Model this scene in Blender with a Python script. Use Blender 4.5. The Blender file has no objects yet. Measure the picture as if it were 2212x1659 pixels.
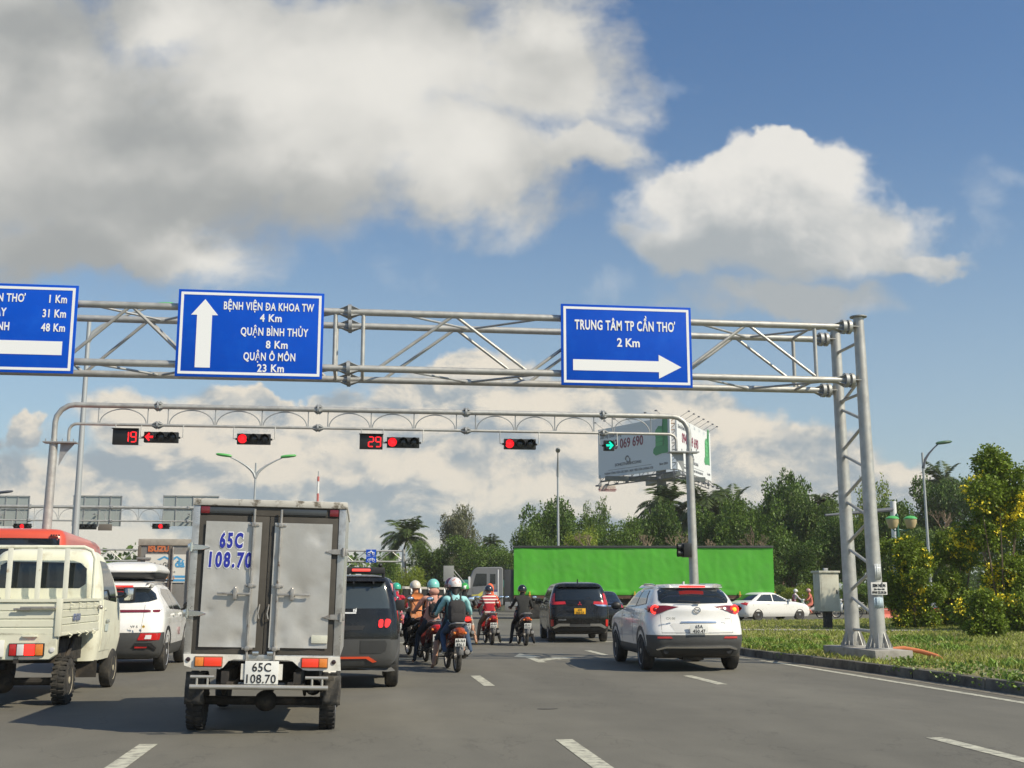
import bpy, bmesh, math, random
from mathutils import Vector, Matrix
from mathutils.bvhtree import BVHTree
C = bpy.context.scene
COL = C.collection
rnd = random.Random(11)
R_ = math.radians

# ------------------------------------------------------------------ camera
HEAD, PITCH, FPX, EYE = R_(7.3), R_(10.27), 2500.0, 1.4      # measured in a 2212 x 1659 picture
cam = bpy.data.objects.new('camera', bpy.data.cameras.new('camera'))
COL.objects.link(cam)
cam.location = (0, 0, EYE)
cam.rotation_euler = (R_(90) + PITCH, 0, -HEAD)
cam.data.sensor_width = 36
cam.data.lens = 36 * FPX / 2212
cam.data.clip_start, cam.data.clip_end = 0.1, 6000
C.camera = cam
FH = Vector((math.sin(HEAD), math.cos(HEAD), 0)); RT = Vector((math.cos(HEAD), -math.sin(HEAD), 0))
FW = FH * math.cos(PITCH) + Vector((0, 0, math.sin(PITCH))); UP = -FH * math.sin(PITCH) + Vector((0, 0, math.cos(PITCH)))
def at(px, py, Y):                     # survey: point on the sight line at road distance Y
    d = FW * FPX + RT * (px - 1106) - UP * (py - 829.5)
    t = Y / d.y
    return Vector((d.x * t, Y, EYE + d.z * t))
def skyuv(px, py):
    w = FPX * math.cos(PITCH) + (py - 829.5) * math.sin(PITCH)
    return (px - 1106) / w, (FPX * math.sin(PITCH) - (py - 829.5) * math.cos(PITCH)) / w

# ------------------------------------------------------------------ light, sky, exposure
C.view_settings.view_transform = 'Standard'
C.view_settings.look = 'None'
C.view_settings.exposure = 0.42
C.view_settings.gamma = 1.0
SUN_EL, SUN_AZ = R_(42), math.atan2(0.80, -0.60)               # sun behind the viewer's right shoulder
sd = Vector((math.sin(SUN_AZ) * math.cos(SUN_EL), math.cos(SUN_AZ) * math.cos(SUN_EL), math.sin(SUN_EL)))
sun = bpy.data.objects.new('sun', bpy.data.lights.new('sun', 'SUN'))
COL.objects.link(sun)
sun.data.energy = 4.0; sun.data.angle = R_(0.53); sun.data.color = (1.0, 0.89, 0.70)
sun.rotation_euler = sd.to_track_quat('Z', 'Y').to_euler()
sun.location = (20, -20, 40)

class X:                               # tiny node-expression helper
    nt = None
    def __init__(s, k): s.k = k
    @staticmethod
    def m(op, a, b=None, c=None, clamp=False):
        n = X.nt.nodes.new('ShaderNodeMath'); n.operation = op; n.use_clamp = clamp
        for i, v in enumerate((a, b, c)):
            if v is None: continue
            if isinstance(v, X): X.nt.links.new(v.k, n.inputs[i])
            else: n.inputs[i].default_value = v
        return X(n.outputs[0])
    def __add__(s, o): return X.m('ADD', s, o)
    __radd__ = __add__
    def __sub__(s, o): return X.m('SUBTRACT', s, o)
    def __rsub__(s, o): return X.m('SUBTRACT', o, s)
    def __mul__(s, o): return X.m('MULTIPLY', s, o)
    __rmul__ = __mul__
    def __truediv__(s, o): return X.m('DIVIDE', s, o)
def mx(a, b): return X.m('MAXIMUM', a, b)
def smooth(a, lo, hi):
    n = X.nt.nodes.new('ShaderNodeMapRange'); n.interpolation_type = 'SMOOTHSTEP'
    X.nt.links.new(a.k, n.inputs[0])
    for i, v in ((1, lo), (2, hi)):
        if isinstance(v, X): X.nt.links.new(v.k, n.inputs[i])
        else: n.inputs[i].default_value = v
    return X(n.outputs[0])
def fbm(u, v, w, scale, detail=7, rough=0.55, dist=0.0):
    c = X.nt.nodes.new('ShaderNodeCombineXYZ')
    for i, q in enumerate((u, v, w)):
        if isinstance(q, X): X.nt.links.new(q.k, c.inputs[i])
        else: c.inputs[i].default_value = q
    n = X.nt.nodes.new('ShaderNodeTexNoise'); n.noise_dimensions = '3D'
    X.nt.links.new(c.outputs[0], n.inputs['Vector'])
    n.inputs['Scale'].default_value = scale; n.inputs['Detail'].default_value = detail
    n.inputs['Roughness'].default_value = rough; n.inputs['Distortion'].default_value = dist
    return X(n.outputs['Fac'])
def mixc(f, a, b):
    n = X.nt.nodes.new('ShaderNodeMix'); n.data_type = 'RGBA'
    ins = [n.inputs[0], n.inputs[6], n.inputs[7]]
    for i, v in zip(ins, (f, a, b)):
        if isinstance(v, X): X.nt.links.new(v.k, i)
        elif isinstance(v, tuple): i.default_value = (*v, 1)
        else: i.default_value = v
    return X(n.outputs[2])

def build_world():
    w = bpy.data.worlds.new('World'); C.world = w; w.use_nodes = True
    nt = w.node_tree; nt.nodes.clear(); X.nt = nt
    out = nt.nodes.new('ShaderNodeOutputWorld'); bg = nt.nodes.new('ShaderNodeBackground')
    nt.links.new(bg.outputs[0], out.inputs[0])
    STR = 0.09
    bg.inputs[1].default_value = STR
    sky = nt.nodes.new('ShaderNodeTexSky'); sky.sky_type = 'NISHITA'; sky.sun_disc = False
    sky.sun_elevation = SUN_EL; sky.sun_rotation = SUN_AZ
    sky.air_density = 1.0; sky.dust_density = 0.9; sky.ozone_density = 2.2; sky.altitude = 10
    tc = nt.nodes.new('ShaderNodeTexCoord'); sp = nt.nodes.new('ShaderNodeSeparateXYZ')
    nt.links.new(tc.outputs['Generated'], sp.inputs[0])
    dx, dy, dz = (X(sp.outputs[i]) for i in range(3))
    f0 = dx * FH.x + dy * FH.y
    f = mx(X.m('ABSOLUTE', f0), 0.22); ahead = 0.55 + 0.45 * smooth(f0, -0.05, 0.22)
    u = (dx * RT.x + dy * RT.y) / f
    v = mx(dz, -0.02) / f
    def cover(blobs, uu, vv):
        tot = None
        for (px, py, rx, ry) in blobs:
            cu, cv = skyuv(px, py)
            a = (uu - cu) * (2450 / rx); b = (vv - cv) * (2450 / ry)
            q = 1.0 - X.m('SQRT', a * a + b * b)
            tot = q if tot is None else X.m('SMOOTH_MAX', tot, q, 0.25)
        return tot
    # three cloud fields, each (coverage blobs, noise scale, edge softness)
    big = [(130, 330, 800, 370), (640, 250, 560, 300), (-300, 120, 900, 420), (1010, 330, 400, 190), (1180, 130, 290, 260), (820, 120, 500, 260), (1270, 330, 190, 90), (250, 545, 420, 90), (420, 30, 420, 150)]
    cum = [(1650, 500, 320, 150), (1690, 410, 240, 160), (1560, 430, 190, 130), (1840, 500, 210, 110), (1480, 540, 190, 100), (1980, 550, 140, 45), (1700, 640, 300, 70), (1690, 300, 60, 60)]
    wisp = [(840, 580, 150, 110), (1330, 640, 200, 60), (2120, 450, 90, 150), (2180, 380, 120, 60), (1450, 150, 150, 50)]
    bank = [(1000, 850, 280, 90), (1250, 860, 280, 85), (1450, 900, 150, 75), (1000, 960, 1000, 130), (450, 940, 380, 110), (1760, 960, 170, 90), (1300, 1130, 1100, 150), (300, 1120, 900, 170), (1880, 1030, 160, 70), (30, 940, 60, 40), (640, 860, 260, 45), (1960, 1050, 90, 40), (1540, 980, 320, 110)]
    def dens(blobs, uu, vv, w_, sc, amp, lo, hi, rough=0.55, dist=0.0, det=8):
        n = fbm(uu, vv * 1.25, w_, sc, det, rough, dist)
        return smooth(cover(blobs, uu, vv) + (n - 0.5) * amp, lo, hi)
    wu = u + (fbm(u, v, 11.3, 6.0, 5, 0.6) - 0.5) * 0.15 + (fbm(u, v, 13.3, 19.0, 4, 0.6) - 0.5) * 0.05
    wv = v + (fbm(u, v, 17.9, 6.0, 5, 0.6) - 0.5) * 0.11 + (fbm(u, v, 19.9, 19.0, 4, 0.6) - 0.5) * 0.04
    def cover(blobs, uu, vv, c0=cover): return c0(blobs, wu, wv)
    col = mixc(1.0, X(sky.outputs[0]), (1, 1, 1)); tn = nt.nodes[-1]; tn.blend_type = 'MULTIPLY'; nt.links.new(mixc(smooth(v, 0.20, 0.56), (0.95, 1.05, 1.05), (0.64, 0.87, 1.03)).k, tn.inputs[7])
    def S(c): return tuple(((k / 255) ** 2.2) / STR / 2 ** 0.42 for k in c)
    # thin milky air near the horizon
    hz = smooth(v, 0.42, 0.0)
    col = mixc(hz * 0.36, col, S((178, 190, 196)))
    # high wisps
    wd = dens(wisp, u, v, 3.1, 14, 1.5, 0.35, 1.3, 0.62, 0.8)
    col = mixc(wd * 0.35 * ahead, col, S((205, 212, 218)))
    # ---- low cumulus bank
    d0 = dens(bank, u, v, 7.7, 11.0, 1.15, 0.02, 0.34, 0.56, 0.25)
    na = fbm(u, v * 1.45, 7.7, 15.0, 8, 0.6, 0.3); nb = fbm(u + 0.010, v * 1.45 + 0.020, 7.7, 15.0, 8, 0.6, 0.3)
    big_n = fbm(u, v * 2.1, 1.7, 5.5, 4, 0.5, 0.2); big_m = fbm(u + 0.02, v * 2.1 + 0.06, 1.7, 5.5, 4, 0.5, 0.2)
    relief = (na - nb) * 4.6 + (big_n - big_m) * 3.0
    lit = smooth(relief + smooth(v, 0.02, 0.22) * 0.30, -0.62, 0.72)
    bankc = mixc(lit, S((158, 171, 180)), S((240, 230, 212)))
    col = mixc(ahead * d0 * (0.72 + 0.26 * smooth(v, 0.0, 0.12)), col, bankc)
    # ---- big soft cloud
    d1 = dens(big, u, v, 2.2, 7.0, 1.15, -0.02, 0.50, 0.6, 0.3)
    s_a = fbm(u, v * 1.2, 4.0, 5.0, 4, 0.5, 0.2); s_b = fbm(u + 0.045, v * 1.2 + 0.07, 4.0, 5.0, 4, 0.5, 0.2)
    fine = fbm(u, v * 1.2, 9.3, 17.0, 5, 0.5, 0.2)
    br = [(830, 190, 560, 210), (1180, 60, 150, 110), (1040, 330, 300, 150), (350, 80, 300, 120), (480, 560, 260, 80)]
    dk = [(480, 440, 480, 120), (80, 620, 400, 170), (60, 60, 260, 150), (330, 300, 300, 130)]
    sh = (s_a - s_b) * 1.5 + (fine - 0.5) * 0.34 + mx(cover(br, u, v), 0.0) * 0.62 - mx(cover(dk, u, v), 0.0) * 0.60
    lit1 = smooth(sh, -0.62, 0.72)
    c1 = mixc(lit1, S((165, 167, 165)), S((236, 233, 225)))
    c1 = mixc(smooth(v, 0.30, 0.24) * 0.5, c1, S((158, 168, 178)))
    col = mixc(ahead * d1 * 0.97, col, c1)
    # ---- right-hand cumulus, crisp on top
    cr = smooth(v, 0.30, 0.40)
    n2 = fbm(u, v * 1.2, 5.5, 13.0, 9, 0.55, 0.25)
    cv2 = cover(cum, u, v) + (n2 - 0.5) * 0.95
    d2 = smooth(cv2, 0.0, 0.55 - 0.27 * cr)
    t_a = fbm(u, v * 1.2, 6.1, 12.0, 7, 0.56, 0.2); t_b = fbm(u + 0.012, v * 1.2 + 0.022, 6.1, 12.0, 7, 0.56, 0.2)
    low = [(1560, 560, 260, 120), (1700, 640, 320, 80)]
    lit2 = smooth((t_a - t_b) * 1.5 + smooth(v, 0.27, 0.41) * 0.62 - mx(cover(low, u, v), 0.0) * 0.62, -0.34, 0.66)
    c2 = mixc(lit2, S((172, 178, 181)), S((237, 234, 227)))
    col = mixc(ahead * d2 * 0.97, col, c2)
    nt.links.new(col.k, bg.inputs[0])
    w.cycles.sampling_method = 'MANUAL'; w.cycles.sample_map_resolution = 512
build_world()

# ------------------------------------------------------------------ materials
MATS = {}
def mat(name, rgb, rough=0.6, metal=0.0, var=0.0, vscale=3.0, bump=0.0, bscale=40.0, coat=0.0, emit=None, es=0.0,
        dirt=None, dscale=1.5, island=0.0, transl=0.0, spec=0.5, stretch=None, dlo=0.5, dhi=0.72):
    if name in MATS: return MATS[name]
    m = bpy.data.materials.new(name); m.use_nodes = True
    nt = m.node_tree; b = nt.nodes['Principled BSDF']
    b.inputs['Base Color'].default_value = (*rgb, 1)
    b.inputs['Roughness'].default_value = rough; b.inputs['Metallic'].default_value = metal
    b.inputs['Coat Weight'].default_value = coat; b.inputs['Coat Roughness'].default_value = 0.04
    b.inputs['Specular IOR Level'].default_value = spec
    if emit: b.inputs['Emission Color'].default_value = (*emit, 1); b.inputs['Emission Strength'].default_value = es
    if transl: b.inputs['Subsurface Weight'].default_value = 0.0
    vec = None
    if var or bump or dirt:
        tc = nt.nodes.new('ShaderNodeTexCoord'); vec = tc.outputs['Object']
        if stretch:
            mp = nt.nodes.new('ShaderNodeMapping'); mp.inputs['Scale'].default_value = stretch
            nt.links.new(vec, mp.inputs[0]); vec = mp.outputs[0]
    def noise(sc, det=5, r=0.6):
        n = nt.nodes.new('ShaderNodeTexNoise'); n.inputs['Scale'].default_value = sc; n.inputs['Detail'].default_value = det
        n.inputs['Roughness'].default_value = r; nt.links.new(vec, n.inputs['Vector']); return n.outputs['Fac']
    col = None
    def hsv(src, fac):
        h = nt.nodes.new('ShaderNodeHueSaturation')
        if col: nt.links.new(col, h.inputs['Color'])
        else: h.inputs['Color'].default_value = (*rgb, 1)
        nt.links.new(fac, h.inputs['Value']); return h.outputs[0]
    def rng(src, lo, hi, a=0.0, c=1.0):
        r = nt.nodes.new('ShaderNodeMapRange'); nt.links.new(src, r.inputs[0])
        for i, q in ((1, a), (2, c), (3, lo), (4, hi)): r.inputs[i].default_value = q
        return r.outputs[0]
    if var: col = hsv(None, rng(noise(vscale), 1 - var, 1 + var, 0.3, 0.7))
    if island:
        g = nt.nodes.new('ShaderNodeNewGeometry')
        col = hsv(None, rng(g.outputs['Random Per Island'], 1 - island, 1 + island))
    if dirt:
        mx_ = nt.nodes.new('ShaderNodeMix'); mx_.data_type = 'RGBA'
        nt.links.new(rng(noise(dscale, 7, 0.65), 0, 1, dlo, dhi), mx_.inputs[0])
        if col: nt.links.new(col, mx_.inputs[6])
        else: mx_.inputs[6].default_value = (*rgb, 1)
        mx_.inputs[7].default_value = (*dirt, 1); col = mx_.outputs[2]
        nt.links.new(rng(noise(dscale * 1.7), rough * 0.8, min(1, rough * 1.5), 0.3, 0.7), b.inputs['Roughness'])
    if col: nt.links.new(col, b.inputs['Base Color'])
    if bump:
        bp = nt.nodes.new('ShaderNodeBump'); bp.inputs['Strength'].default_value = bump; bp.inputs['Distance'].default_value = 0.02
        nt.links.new(noise(bscale, 4), bp.inputs['Height']); nt.links.new(bp.outputs[0], b.inputs['Normal'])
    if transl:
        t = nt.nodes.new('ShaderNodeBsdfTranslucent'); ms = nt.nodes.new('ShaderNodeMixShader')
        ms.inputs[0].default_value = transl
        if col: nt.links.new(col, t.inputs[0])
        else: t.inputs[0].default_value = (*rgb, 1)
        nt.links.new(b.outputs[0], ms.inputs[1]); nt.links.new(t.outputs[0], ms.inputs[2])
        nt.links.new(ms.outputs[0], nt.nodes['Material Output'].inputs[0])
    MATS[name] = m
    return m
galv = mat('galvanised_steel', (0.47, 0.465, 0.435), 0.45, 0.5, 0.12, 5, 0.04, 60, dirt=(0.38, 0.37, 0.35), dscale=4)
galvd = mat('dull_galvanised_steel', (0.36, 0.37, 0.37), 0.55, 0.5, 0.12, 5)
black = mat('black_plastic', (0.018, 0.018, 0.019), 0.5, 0, 0.2, 6)
rubber = mat('dusty_tyre_rubber', (0.028, 0.027, 0.025), 0.85, 0, 0.25, 8, dirt=(0.10, 0.088, 0.07), dscale=5, bump=0.2, bscale=50)
under = mat('grimy_underbody', (0.03, 0.027, 0.024), 0.8, 0, 0.3, 6, dirt=(0.09, 0.07, 0.05), dscale=6)
glass = mat('dark_window_glass', (0.012, 0.016, 0.018), 0.06, 0, coat=0.6)
chrome = mat('bright_metal', (0.72, 0.72, 0.72), 0.18, 1.0)
white = mat('white_car_paint', (0.80, 0.79, 0.76), 0.28, 0, 0.02, 2, coat=0.8, dirt=(0.70, 0.67, 0.60), dscale=1.3)
cream = mat('cream_truck_paint', (0.72, 0.72, 0.58), 0.42, 0, 0.05, 2, coat=0.3, dirt=(0.42, 0.37, 0.25), dscale=3.5, dlo=0.56, dhi=0.8)
blackp = mat('black_car_paint', (0.007, 0.007, 0.007), 0.22, 0, coat=0.45, dirt=(0.022, 0.020, 0.018), dscale=2, spec=0.35)
greyclad = mat('grey_bumper_plastic', (0.065, 0.066, 0.065), 0.5, 0, 0.1, 6, bump=0.05, bscale=200)
plate_w = mat('white_plate', (0.78, 0.78, 0.74), 0.4, 0, 0.06, 6)
plate_y = mat('yellow_plate', (0.80, 0.42, 0.02), 0.4)
ink = mat('black_ink', (0.02, 0.02, 0.022), 0.5)
redlit = mat('lit_red_lens', (0.75, 0.02, 0.02), 0.2, emit=(1.0, 0.03, 0.02), es=1.5)
redlens = mat('red_lens', (0.50, 0.02, 0.02), 0.15, coat=0.6, dirt=(0.3, 0.012, 0.02), dscale=18)
darkred = mat('dark_red_lens', (0.16, 0.012, 0.018), 0.12, coat=0.6)
orange = mat('orange_lens', (0.78, 0.24, 0.04), 0.2, coat=0.5, dirt=(0.6, 0.15, 0.03), dscale=25)
clearl = mat('clear_lens', (0.7, 0.7, 0.7), 0.12, coat=0.5)
signblue = mat('blue_sign_sheeting', (0.002, 0.076, 0.54), 0.5, 0, 0.05, 1.2, dirt=(0.004, 0.094, 0.58), dscale=2.2, spec=0.12)
signwhite = mat('white_sign_sheeting', (0.84, 0.85, 0.85), 0.45)
concrete = mat('weathered_concrete', (0.36, 0.34, 0.30), 0.9, 0, 0.15, 4, 0.3, 30, dirt=(0.22, 0.2, 0.17), dscale=3)

# ------------------------------------------------------------------ mesh builder
class MB:
    def __init__(s): s.bm = bmesh.new(); s.i = 0
    def _f(s, vs):
        try: f = s.bm.faces.new(vs)
        except ValueError: return None
        f.material_index = s.i; f.smooth = True; return f
    def box(s, x0, x1, y0, y1, z0, z1, bev=0.0, rot=None, o=(0, 0, 0)):
        v = [Vector((x, y, z)) for z in (z0, z1) for y in (y0, y1) for x in (x0, x1)]
        if rot: v = [rot @ q for q in v]
        v = [s.bm.verts.new(q + Vector(o)) for q in v]
        fs = [s._f([v[k] for k in q]) for q in ((0, 2, 3, 1), (4, 5, 7, 6), (0, 1, 5, 4), (2, 6, 7, 3), (0, 4, 6, 2), (1, 3, 7, 5))]
        if bev:
            es = list({e for f in fs for e in f.edges})
            r = bmesh.ops.bevel(s.bm, geom=es, offset=bev, segments=2, affect='EDGES', profile=0.6)
            for f in r['faces']: f.smooth = True; f.material_index = s.i
        return s
    def loft(s, rings, caps=True, closed=True):
        rows = [[s.bm.verts.new(p) for p in r] for r in rings]
        n = len(rows[0])
        for a, b in zip(rows, rows[1:]):
            for k in range(n if closed else n - 1):
                s._f((a[k], a[(k + 1) % n], b[(k + 1) % n], b[k]))
        if caps: s._f(rows[0][::-1]); s._f(rows[-1])
        return s
    def tube(s, pts, r=0.02, n=8, caps=True):
        pts = [Vector(p) for p in pts]; m = len(pts)
        rs = list(r) if isinstance(r, (list, tuple)) else [r] * m
        rings = []; up = None
        for i, p in enumerate(pts):
            d = (pts[min(i + 1, m - 1)] - pts[max(i - 1, 0)]).normalized()
            if up is None: up = d.orthogonal().normalized()
            up = (up - d * up.dot(d)).normalized(); w = d.cross(up)
            rings.append([p + (up * math.cos(t) + w * math.sin(t)) * rs[i] for t in (2 * math.pi * k / n for k in range(n))])
        return s.loft(rings, caps)
    def lathe(s, prof, o=(0, 0, 0), axis='z', n=24, caps=True):
        o = Vector(o)
        def P(r, h, t):
            a, b = r * math.cos(t), r * math.sin(t)
            return o + Vector({'z': (a, b, h), 'y': (b, h, a), 'x': (h, a, b)}[axis])
        return s.loft([[P(r, h, 2 * math.pi * k / n) for k in range(n)] for r, h in prof], caps)
    def ball(s, c, r, n=16, m=10, z0=-1.0, z1=1.0):
        c = Vector(c); r = r if isinstance(r, (tuple, list)) else (r, r, r)
        rings = []
        for i in range(m + 1):
            z = z0 + (z1 - z0) * (0.5 - 0.5 * math.cos(math.pi * i / m)); q = math.sqrt(max(1e-5, 1 - z * z))
            rings.append([c + Vector((r[0] * q * math.cos(t), r[1] * q * math.sin(t), r[2] * z)) for t in (2 * math.pi * k / n for k in range(n))])
        return s.loft(rings)
    def prism(s, poly, lo, hi, plane='xz', bev=0.0):
        def P(a, b, h): return {'xz': (a, h, b), 'yz': (h, a, b), 'xy': (a, b, h)}[plane]
        lo_, hi_ = [s.bm.verts.new(P(a, b, lo)) for a, b in poly], [s.bm.verts.new(P(a, b, hi)) for a, b in poly]
        n = len(poly); fs = [s._f(lo_), s._f(hi_[::-1])]
        for k in range(n): fs.append(s._f((lo_[k], hi_[k], hi_[(k + 1) % n], lo_[(k + 1) % n])))
        if bev:
            es = list({e for f in fs if f for e in f.edges})
            r = bmesh.ops.bevel(s.bm, geom=es, offset=bev, segments=1, affect='EDGES')
            for f in r['faces']: f.material_index = s.i
        return s
    def done(s, name, mats, parent=None, sharp=35, loc=None):
        bmesh.ops.recalc_face_normals(s.bm, faces=s.bm.faces)
        me = bpy.data.meshes.new(name); s.bm.to_mesh(me); s.bm.free()
        for m in (mats if isinstance(mats, (list, tuple)) else [mats]): me.materials.append(m)
        if sharp < 180: me.set_sharp_from_angle(angle=R_(sharp))
        o = bpy.data.objects.new(name, me); COL.objects.link(o)
        if parent: o.parent = parent
        if loc is not None: o.location = loc
        return o
def tag(o, label=None, cat=None, group=None, kind=None):
    if label: o['label'] = label
    if cat: o['category'] = cat
    if group: o['group'] = group
    if kind: o['kind'] = kind
    return o
def thing(name, label, cat, loc=(0, 0, 0), rz=0.0, group=None, ry=0.0):
    o = bpy.data.objects.new(name, None); COL.objects.link(o); o.empty_display_size = 0.2
    o.location = loc; o.rotation_euler = (0, ry, rz)
    return tag(o, label, cat, group)
def dup(root, label, loc, rz=None, sc=None, group=None):
    r = root.copy(); COL.objects.link(r); r.location = loc; r['label'] = label
    if rz is not None: r.rotation_euler.z = rz
    if sc is not None: r.scale = (sc, sc, sc) if not isinstance(sc, tuple) else sc
    if group: r['group'] = group
    for ch in root.children:
        c = ch.copy(); COL.objects.link(c); c.parent = r
        for g in ch.children:
            d = g.copy(); COL.objects.link(d); d.parent = c
    return r
def text(parent, s, loc, h, m, bold=0.0, sx=1.0, align='CENTER', rz=0.0, depth=0.003, name='lettering', shear=0.0, space=1.0, flat=False, fit=None):
    def width(q):
        c_ = bpy.data.curves.new('t', 'FONT'); c_.body = q; c_.size = h / 0.73; c_.space_character = space; c_.offset = bold
        t_ = bpy.data.objects.new('t', c_); COL.objects.link(t_); m_ = bpy.data.meshes.new_from_object(t_.evaluated_get(bpy.context.evaluated_depsgraph_get()))
        xs = [v.co.x for v in m_.vertices] or [0]; bpy.data.objects.remove(t_); bpy.data.curves.remove(c_); bpy.data.meshes.remove(m_); return min(xs), max(xs)
    # struck and horned Vietnamese letters: plain letter plus the stroke, so that no outlines overlap
    extra = []
    for i, ch in enumerate(s):
        if ch in 'ĐƠơđ':
            pl_ = {'Đ': 'D', 'Ơ': 'O', 'ơ': 'o', 'đ': 'd'}[ch]
            x1 = width(s[:i].translate(str.maketrans('ĐƠơđ', 'DOod')) + pl_)[1]; g0, g1 = width(pl_); extra.append((ch, x1 - (g1 - g0), x1))
    s = s.translate(str.maketrans('ĐƠơđ', 'DOod'))
    cu = bpy.data.curves.new('t', 'FONT'); cu.body = s; align_, align = align, 'LEFT'; cu.size = h / 0.73; cu.align_x = align; cu.align_y = 'TOP_BASELINE'
    cu.offset = bold; cu.extrude = depth; cu.shear = shear; cu.space_character = space; cu.resolution_u = 3
    t = bpy.data.objects.new('t', cu); COL.objects.link(t)
    me = bpy.data.meshes.new_from_object(t.evaluated_get(bpy.context.evaluated_depsgraph_get()))
    bpy.data.objects.remove(t); bpy.data.curves.remove(cu)
    if extra:
        B = MB(); B.bm.from_mesh(me)
        for ch, x0, x1 in extra:
            w = x1 - x0
            if ch == 'Đ': B.box(x0 - .16 * w, x0 + .50 * w, h * .33, h * .45, -depth, depth + .0015)
            elif ch == 'đ': B.box(x1 - .6 * w, x1 + .12 * w, h * .70, h * .80, -depth, depth + .0015)
            else:
                zc = h * (.92 if ch == 'Ơ' else .66); B.prism([(x1 - .20 * w, zc - .16 * h), (x1 + .06 * w, zc - .06 * h), (x1 + .05 * w, zc + .12 * h), (x1 + .19 * w, zc + .12 * h), (x1 + .20 * w, zc - .14 * h), (x1 - .10 * w, zc - .28 * h)], -depth, depth + .0015, 'xy')
        B.bm.to_mesh(me); B.bm.free()
    xs = [v.co.x for v in me.vertices] or [0, 0]; x0, x1 = min(xs), max(xs)
    if fit: sx = fit / max(1e-6, x1 - x0)
    me.transform(Matrix.Translation((-{'LEFT': x0, 'CENTER': (x0 + x1) / 2, 'RIGHT': x1}[align_], 0, 0)))
    me.transform(Matrix.Diagonal((sx, 1, 1, 1)))
    if not flat: me.transform(Matrix.Rotation(R_(90), 4, 'X'))
    me.transform(Matrix.Rotation(rz, 4, 'Z')); me.transform(Matrix.Translation(loc))
    me.name = name; me.materials.clear(); me.materials.append(m)
    o = bpy.data.objects.new(name, me); COL.objects.link(o)
    if parent: o.parent = parent
    return o
def bvh_of(o): return BVHTree.FromPolygons([v.co.copy() for v in o.data.vertices], [tuple(p.vertices) for p in o.data.polygons])
def patch(name, tree, poly, d, m, parent, off=0.006, thick=0.02, grid=0.06, smoothp=0):
    """panel cut to an outline and laid on a body: d = side it is laid on from ('-y','+y','-x','+x','+z')"""
    bm = bmesh.new()
    f = bm.faces.new([bm.verts.new((a, b, 0)) for a, b in poly])
    lo = [min(p[k] for p in poly) for k in (0, 1)]; hi = [max(p[k] for p in poly) for k in (0, 1)]
    for k in (0, 1):
        q = lo[k] + grid
        while q < hi[k] - grid * 0.3:
            co = [0, 0, 0]; co[k] = q; no = [0, 0, 0]; no[k] = 1
            bmesh.ops.bisect_plane(bm, geom=bm.verts[:] + bm.edges[:] + bm.faces[:], plane_co=co, plane_no=no, dist=1e-5)
            q += grid
    bmesh.ops.triangulate(bm, faces=[x for x in bm.faces if len(x.verts) > 4])
    ax = {'x': 0, 'y': 1, 'z': 2}[d[1]]; sg = -1 if d[0] == '-' else 1
    dirv = Vector((0, 0, 0)); dirv[ax] = -sg
    last = None
    for v in bm.verts:
        a, b = v.co.x, v.co.y
        p = {0: Vector((0, a, b)), 1: Vector((a, 0, b)), 2: Vector((a, b, 0))}[ax]
        p[ax] = sg * 12
        hit = tree.ray_cast(p, dirv)
        if hit[0] is not None: p[ax] = hit[0][ax] + sg * off; last = p[ax]
        else:
            near = tree.find_nearest(Vector([p[k] if k != ax else (last or 0) for k in range(3)]))
            p[ax] = near[0][ax] + sg * off
        v.co = p
    edges = [e for e in bm.edges if e.is_boundary]
    r = bmesh.ops.extrude_edge_only(bm, edges=edges)
    for v in [g for g in r['geom'] if isinstance(g, bmesh.types.BMVert)]: v.co[ax] -= sg * (thick + off)
    for f in bm.faces: f.smooth = True
    bmesh.ops.recalc_face_normals(bm, faces=bm.faces)
    # outward side
    fs = sum(f.normal[ax] * f.calc_area() for f in bm.faces)
    if fs * sg < 0: bmesh.ops.reverse_faces(bm, faces=bm.faces)
    me = bpy.data.meshes.new(name); bm.to_mesh(me); bm.free(); me.materials.append(m)
    me.set_sharp_from_angle(angle=R_(50))
    o = bpy.data.objects.new(name, me); COL.objects.link(o); o.parent = parent
    return o
def mir(poly): return [(-a, b) for a, b in poly][::-1]
def crm(ps, t):
    i = min(int(t), len(ps) - 2); f = t - i
    g = lambda k: ps[max(0, min(len(ps) - 1, k))]
    out = []
    for a, b, c, d in zip(g(i - 1), g(i), g(i + 1), g(i + 2)):
        q = b + 0.5 * f * (c - a + f * (2 * a - 5 * b + 4 * c - d + f * (3 * (b - c) + d - a)))
        out.append(max(min(q, max(b, c)), min(b, c)))
    return out
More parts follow.
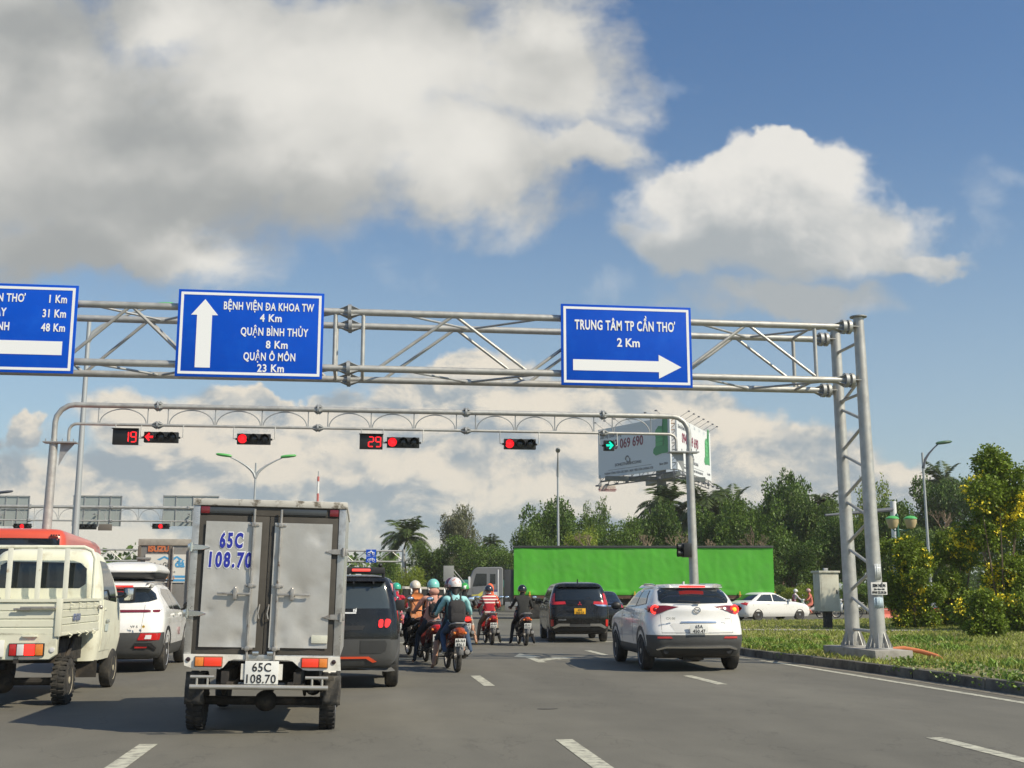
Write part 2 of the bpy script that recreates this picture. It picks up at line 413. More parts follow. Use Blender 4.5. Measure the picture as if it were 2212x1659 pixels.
def body(name, keys, m, parent, sub=4, arches=(), archr=0.36, archz=0.33, dark=black, low=None):
    """car body from horizontal slices (z, half width, rear y, front y, corner radius, rear bow, front bow)"""
    rings = []
    N = (len(keys) - 1) * sub
    for k in range(N + 1):
        z, w, yr, yf, rc, bw, bf = crm(keys, k / sub)
        rc = min(rc, w * 0.9, (yf - yr) * 0.4); pts = []
        for j in range(9):
            x = -(w - rc) + 2 * (w - rc) * j / 8; pts.append((x, yr + bw * (x / w) ** 2))
        yc = yr + bw * ((w - rc) / w) ** 2; y2 = yf - bf * ((w - rc) / w) ** 2
        for j in range(1, 6):
            a = R_(-90 + 90 * j / 6); pts.append((w - rc + rc * math.cos(a), yc + rc + rc * math.sin(a)))
        for j in range(11): pts.append((w, yc + rc + (y2 - yc - 2 * rc) * j / 10))
        for j in range(1, 6):
            a = R_(90 * j / 6); pts.append((w - rc + rc * math.cos(a), y2 - rc + rc * math.sin(a)))
        for j in range(9):
            x = (w - rc) - 2 * (w - rc) * j / 8; pts.append((x, yf - bf * (x / w) ** 2))
        for j in range(1, 6):
            a = R_(90 + 90 * j / 6); pts.append((-(w - rc) + rc * math.cos(a), y2 - rc + rc * math.sin(a)))
        for j in range(11): pts.append((-w, y2 - rc - (y2 - yc - 2 * rc) * j / 10))
        for j in range(1, 6):
            a = R_(180 + 90 * j / 6); pts.append((-(w - rc) + rc * math.cos(a), yc + rc + rc * math.sin(a)))
        rings.append([(x, y, z) for x, y in pts])
    mb = MB(); mb.loft(rings); o = mb.done(name, [m, dark], parent, sharp=40)
    tree = bvh_of(o)
    if arches:
        c = MB()
        for y in arches: c.lathe([(archr, -1.3), (archr, 1.3)], (0, y, archz), 'x', 28)
        co = c.done('cut', [dark]); md = o.modifiers.new('b', 'BOOLEAN'); md.object = co; md.operation = 'DIFFERENCE'; md.solver = 'EXACT'
        bpy.context.view_layer.update()
        me = bpy.data.meshes.new_from_object(o.evaluated_get(bpy.context.evaluated_depsgraph_get()))
        o.modifiers.clear(); o.data = me; me.set_sharp_from_angle(angle=R_(40))
        bpy.data.objects.remove(co)
    if low:                                    # lower cladding cut from the same shell: (rear height, side height, rear y, front y, front height, material)
        zr, zs, yr_, yf_, zf, mm = low
        lo_ = lambda c: c.z < (zr if c.y < yr_ else (zf if c.y > yf_ else zs))
        bm = bmesh.new(); bm.from_mesh(o.data); b2 = bm.copy()
        bmesh.ops.delete(bm, geom=[f for f in bm.faces if lo_(f.calc_center_median())], context='FACES'); bm.to_mesh(o.data); bm.free()
        bmesh.ops.delete(b2, geom=[f for f in b2.faces if not lo_(f.calc_center_median())], context='FACES')
        me = bpy.data.meshes.new('lower_cladding'); b2.to_mesh(me); b2.free(); me.materials.append(mm); me.materials.append(dark); me.set_sharp_from_angle(angle=R_(40))
        lc = bpy.data.objects.new('lower_cladding', me); COL.objects.link(lc); lc.parent = parent; o.data.set_sharp_from_angle(angle=R_(40))
    return o, tree
def wheel(parent, x, y, r, w, side, rimm=None, spokes=7, tread=0, dark=rubber, rimr=0.66, name='wheel'):
    """wheel centred at x,y,r; side=+1/-1 is where the outer face looks"""
    mb = MB(); h = w / 2
    prof = [(r * rimr, -h * 0.9), (r * 0.86, -h), (r * 0.97, -h * 0.8), (r, -h * 0.45), (r, h * 0.45), (r * 0.97, h * 0.8), (r * 0.86, h), (r * rimr, h * 0.9)]
    mb.lathe(prof, (x, y, r), 'x', 32)
    if tread:
        for k in range(tread):
            a = 2 * math.pi * k / tread
            for sx in (-1, 1):
                M = Matrix.Rotation(a + (0.5 * math.pi / tread if sx > 0 else 0), 4, 'X')
                mb.box(sx * h * 0.15 if sx > 0 else -h * 0.98, h * 0.98 if sx > 0 else -h * 0.15, -r * 0.055, r * 0.055, r * 0.95, r * 1.03, rot=M, o=(x, y, r))
    t = mb.done(name, dark, parent, 40)
    if rimm:
        q = MB(); f = side
        q.lathe([(r * rimr, f * h * 0.95), (r * rimr * 0.93, f * h * 0.8), (r * rimr * 0.86, f * h * 0.45)], (x, y, r), 'x', 28, caps=False)
        q.lathe([(r * rimr * 0.9, f * h * 0.2), (r * 0.02, f * h * 0.2)], (x, y, r), 'x', 24)
        for k in range(spokes):
            M = Matrix.Rotation(2 * math.pi * k / spokes, 4, 'X')
            q.box(min(f * h * 0.5, f * h * 0.85), max(f * h * 0.5, f * h * 0.85), -r * 0.055, r * 0.055, r * 0.08, r * rimr * 0.95, rot=M, o=(x, y, r))
        q.lathe([(r * 0.17, f * h * 0.5), (r * 0.15, f * h * 0.95), (r * 0.05, f * h)], (x, y, r), 'x', 16)
        q.done('rim', rimm, t, 30)
    return t
def plate(parent, x, y, z, w, h, m, lines, th=0.075, name='number_plate', tilt=0.0):
    mb = MB(); mb.box(-w / 2, w / 2, -0.006, 0.006, -h / 2, h / 2, 0.004); p = mb.done(name, m, parent)
    n = len(lines)
    for k, s in enumerate(lines):
        zz = (h / n) * (n / 2 - k - 1) + (h / n - th) / 2
        text(p, s, (0, -0.008, zz), th, ink, bold=0.001, sx=0.92, space=1.05)
    p.location = (x, y, z); p.rotation_euler.x = tilt
    return p

# ------------------------------------------------------------------ ground, roads, island
def asphalt_mat():
    m = bpy.data.materials.new('worn_asphalt'); m.use_nodes = True; nt = m.node_tree; X.nt = nt
    b = nt.nodes['Principled BSDF']; b.inputs['Roughness'].default_value = 0.85
    tc = nt.nodes.new('ShaderNodeTexCoord'); sp = nt.nodes.new('ShaderNodeSeparateXYZ'); nt.links.new(tc.outputs['Object'], sp.inputs[0])
    x, y = X(sp.outputs[0]), X(sp.outputs[1])
    big = fbm(x, y * 0.25, 0.0, 0.35, 4, 0.55); mid = fbm(x, y * 0.6, 3.0, 1.7, 6, 0.62); grit = fbm(x, y, 5.0, 55.0, 3, 0.7)
    # wheel tracks: two polished bands in every 3.6 m lane
    ph = X.m('PINGPONG', x + 1.97 + (big - 0.5) * 0.5, 0.9)
    track = smooth(X.m('ABSOLUTE', ph - 0.9), 0.45, 0.05)
    oil = smooth(fbm(x, y * 0.5, 9.0, 2.6, 5, 0.6), 0.62, 0.74)
    val = 0.93 + (big - 0.5) * 0.75 + (mid - 0.5) * 0.42 + (grit - 0.5) * 0.75 + track * 0.06 - oil * 0.14
    # sealed cracks with a wandering line of their own
    ck = X.m('ABSOLUTE', fbm(x * 0.6, y * 0.25, 21.0, 0.7, 6, 0.55) - 0.5)
    val = val - smooth(ck, 0.003, 0.001) * 0.16
    h = nt.nodes.new('ShaderNodeHueSaturation'); h.inputs['Color'].default_value = (0.142, 0.134, 0.108, 1)
    nt.links.new(val.k, h.inputs['Value']); nt.links.new(h.outputs[0], b.inputs['Base Color'])
    bp = nt.nodes.new('ShaderNodeBump'); bp.inputs['Strength'].default_value = 0.35; bp.inputs['Distance'].default_value = 0.008
    nt.links.new(grit.k, bp.inputs['Height']); nt.links.new(bp.outputs[0], b.inputs['Normal'])
    return m
def sheet(name, poly, z, m, cells=0):
    mb = MB(); f = mb._f([mb.bm.verts.new((x, y, z)) for x, y in poly]); return tag(mb.done(name, m), kind='structure')
soil = mat('dry_soil_and_turf', (0.16, 0.165, 0.06), 0.95, 0, 0.25, 0.6, 0.3, 8, dirt=(0.24, 0.20, 0.11), dscale=0.55, dlo=0.46, dhi=0.7)
sheet('ground', [(-3000, -200), (3000, -200), (3000, 5000), (-3000, 5000)], -0.03, soil)
sheet('road', [(-60, -30), (60, -30), (60, 40), (400, 40), (400, 86), (60, 86), (60, 90), (26, 90), (26, 400), (-40, 400), (-40, 90), (-400, 90), (-400, 40), (-60, 40)], 0.0, asphalt_mat())
paint = mat('worn_road_paint', (0.50, 0.49, 0.39), 0.7, 0, 0.1, 5, 0.1, 60, dirt=(0.20, 0.19, 0.16), dscale=9, dlo=0.46, dhi=0.66)
mk = MB()
def strip(pts): mk._f([mk.bm.verts.new((x, y, 0.004)) for x, y in pts])
for x0, ys in ((1.99, ((2.9, 5.2), (9.3, 11.56), (18.26, 20.54), (27.3, 29.5))), (5.64, ((2.9, 5.2), (9.0, 11.24), (18.1, 20.1), (27.0, 29.2))), (-1.96, ((9.4, 11.7), (18.3, 20.5), (27.3, 29.5)))):
    for a, b in ys: strip([(x0 - .085, a), (x0 + .085, a), (x0 + .085, b), (x0 - .085, b)])
strip([(8.50, 0), (8.64, 0), (8.66, 14), (8.60, 24), (8.25, 32), (8.05, 32), (8.45, 24), (8.52, 14)])
strip([(-9, 34.2), (9, 34.2), (9, 34.6), (-9, 34.6)])
# straight-on and turn arrow in the second lane
def arrow(ox, oy):
    for p in ([(-.09, 0), (.09, 0), (.09, 1.9), (-.09, 1.9)], [(-.09, 1.9), (.09, 1.9), (.32, 2.15), (-.32, 2.15)]): strip([(ox + a, oy + b) for a, b in p])
    strip([(ox - .32, oy + 2.15), (ox + .32, oy + 2.15), (ox, oy + 3.6)])
    strip([(ox + .09, oy + .5), (ox + .5, oy + 1.15), (ox + .5, oy + 1.75), (ox + .09, oy + 1.1)])
    strip([(ox + .5, oy + 1.0), (ox + 1.1, oy + 1.75), (ox + .5, oy + 2.15)])
arrow(3.75, 24.3); arrow(0.1, 24.3)
strip([(-40, 78), (26, 78), (26, 78.3), (-40, 78.3)])
tag(mk.done('road_markings', paint), kind='structure')
# grit along the edge line and repair patches
pt = MB(); 
for (x, y, w, l) in ((2.3, 14.6, .16, .08), (6.6, 9.0, .2, .12)):
    n = 11; pt._f([pt.bm.verts.new((x + w * math.cos(2 * math.pi * k / n) * rnd.uniform(.7, 1.1), y + l * math.sin(2 * math.pi * k / n) * rnd.uniform(.7, 1.1), 0.004)) for k in range(n)])
tag(pt.done('road_patches', mat('tar_patch', (0.088, 0.083, 0.07), 0.8, 0, 0.2, 9)), kind='structure')
dust = mat('gutter_dust', (0.20, 0.18, 0.14), 0.95, 0, 0.2, 3, 0.2, 40)
kout = [(9.0, -8), (9.15, 8), (9.19, 15.6), (9.2, 17.7), (9.13, 20.1), (8.95, 22.7), (8.72, 25.5), (8.75, 29), (9.3, 33.5), (10.8, 39.0), (13.2, 46.0), (16, 51.5), (19, 54.6), (24, 56.6), (31, 58.2), (60, 59), (60, -8)]
def inset(poly, d):
    out = []
    for k, (x, y) in enumerate(poly):
        a, b = Vector(poly[k - 1]), Vector(poly[(k + 1) % len(poly)]); t = (b - a).normalized(); out.append((x + t.y * d, y - t.x * d))
    return out
kin = inset(kout, 0.2)
kin[0] = (kin[0][0], -8); kin[-1] = (60, -8); kin[-2] = (60, kin[-2][1])
gm = MB(); a = kout[:-1]; b = inset(kout, -0.28)[:-1]
for k in range(len(a) - 3): gm._f([gm.bm.verts.new((*p, 0.004)) for p in (a[k], a[k + 1], b[k + 1], b[k])])
tag(gm.done('gutter', dust), kind='structure')
kb = MB(); KH = 0.16
for k in range(len(kout) - 2):
    L = (Vector(kout[k + 1]) - Vector(kout[k])).length; n = max(1, round(L / 1.0)); 
    for j in range(n):
        t0, t1 = (j + 0.012) / n, (j + 0.988) / n
        P = lambda q, t: Vector(q[k]).lerp(Vector(q[k + 1]), t)
        dz = rnd.uniform(-.006, .006)
        v = [(*P(kout, t0), -.02), (*P(kout, t1), -.02), (*P(kin, t1), -.02), (*P(kin, t0), -.02)]
        w = [(*(P(kout, t0) * .9 + P(kin, t0) * .1), KH + dz), (*(P(kout, t1) * .9 + P(kin, t1) * .1), KH + dz), (*P(kin, t1), KH + dz), (*P(kin, t0), KH + dz)]
        kb.loft([v, w])
tag(kb.done('kerb', mat('dirty_kerb_concrete', (0.16, 0.15, 0.125), 0.9, 0, 0.2, 3, 0.3, 25, dirt=(0.065, 0.06, 0.048), dscale=1.6, dlo=0.4, dhi=0.6), sharp=30), kind='structure')
isl = MB(); isl._f([isl.bm.verts.new((x, y, KH - 0.02)) for x, y in kin]); tag(isl.done('traffic_island', soil), kind='structure')
pathpoly = [(11.3, 40.0), (11.8, 41.6), (17.4, 39.9), (30, 36.9), (60, 35), (60, 34.2), (30, 35.9), (17.0, 38.7)]
pa = MB()
for a, b in (((9.0, 29.0), (60, 35)), ):
    pass
pa._f([pa.bm.verts.new((x, y, KH - 0.005)) for x, y in pathpoly])
tag(pa.done('footpath', concrete), kind='structure')

# ------------------------------------------------------------------ overhead sign gantry
YN, YF, ZT, ZB = 22.2, 23.4, 6.81, 5.69
gx = 10.12
gan = thing('sign_gantry', 'big galvanised lattice gantry spanning the road and carrying the three blue direction signs', 'gantry', (gx, 22.8, 0.33))
def gl(p): return Vector(p) - gan.location
def gpart(name, pts, r, n=12, m=galv):
    mb = MB(); mb.tube([gl(p) for p in pts], r, n); return mb.done(name, m, gan, 40)
def flange(p, r=0.15):
    mb = MB(); q = gl(p)
    mb.lathe([(r, -.035), (r, .035)], q, 'x', 20)
    for k in range(4):
        a = R_(45 + 90 * k); d = Vector((0, math.cos(a), math.sin(a))); c = Vector((1, 0, 0)).cross(d)
        for s in (-1, 1):
            o_ = q + Vector((s * .035, 0, 0))
            v = [o_ + d * .07 + c * .006, o_ + d * r + c * .006, o_ + Vector((s * .16, 0, 0)) + d * .07 + c * .006]
            v2 = [p_ - c * .012 for p_ in v]; mb.loft([v, v2])
    return mb.done('flange', galvd, gan, 30)
XL = -16.5
for y in (YN, YF):
    for z in (ZT, ZB): gpart('chord', [(XL, y, z), (9.75, y, z)], 0.068, 14)
JX = [-16.2, -8.6, -0.35, 9.72]
for x in (-8.6, -0.35, 9.72):
    for y in (YN, YF):
        for z in (ZT, ZB): flange((x, y, z))
for x in (-0.62, -0.08, 9.1, -8.9, -8.3):
    for y in (YN, YF): gpart('upright', [(x, y, ZB), (x, y, ZT)], 0.04)
    for z in (ZT, ZB): gpart('upright', [(x, YN, z), (x, YF, z)], 0.03)
for a, b in zip(JX, JX[1:]):
    a2, b2 = a + 0.55, b - 0.55; n = 6; st = (b2 - a2) / n
    for y, off in ((YN, 0), (YF, 1)):
        for k in range(n):
            z0, z1 = (ZB, ZT) if (k + 0) % 2 == 0 else (ZT, ZB)
            x0 = a2 + k * st + (0.12 if off else 0)
            gpart('brace', [(x0, y, z0), (x0 + st, y, z1)], 0.032, 8)
    for z in (ZT, ZB):
        for k in range(n):
            y0, y1 = (YN, YF) if k % 2 == 0 else (YF, YN)
            gpart('brace', [(a2 + k * st + .4, y0, z), (a2 + (k + 1) * st + .4, y1, z)], 0.024, 8, galvd)
for y, top in ((YN, 7.02), (YF, 7.02)):
    gpart('leg', [(gx - .01, y, 0.33), (gx - .06, y, top)], [0.152, 0.105], 24)
    mb = MB(); q = gl((gx - .06, y, top)); mb.lathe([(.175, 0), (.175, .02), (.03, .05)], q, 'z', 24); mb.done('cap_plate', galvd, gan)
    mb = MB(); q = gl((gx, y, 0.33)); mb.lathe([(.26, .003), (.26, .03)], q, 'z', 24)
    for k in range(8):
        a = R_(45 * k + 20); d = Vector((math.cos(a), math.sin(a), 0)); c = Vector((-d.y, d.x, 0)) * .008
        v = [q + d * .13 + c + Vector((0, 0, .03)), q + d * .26 + c + Vector((0, 0, .03)), q + d * .13 + c + Vector((0, 0, .36))]
        mb.loft([v, [p_ - 2 * c for p_ in v]])
    for k in range(8):
        a = R_(45 * k + 42); mb.lathe([(.016, .03), (.016, .12)], q + Vector((math.cos(a) * .22, math.sin(a) * .22, 0)), 'z', 6)
    mb.done('base_flange', galv, gan, 30)
    for z in (ZT, ZB):
        mb = MB(); q = gl((gx - .28, y, z)); mb.lathe([(.15, -.03), (.15, .03)], q, 'x', 18); mb.box(q.x, q.x + .2, q.y - .10, q.y + .10, q.z - .006, q.z + .006); mb.box(q.x, q.x + .2, q.y - .006, q.y + .006, q.z - .10, q.z + .10); mb.done('flange', galv, gan)
zz = [0.62, 0.82, 1.55, 1.75, 2.55, 2.75, 3.55, 3.75, 4.55, 4.75, 5.3]
for k in range(0, 5):
    z0 = 0.95 + k * 0.98
    gpart('leg_brace', [(gx - .03, YF, z0 + .42), (gx - .03, YN, z0)], 0.033, 8)
    gpart('leg_brace', [(gx - .03, YF, z0 + .50), (gx - .03, YN, z0 + .93)], 0.033, 8)
gpart('leg_brace', [(gx - .03, YF, .68), (gx - .03, YN, .66)], 0.033, 8)
for z in (ZT - .3, ZB - .25): gpart('leg_brace', [(gx - .05, YF, z), (gx - .05, YN, z)], 0.033, 8)
# the far pair of legs, over on the left verge
for y in (YN, YF): gpart('leg', [(XL + .1, y, 0), (XL + .1, y, 7.0)], [0.2, 0.135], 16)
pl = MB(); pl.box(9.74, 10.5, 21.55, 24.1, 0.10, 0.33, 0.015); o = pl.done('concrete_plinth', concrete, None, 30)
tag(o, 'rough concrete block under the right legs of the big sign gantry', 'plinth')
gpo = lambda p: p
hose = MB(); hose.tube([(10.42, 22.5, .30), (10.75, 22.45, .33), (11.05, 22.3, .27), (11.25, 22.1, .19), (11.3, 21.95, .12)], 0.045, 10)
tag(hose.done('cable_conduit', mat('orange_conduit', (0.62, 0.20, 0.08), 0.55)), 'orange plastic conduit bending from the concrete block into the grass', 'conduit')
# papers stuck on the near leg
def legx(z): return gx - .01 - .05 * (z - .33) / 6.7
def paper(name, label, z0, z1, a0, a1, m, lines, cat='poster'):
    mb = MB(); rr = 0.156; rows = []
    for k in range(9):
        a = R_(a0 + (a1 - a0) * k / 8); rows.append([(legx(z0) + rr * math.sin(a), YN - rr * math.cos(a), z) for z in (z0, z1)])
    for r0, r1 in zip(rows, rows[1:]): mb._f([mb.bm.verts.new(p) for p in (r0[0], r1[0], r1[1], r0[1])])
    o = mb.done(name, m); sm = o.modifiers.new('t', 'SOLIDIFY'); sm.thickness = 0.004; tag(o, label, cat); return o
pm = mat('weathered_paper', (0.72, 0.71, 0.68), 0.8, 0, 0.08, 8)
po = MB(); po.box(gx - .175, gx + .155, YN - .168, YN - .160, 1.38, 1.62, 0.002); po = po.done('poster', pm)
tag(po, 'white paper advert with black lettering tied to the near gantry leg', 'poster')
for s, z, h, ft in (('SIM NỀN', 1.53, .065, .26), ('Zalo - Viber - Wifi', 1.475, .028, .22), ('0918 22.33.26', 1.405, .045, .29)): text(po, s, (gx - .01, YN - .172, z), h, ink, 0.002, 0.8, fit=ft)
paper('sticker', 'faded pale blue handbill glued on the near gantry leg below the white advert', 1.13, 1.33, -40, 38, mat('faded_blue_paper', (0.42, 0.52, 0.58), 0.8, 0, 0.25, 30), [], 'sticker')
paper('tape_scrap', 'torn strip of clear tape on the near gantry leg above the white advert', 1.68, 1.98, -20, 30, mat('clear_tape', (0.62, 0.64, 0.63), 0.15, coat=0.8), [], 'tape')

# ------------------------------------------------------------------ the three blue signs
def rod(mb, x0, x1, z0, z1, y): mb.box(x0, x1, y - .003, y, z0, z1)
def sign(label, x0, x1, z0, z1, deco):
    w, h = x1 - x0, z1 - z0; y = YN - .17
    t = thing('direction_sign', label, 'road sign', ((x0 + x1) / 2, y, (z0 + z1) / 2), 0, 'blue direction signs on the gantry')
    mb = MB(); mb.box(-w / 2, w / 2, 0, .03, -h / 2, h / 2, .004); mb.done('panel', signblue, t)
    mb = MB(); a, b, c = w / 2 - .05, h / 2 - .05, .05
    for q in ((-a, a, b - c, b), (-a, a, -b, -b + c), (-a, -a + c, -b + c, b - c), (a - c, a, -b + c, b - c)): mb.box(q[0], q[1], -.004, -.0005, q[2], q[3])
    mb.done('border', signwhite, t)
    mb = MB()
    for k in (-.3, .3): mb.box(k * w - .03, k * w + .03, .031, .10, -h / 2 + .1, h / 2 - .1)
    mb.done('bracket', galvd, t)
    deco(t, w, h); return t
def poly_part(t, name, poly, m, y=-.003, th=.0025):
    mb = MB(); mb.prism(poly, y - th, y, 'xz'); return mb.done(name, m, t)
def d1(t, w, h):
    poly_part(t, 'arrow', [(-1.01, -.67), (-.73, -.67), (-.73, .35), (-.62, .35), (-.87, .66), (-1.12, .35), (-1.01, .35)], signwhite)
    for s, x, z, hh, ft in (('BỆNH VIỆN ĐA KHOA TW', .33, .475, .155, 1.70), ('4 Km', .37, .255, .15, .41), ('QUẬN BÌNH THỦY', .45, -.02, .155, 1.27), ('8 Km', .50, -.265, .15, .41), ('QUẬN Ô MÔN', .37, -.505, .155, .97), ('23 Km', .40, -.725, .15, .50)):
        text(t, s, (x, -.005, z), hh, signwhite, .005, .66, space=1.10, fit=ft)
def d2(t, w, h):
    poly_part(t, 'arrow', [(-1.09, -.52), (.64, -.52), (.64, -.65), (1.10, -.41), (.64, -.17), (.64, -.30), (-1.09, -.30)], signwhite)
    text(t, 'TRUNG TÂM TP CẦN THƠ', (-.03, -.005, .31), .20, signwhite, .007, .66, space=1.10, fit=2.04)
    text(t, '2 Km', (.03, -.005, -.02), .175, signwhite, .006, .75, fit=.46)
def d0(t, w, h):
    poly_part(t, 'arrow', [(-1.25, -.36), (-.8, -.62), (-.8, -.50), (1.24, -.50), (1.24, -.24), (-.8, -.24), (-.8, -.10)], signwhite)
    for s, k, z in (('TP CẦN THƠ', '1 Km', .50), ('NGÃ BẢY', '31 Km', .22), ('QUẢNG THẠNH', '48 Km', -.05)):
        text(t, s, (.52 if z > .4 else (.20 if z > .2 else .27), -.005, z), .16, signwhite, .005, .64, 'RIGHT', space=1.1); text(t, k, (1.27, -.005, z), .155, signwhite, .005, .70, 'RIGHT', space=1.1)
d0.__doc__ = 'left sign, half outside the frame'
sign('blue sign with 1, 31 and 48 Km over a left arrow', -8.35, -5.42, 5.43, 7.12, d0)
sign('blue sign with a straight-up arrow beside BỆNH VIỆN ĐA KHOA TW', -3.58, -.84, 5.43, 7.12, d1)
sign('blue sign TRUNG TÂM TP CẦN THƠ over a long right arrow', 3.80, 6.45, 5.43, 7.07, d2)

# ------------------------------------------------------------------ traffic-light gantries
lightblack = mat('signal_black', (0.012, 0.013, 0.013), 0.45)
lensoff = mat('unlit_signal_lens', (0.02, 0.022, 0.02), 0.25, coat=0.4)
ledred = mat('red_signal_led', (0.9, 0.02, 0.02), 0.4, emit=(1.0, 0.012, 0.02), es=1.0)
ledgreen = mat('green_signal_led', (0.0, 0.8, 0.5), 0.4, emit=(0.0, 0.72, 0.46), es=1.0)
def light_gantry(label, D, x0, x1, zt, zb, flx, legs=True, r=.082):
    t = thing('traffic_light_gantry', label, 'gantry', ((x0 + x1) / 2, D, 0))
    L = lambda p: (p[0] - (x0 + x1) / 2, p[1] - D, p[2])
    cr = .55
    def corner(xe, s, z, rr, down):
        return [(xe - s * 0.0, D, down), (xe, D, z - rr)] + [(xe + s * (rr - rr * math.cos(R_(a))), D, z - rr + rr * math.sin(R_(a))) for a in (20, 45, 70, 90)]
    top = corner(x0, 1, zt, cr, 5.9) + corner(x1, -1, zt, cr, 5.9)[::-1]
    MBt = MB(); MBt.tube([L(p) for p in top], r, 14); MBt.done('top_beam', galv, t)
    bo = corner(x0 + .42, 1, zb, .22, 5.92) + corner(x1 - .42, -1, zb, .22, 5.92)[::-1]
    mb = MB(); mb.tube([L(p) for p in bo], r * .55, 10); mb.done('lower_beam', galv, t)
    for s, x in ((1, x0), (-1, x1)):
        mb = MB(); mb.tube([L((x - s * .06, D, 0)), L((x, D, 5.85))], [.155, .122], 20); mb.done('post', galv, t)
        mb = MB(); q = L((x + s * .2, D, 5.87)); mb.box(q[0] - .48, q[0] + .48, -.18, .18, q[2] - .02, q[2] + .02)
        for k in range(6): mb.lathe([(.015, 0), (.015, .1)], (q[0] - .4 + .16 * k, -.14, q[2]), 'z', 6)
        mb.prism([(q[0], q[2] - .02), (q[0] + s * .42, q[2] - .02), (q[0] + s * .15, q[2] - .35), (q[0] - s * .02, q[2] - .7)], -.012, .012, 'xz')
        mb.done('post_flange', galvd, t)
    ups = []
    ends = [x0 + .95] + list(flx) + [x1 - .95]
    for a, b in zip(ends, ends[1:]):
        n = 3 if b - a > 3 else (1 if b - a < 2.2 else 2); a_, b_ = a + .3, b - .3; w = (b_ - a_) / n
        for k in range(n + 1):
            x = a_ + k * w
            mb = MB(); mb.tube([L((x, D, zb)), L((x, D, zt))], .018, 6); mb.done('strut', galvd, t)
        for k in range(n):
            xa, xb = a_ + k * w + .04, a_ + (k + 1) * w - .04
            mb = MB(); mb.tube([L(((xa + xb) / 2 - (xb - xa) / 2 * math.cos(R_(q)), D, zb + .03 + (zt - zb - r - .05) * math.sin(R_(q)))) for q in range(0, 181, 12)], .018, 6); mb.done('arch', galvd, t)
    for x in flx:
        for z, rr in ((zt, .17), (zb, .13)):
            mb = MB(); q = Vector(L((x, D, z))); mb.lathe([(rr * .86, -.03), (rr * .86, .03)], q, 'x', 16)
            for k in range(6):
                a = R_(30 + 60 * k); d = Vector((0, math.cos(a), math.sin(a))); c = Vector((1, 0, 0)).cross(d) * .006
                for sg in (-1, 1):
                    o_ = q + Vector((sg * .03, 0, 0)); vv = [o_ + d * r * .5 + c, o_ + d * rr + c, o_ + Vector((sg * .15, 0, 0)) + d * r * .5 + c]; mb.loft([vv, [p_ - 2 * c for p_ in vv]])
            mb.done('flange', galvd, t, 25)
    return t
GY = 36.0
light_gantry('galvanised arched gantry at the stop line holding the near traffic lights', GY, -9.27, 10.36, 7.03, 6.45, (-6.27, -1.45, 3.15, 7.55))
def hanger(mb, x, z0, z1, y=0):
    mb.tube([(x, y, z1 + .12), (x, y, z0)], .016, 6)
def signal(label, x0, n, z, lit, D=GY, kind='disc', col=ledred, zb=6.45, sc=1.0, grp='traffic lights on the near gantry'):
    w = .335 * n * sc; h = .32 * sc
    t = thing('traffic_light', label, 'traffic light', (x0 + w / 2, D - .12, z), 0, grp)
    mb = MB(); mb.box(-w / 2, w / 2, -.09, .09, -h / 2, h / 2, .012)
    for s in (-1, 1): mb.box(s * w / 2 - .05, s * w / 2 + .05, -.03, .03, -.03, .03)
    mb.done('housing', lightblack, t)
    for k in range(n):
        x = -w / 2 + (k + .5) * w / n; on = lit == k
        v = MB(); rr = .145 * sc
        v.loft([[(x + rr * math.cos(R_(a)), y, rr * math.sin(R_(a))) for a in range(-20, 201, 20)] for y in (-.09, -.26 * sc)], caps=False, closed=False)
        vo = v.done('visor', lightblack, t); sm = vo.modifiers.new('s', 'SOLIDIFY'); sm.thickness = .008
        l = MB()
        if on and kind != 'disc':
            l.lathe([(rr * .94, -.093), (rr * .94, -.10)], (x, 0, 0), 'y', 24); l.done('lens', lensoff, t)
            s = -1 if kind == 'left' else 1; a = MB(); k_ = rr * .95
            a.prism([(x + s * p * k_, q * k_) for p, q in [(1, 0), (.12, .95), (-.12, .70), (.25, .24), (-.95, .24), (-.95, -.24), (.25, -.24), (-.12, -.70), (.12, -.95)]], -.118, -.104, 'xz'); a.done('arrow', col, t)
        else:
            l.lathe([(rr * .94, -.093), (rr * .94, -.10), (rr * .5, -.125), (.01, -.13)], (x, 0, 0), 'y', 24); l.done('lens', col if on else lensoff, t)
    mb = MB()
    for s in (-1, 1):
        mb.tube([(s * (w / 2 + .05), 0, 0), (s * (w / 2 + .12), .03, .02), (s * (w / 2 + .12), .08, zb - z)], .016, 6)
    mb.done('hanger', galv, t); return t
SEG = {'0': 'abcdef', '1': 'bc', '2': 'abged', '9': 'abcdfg'}
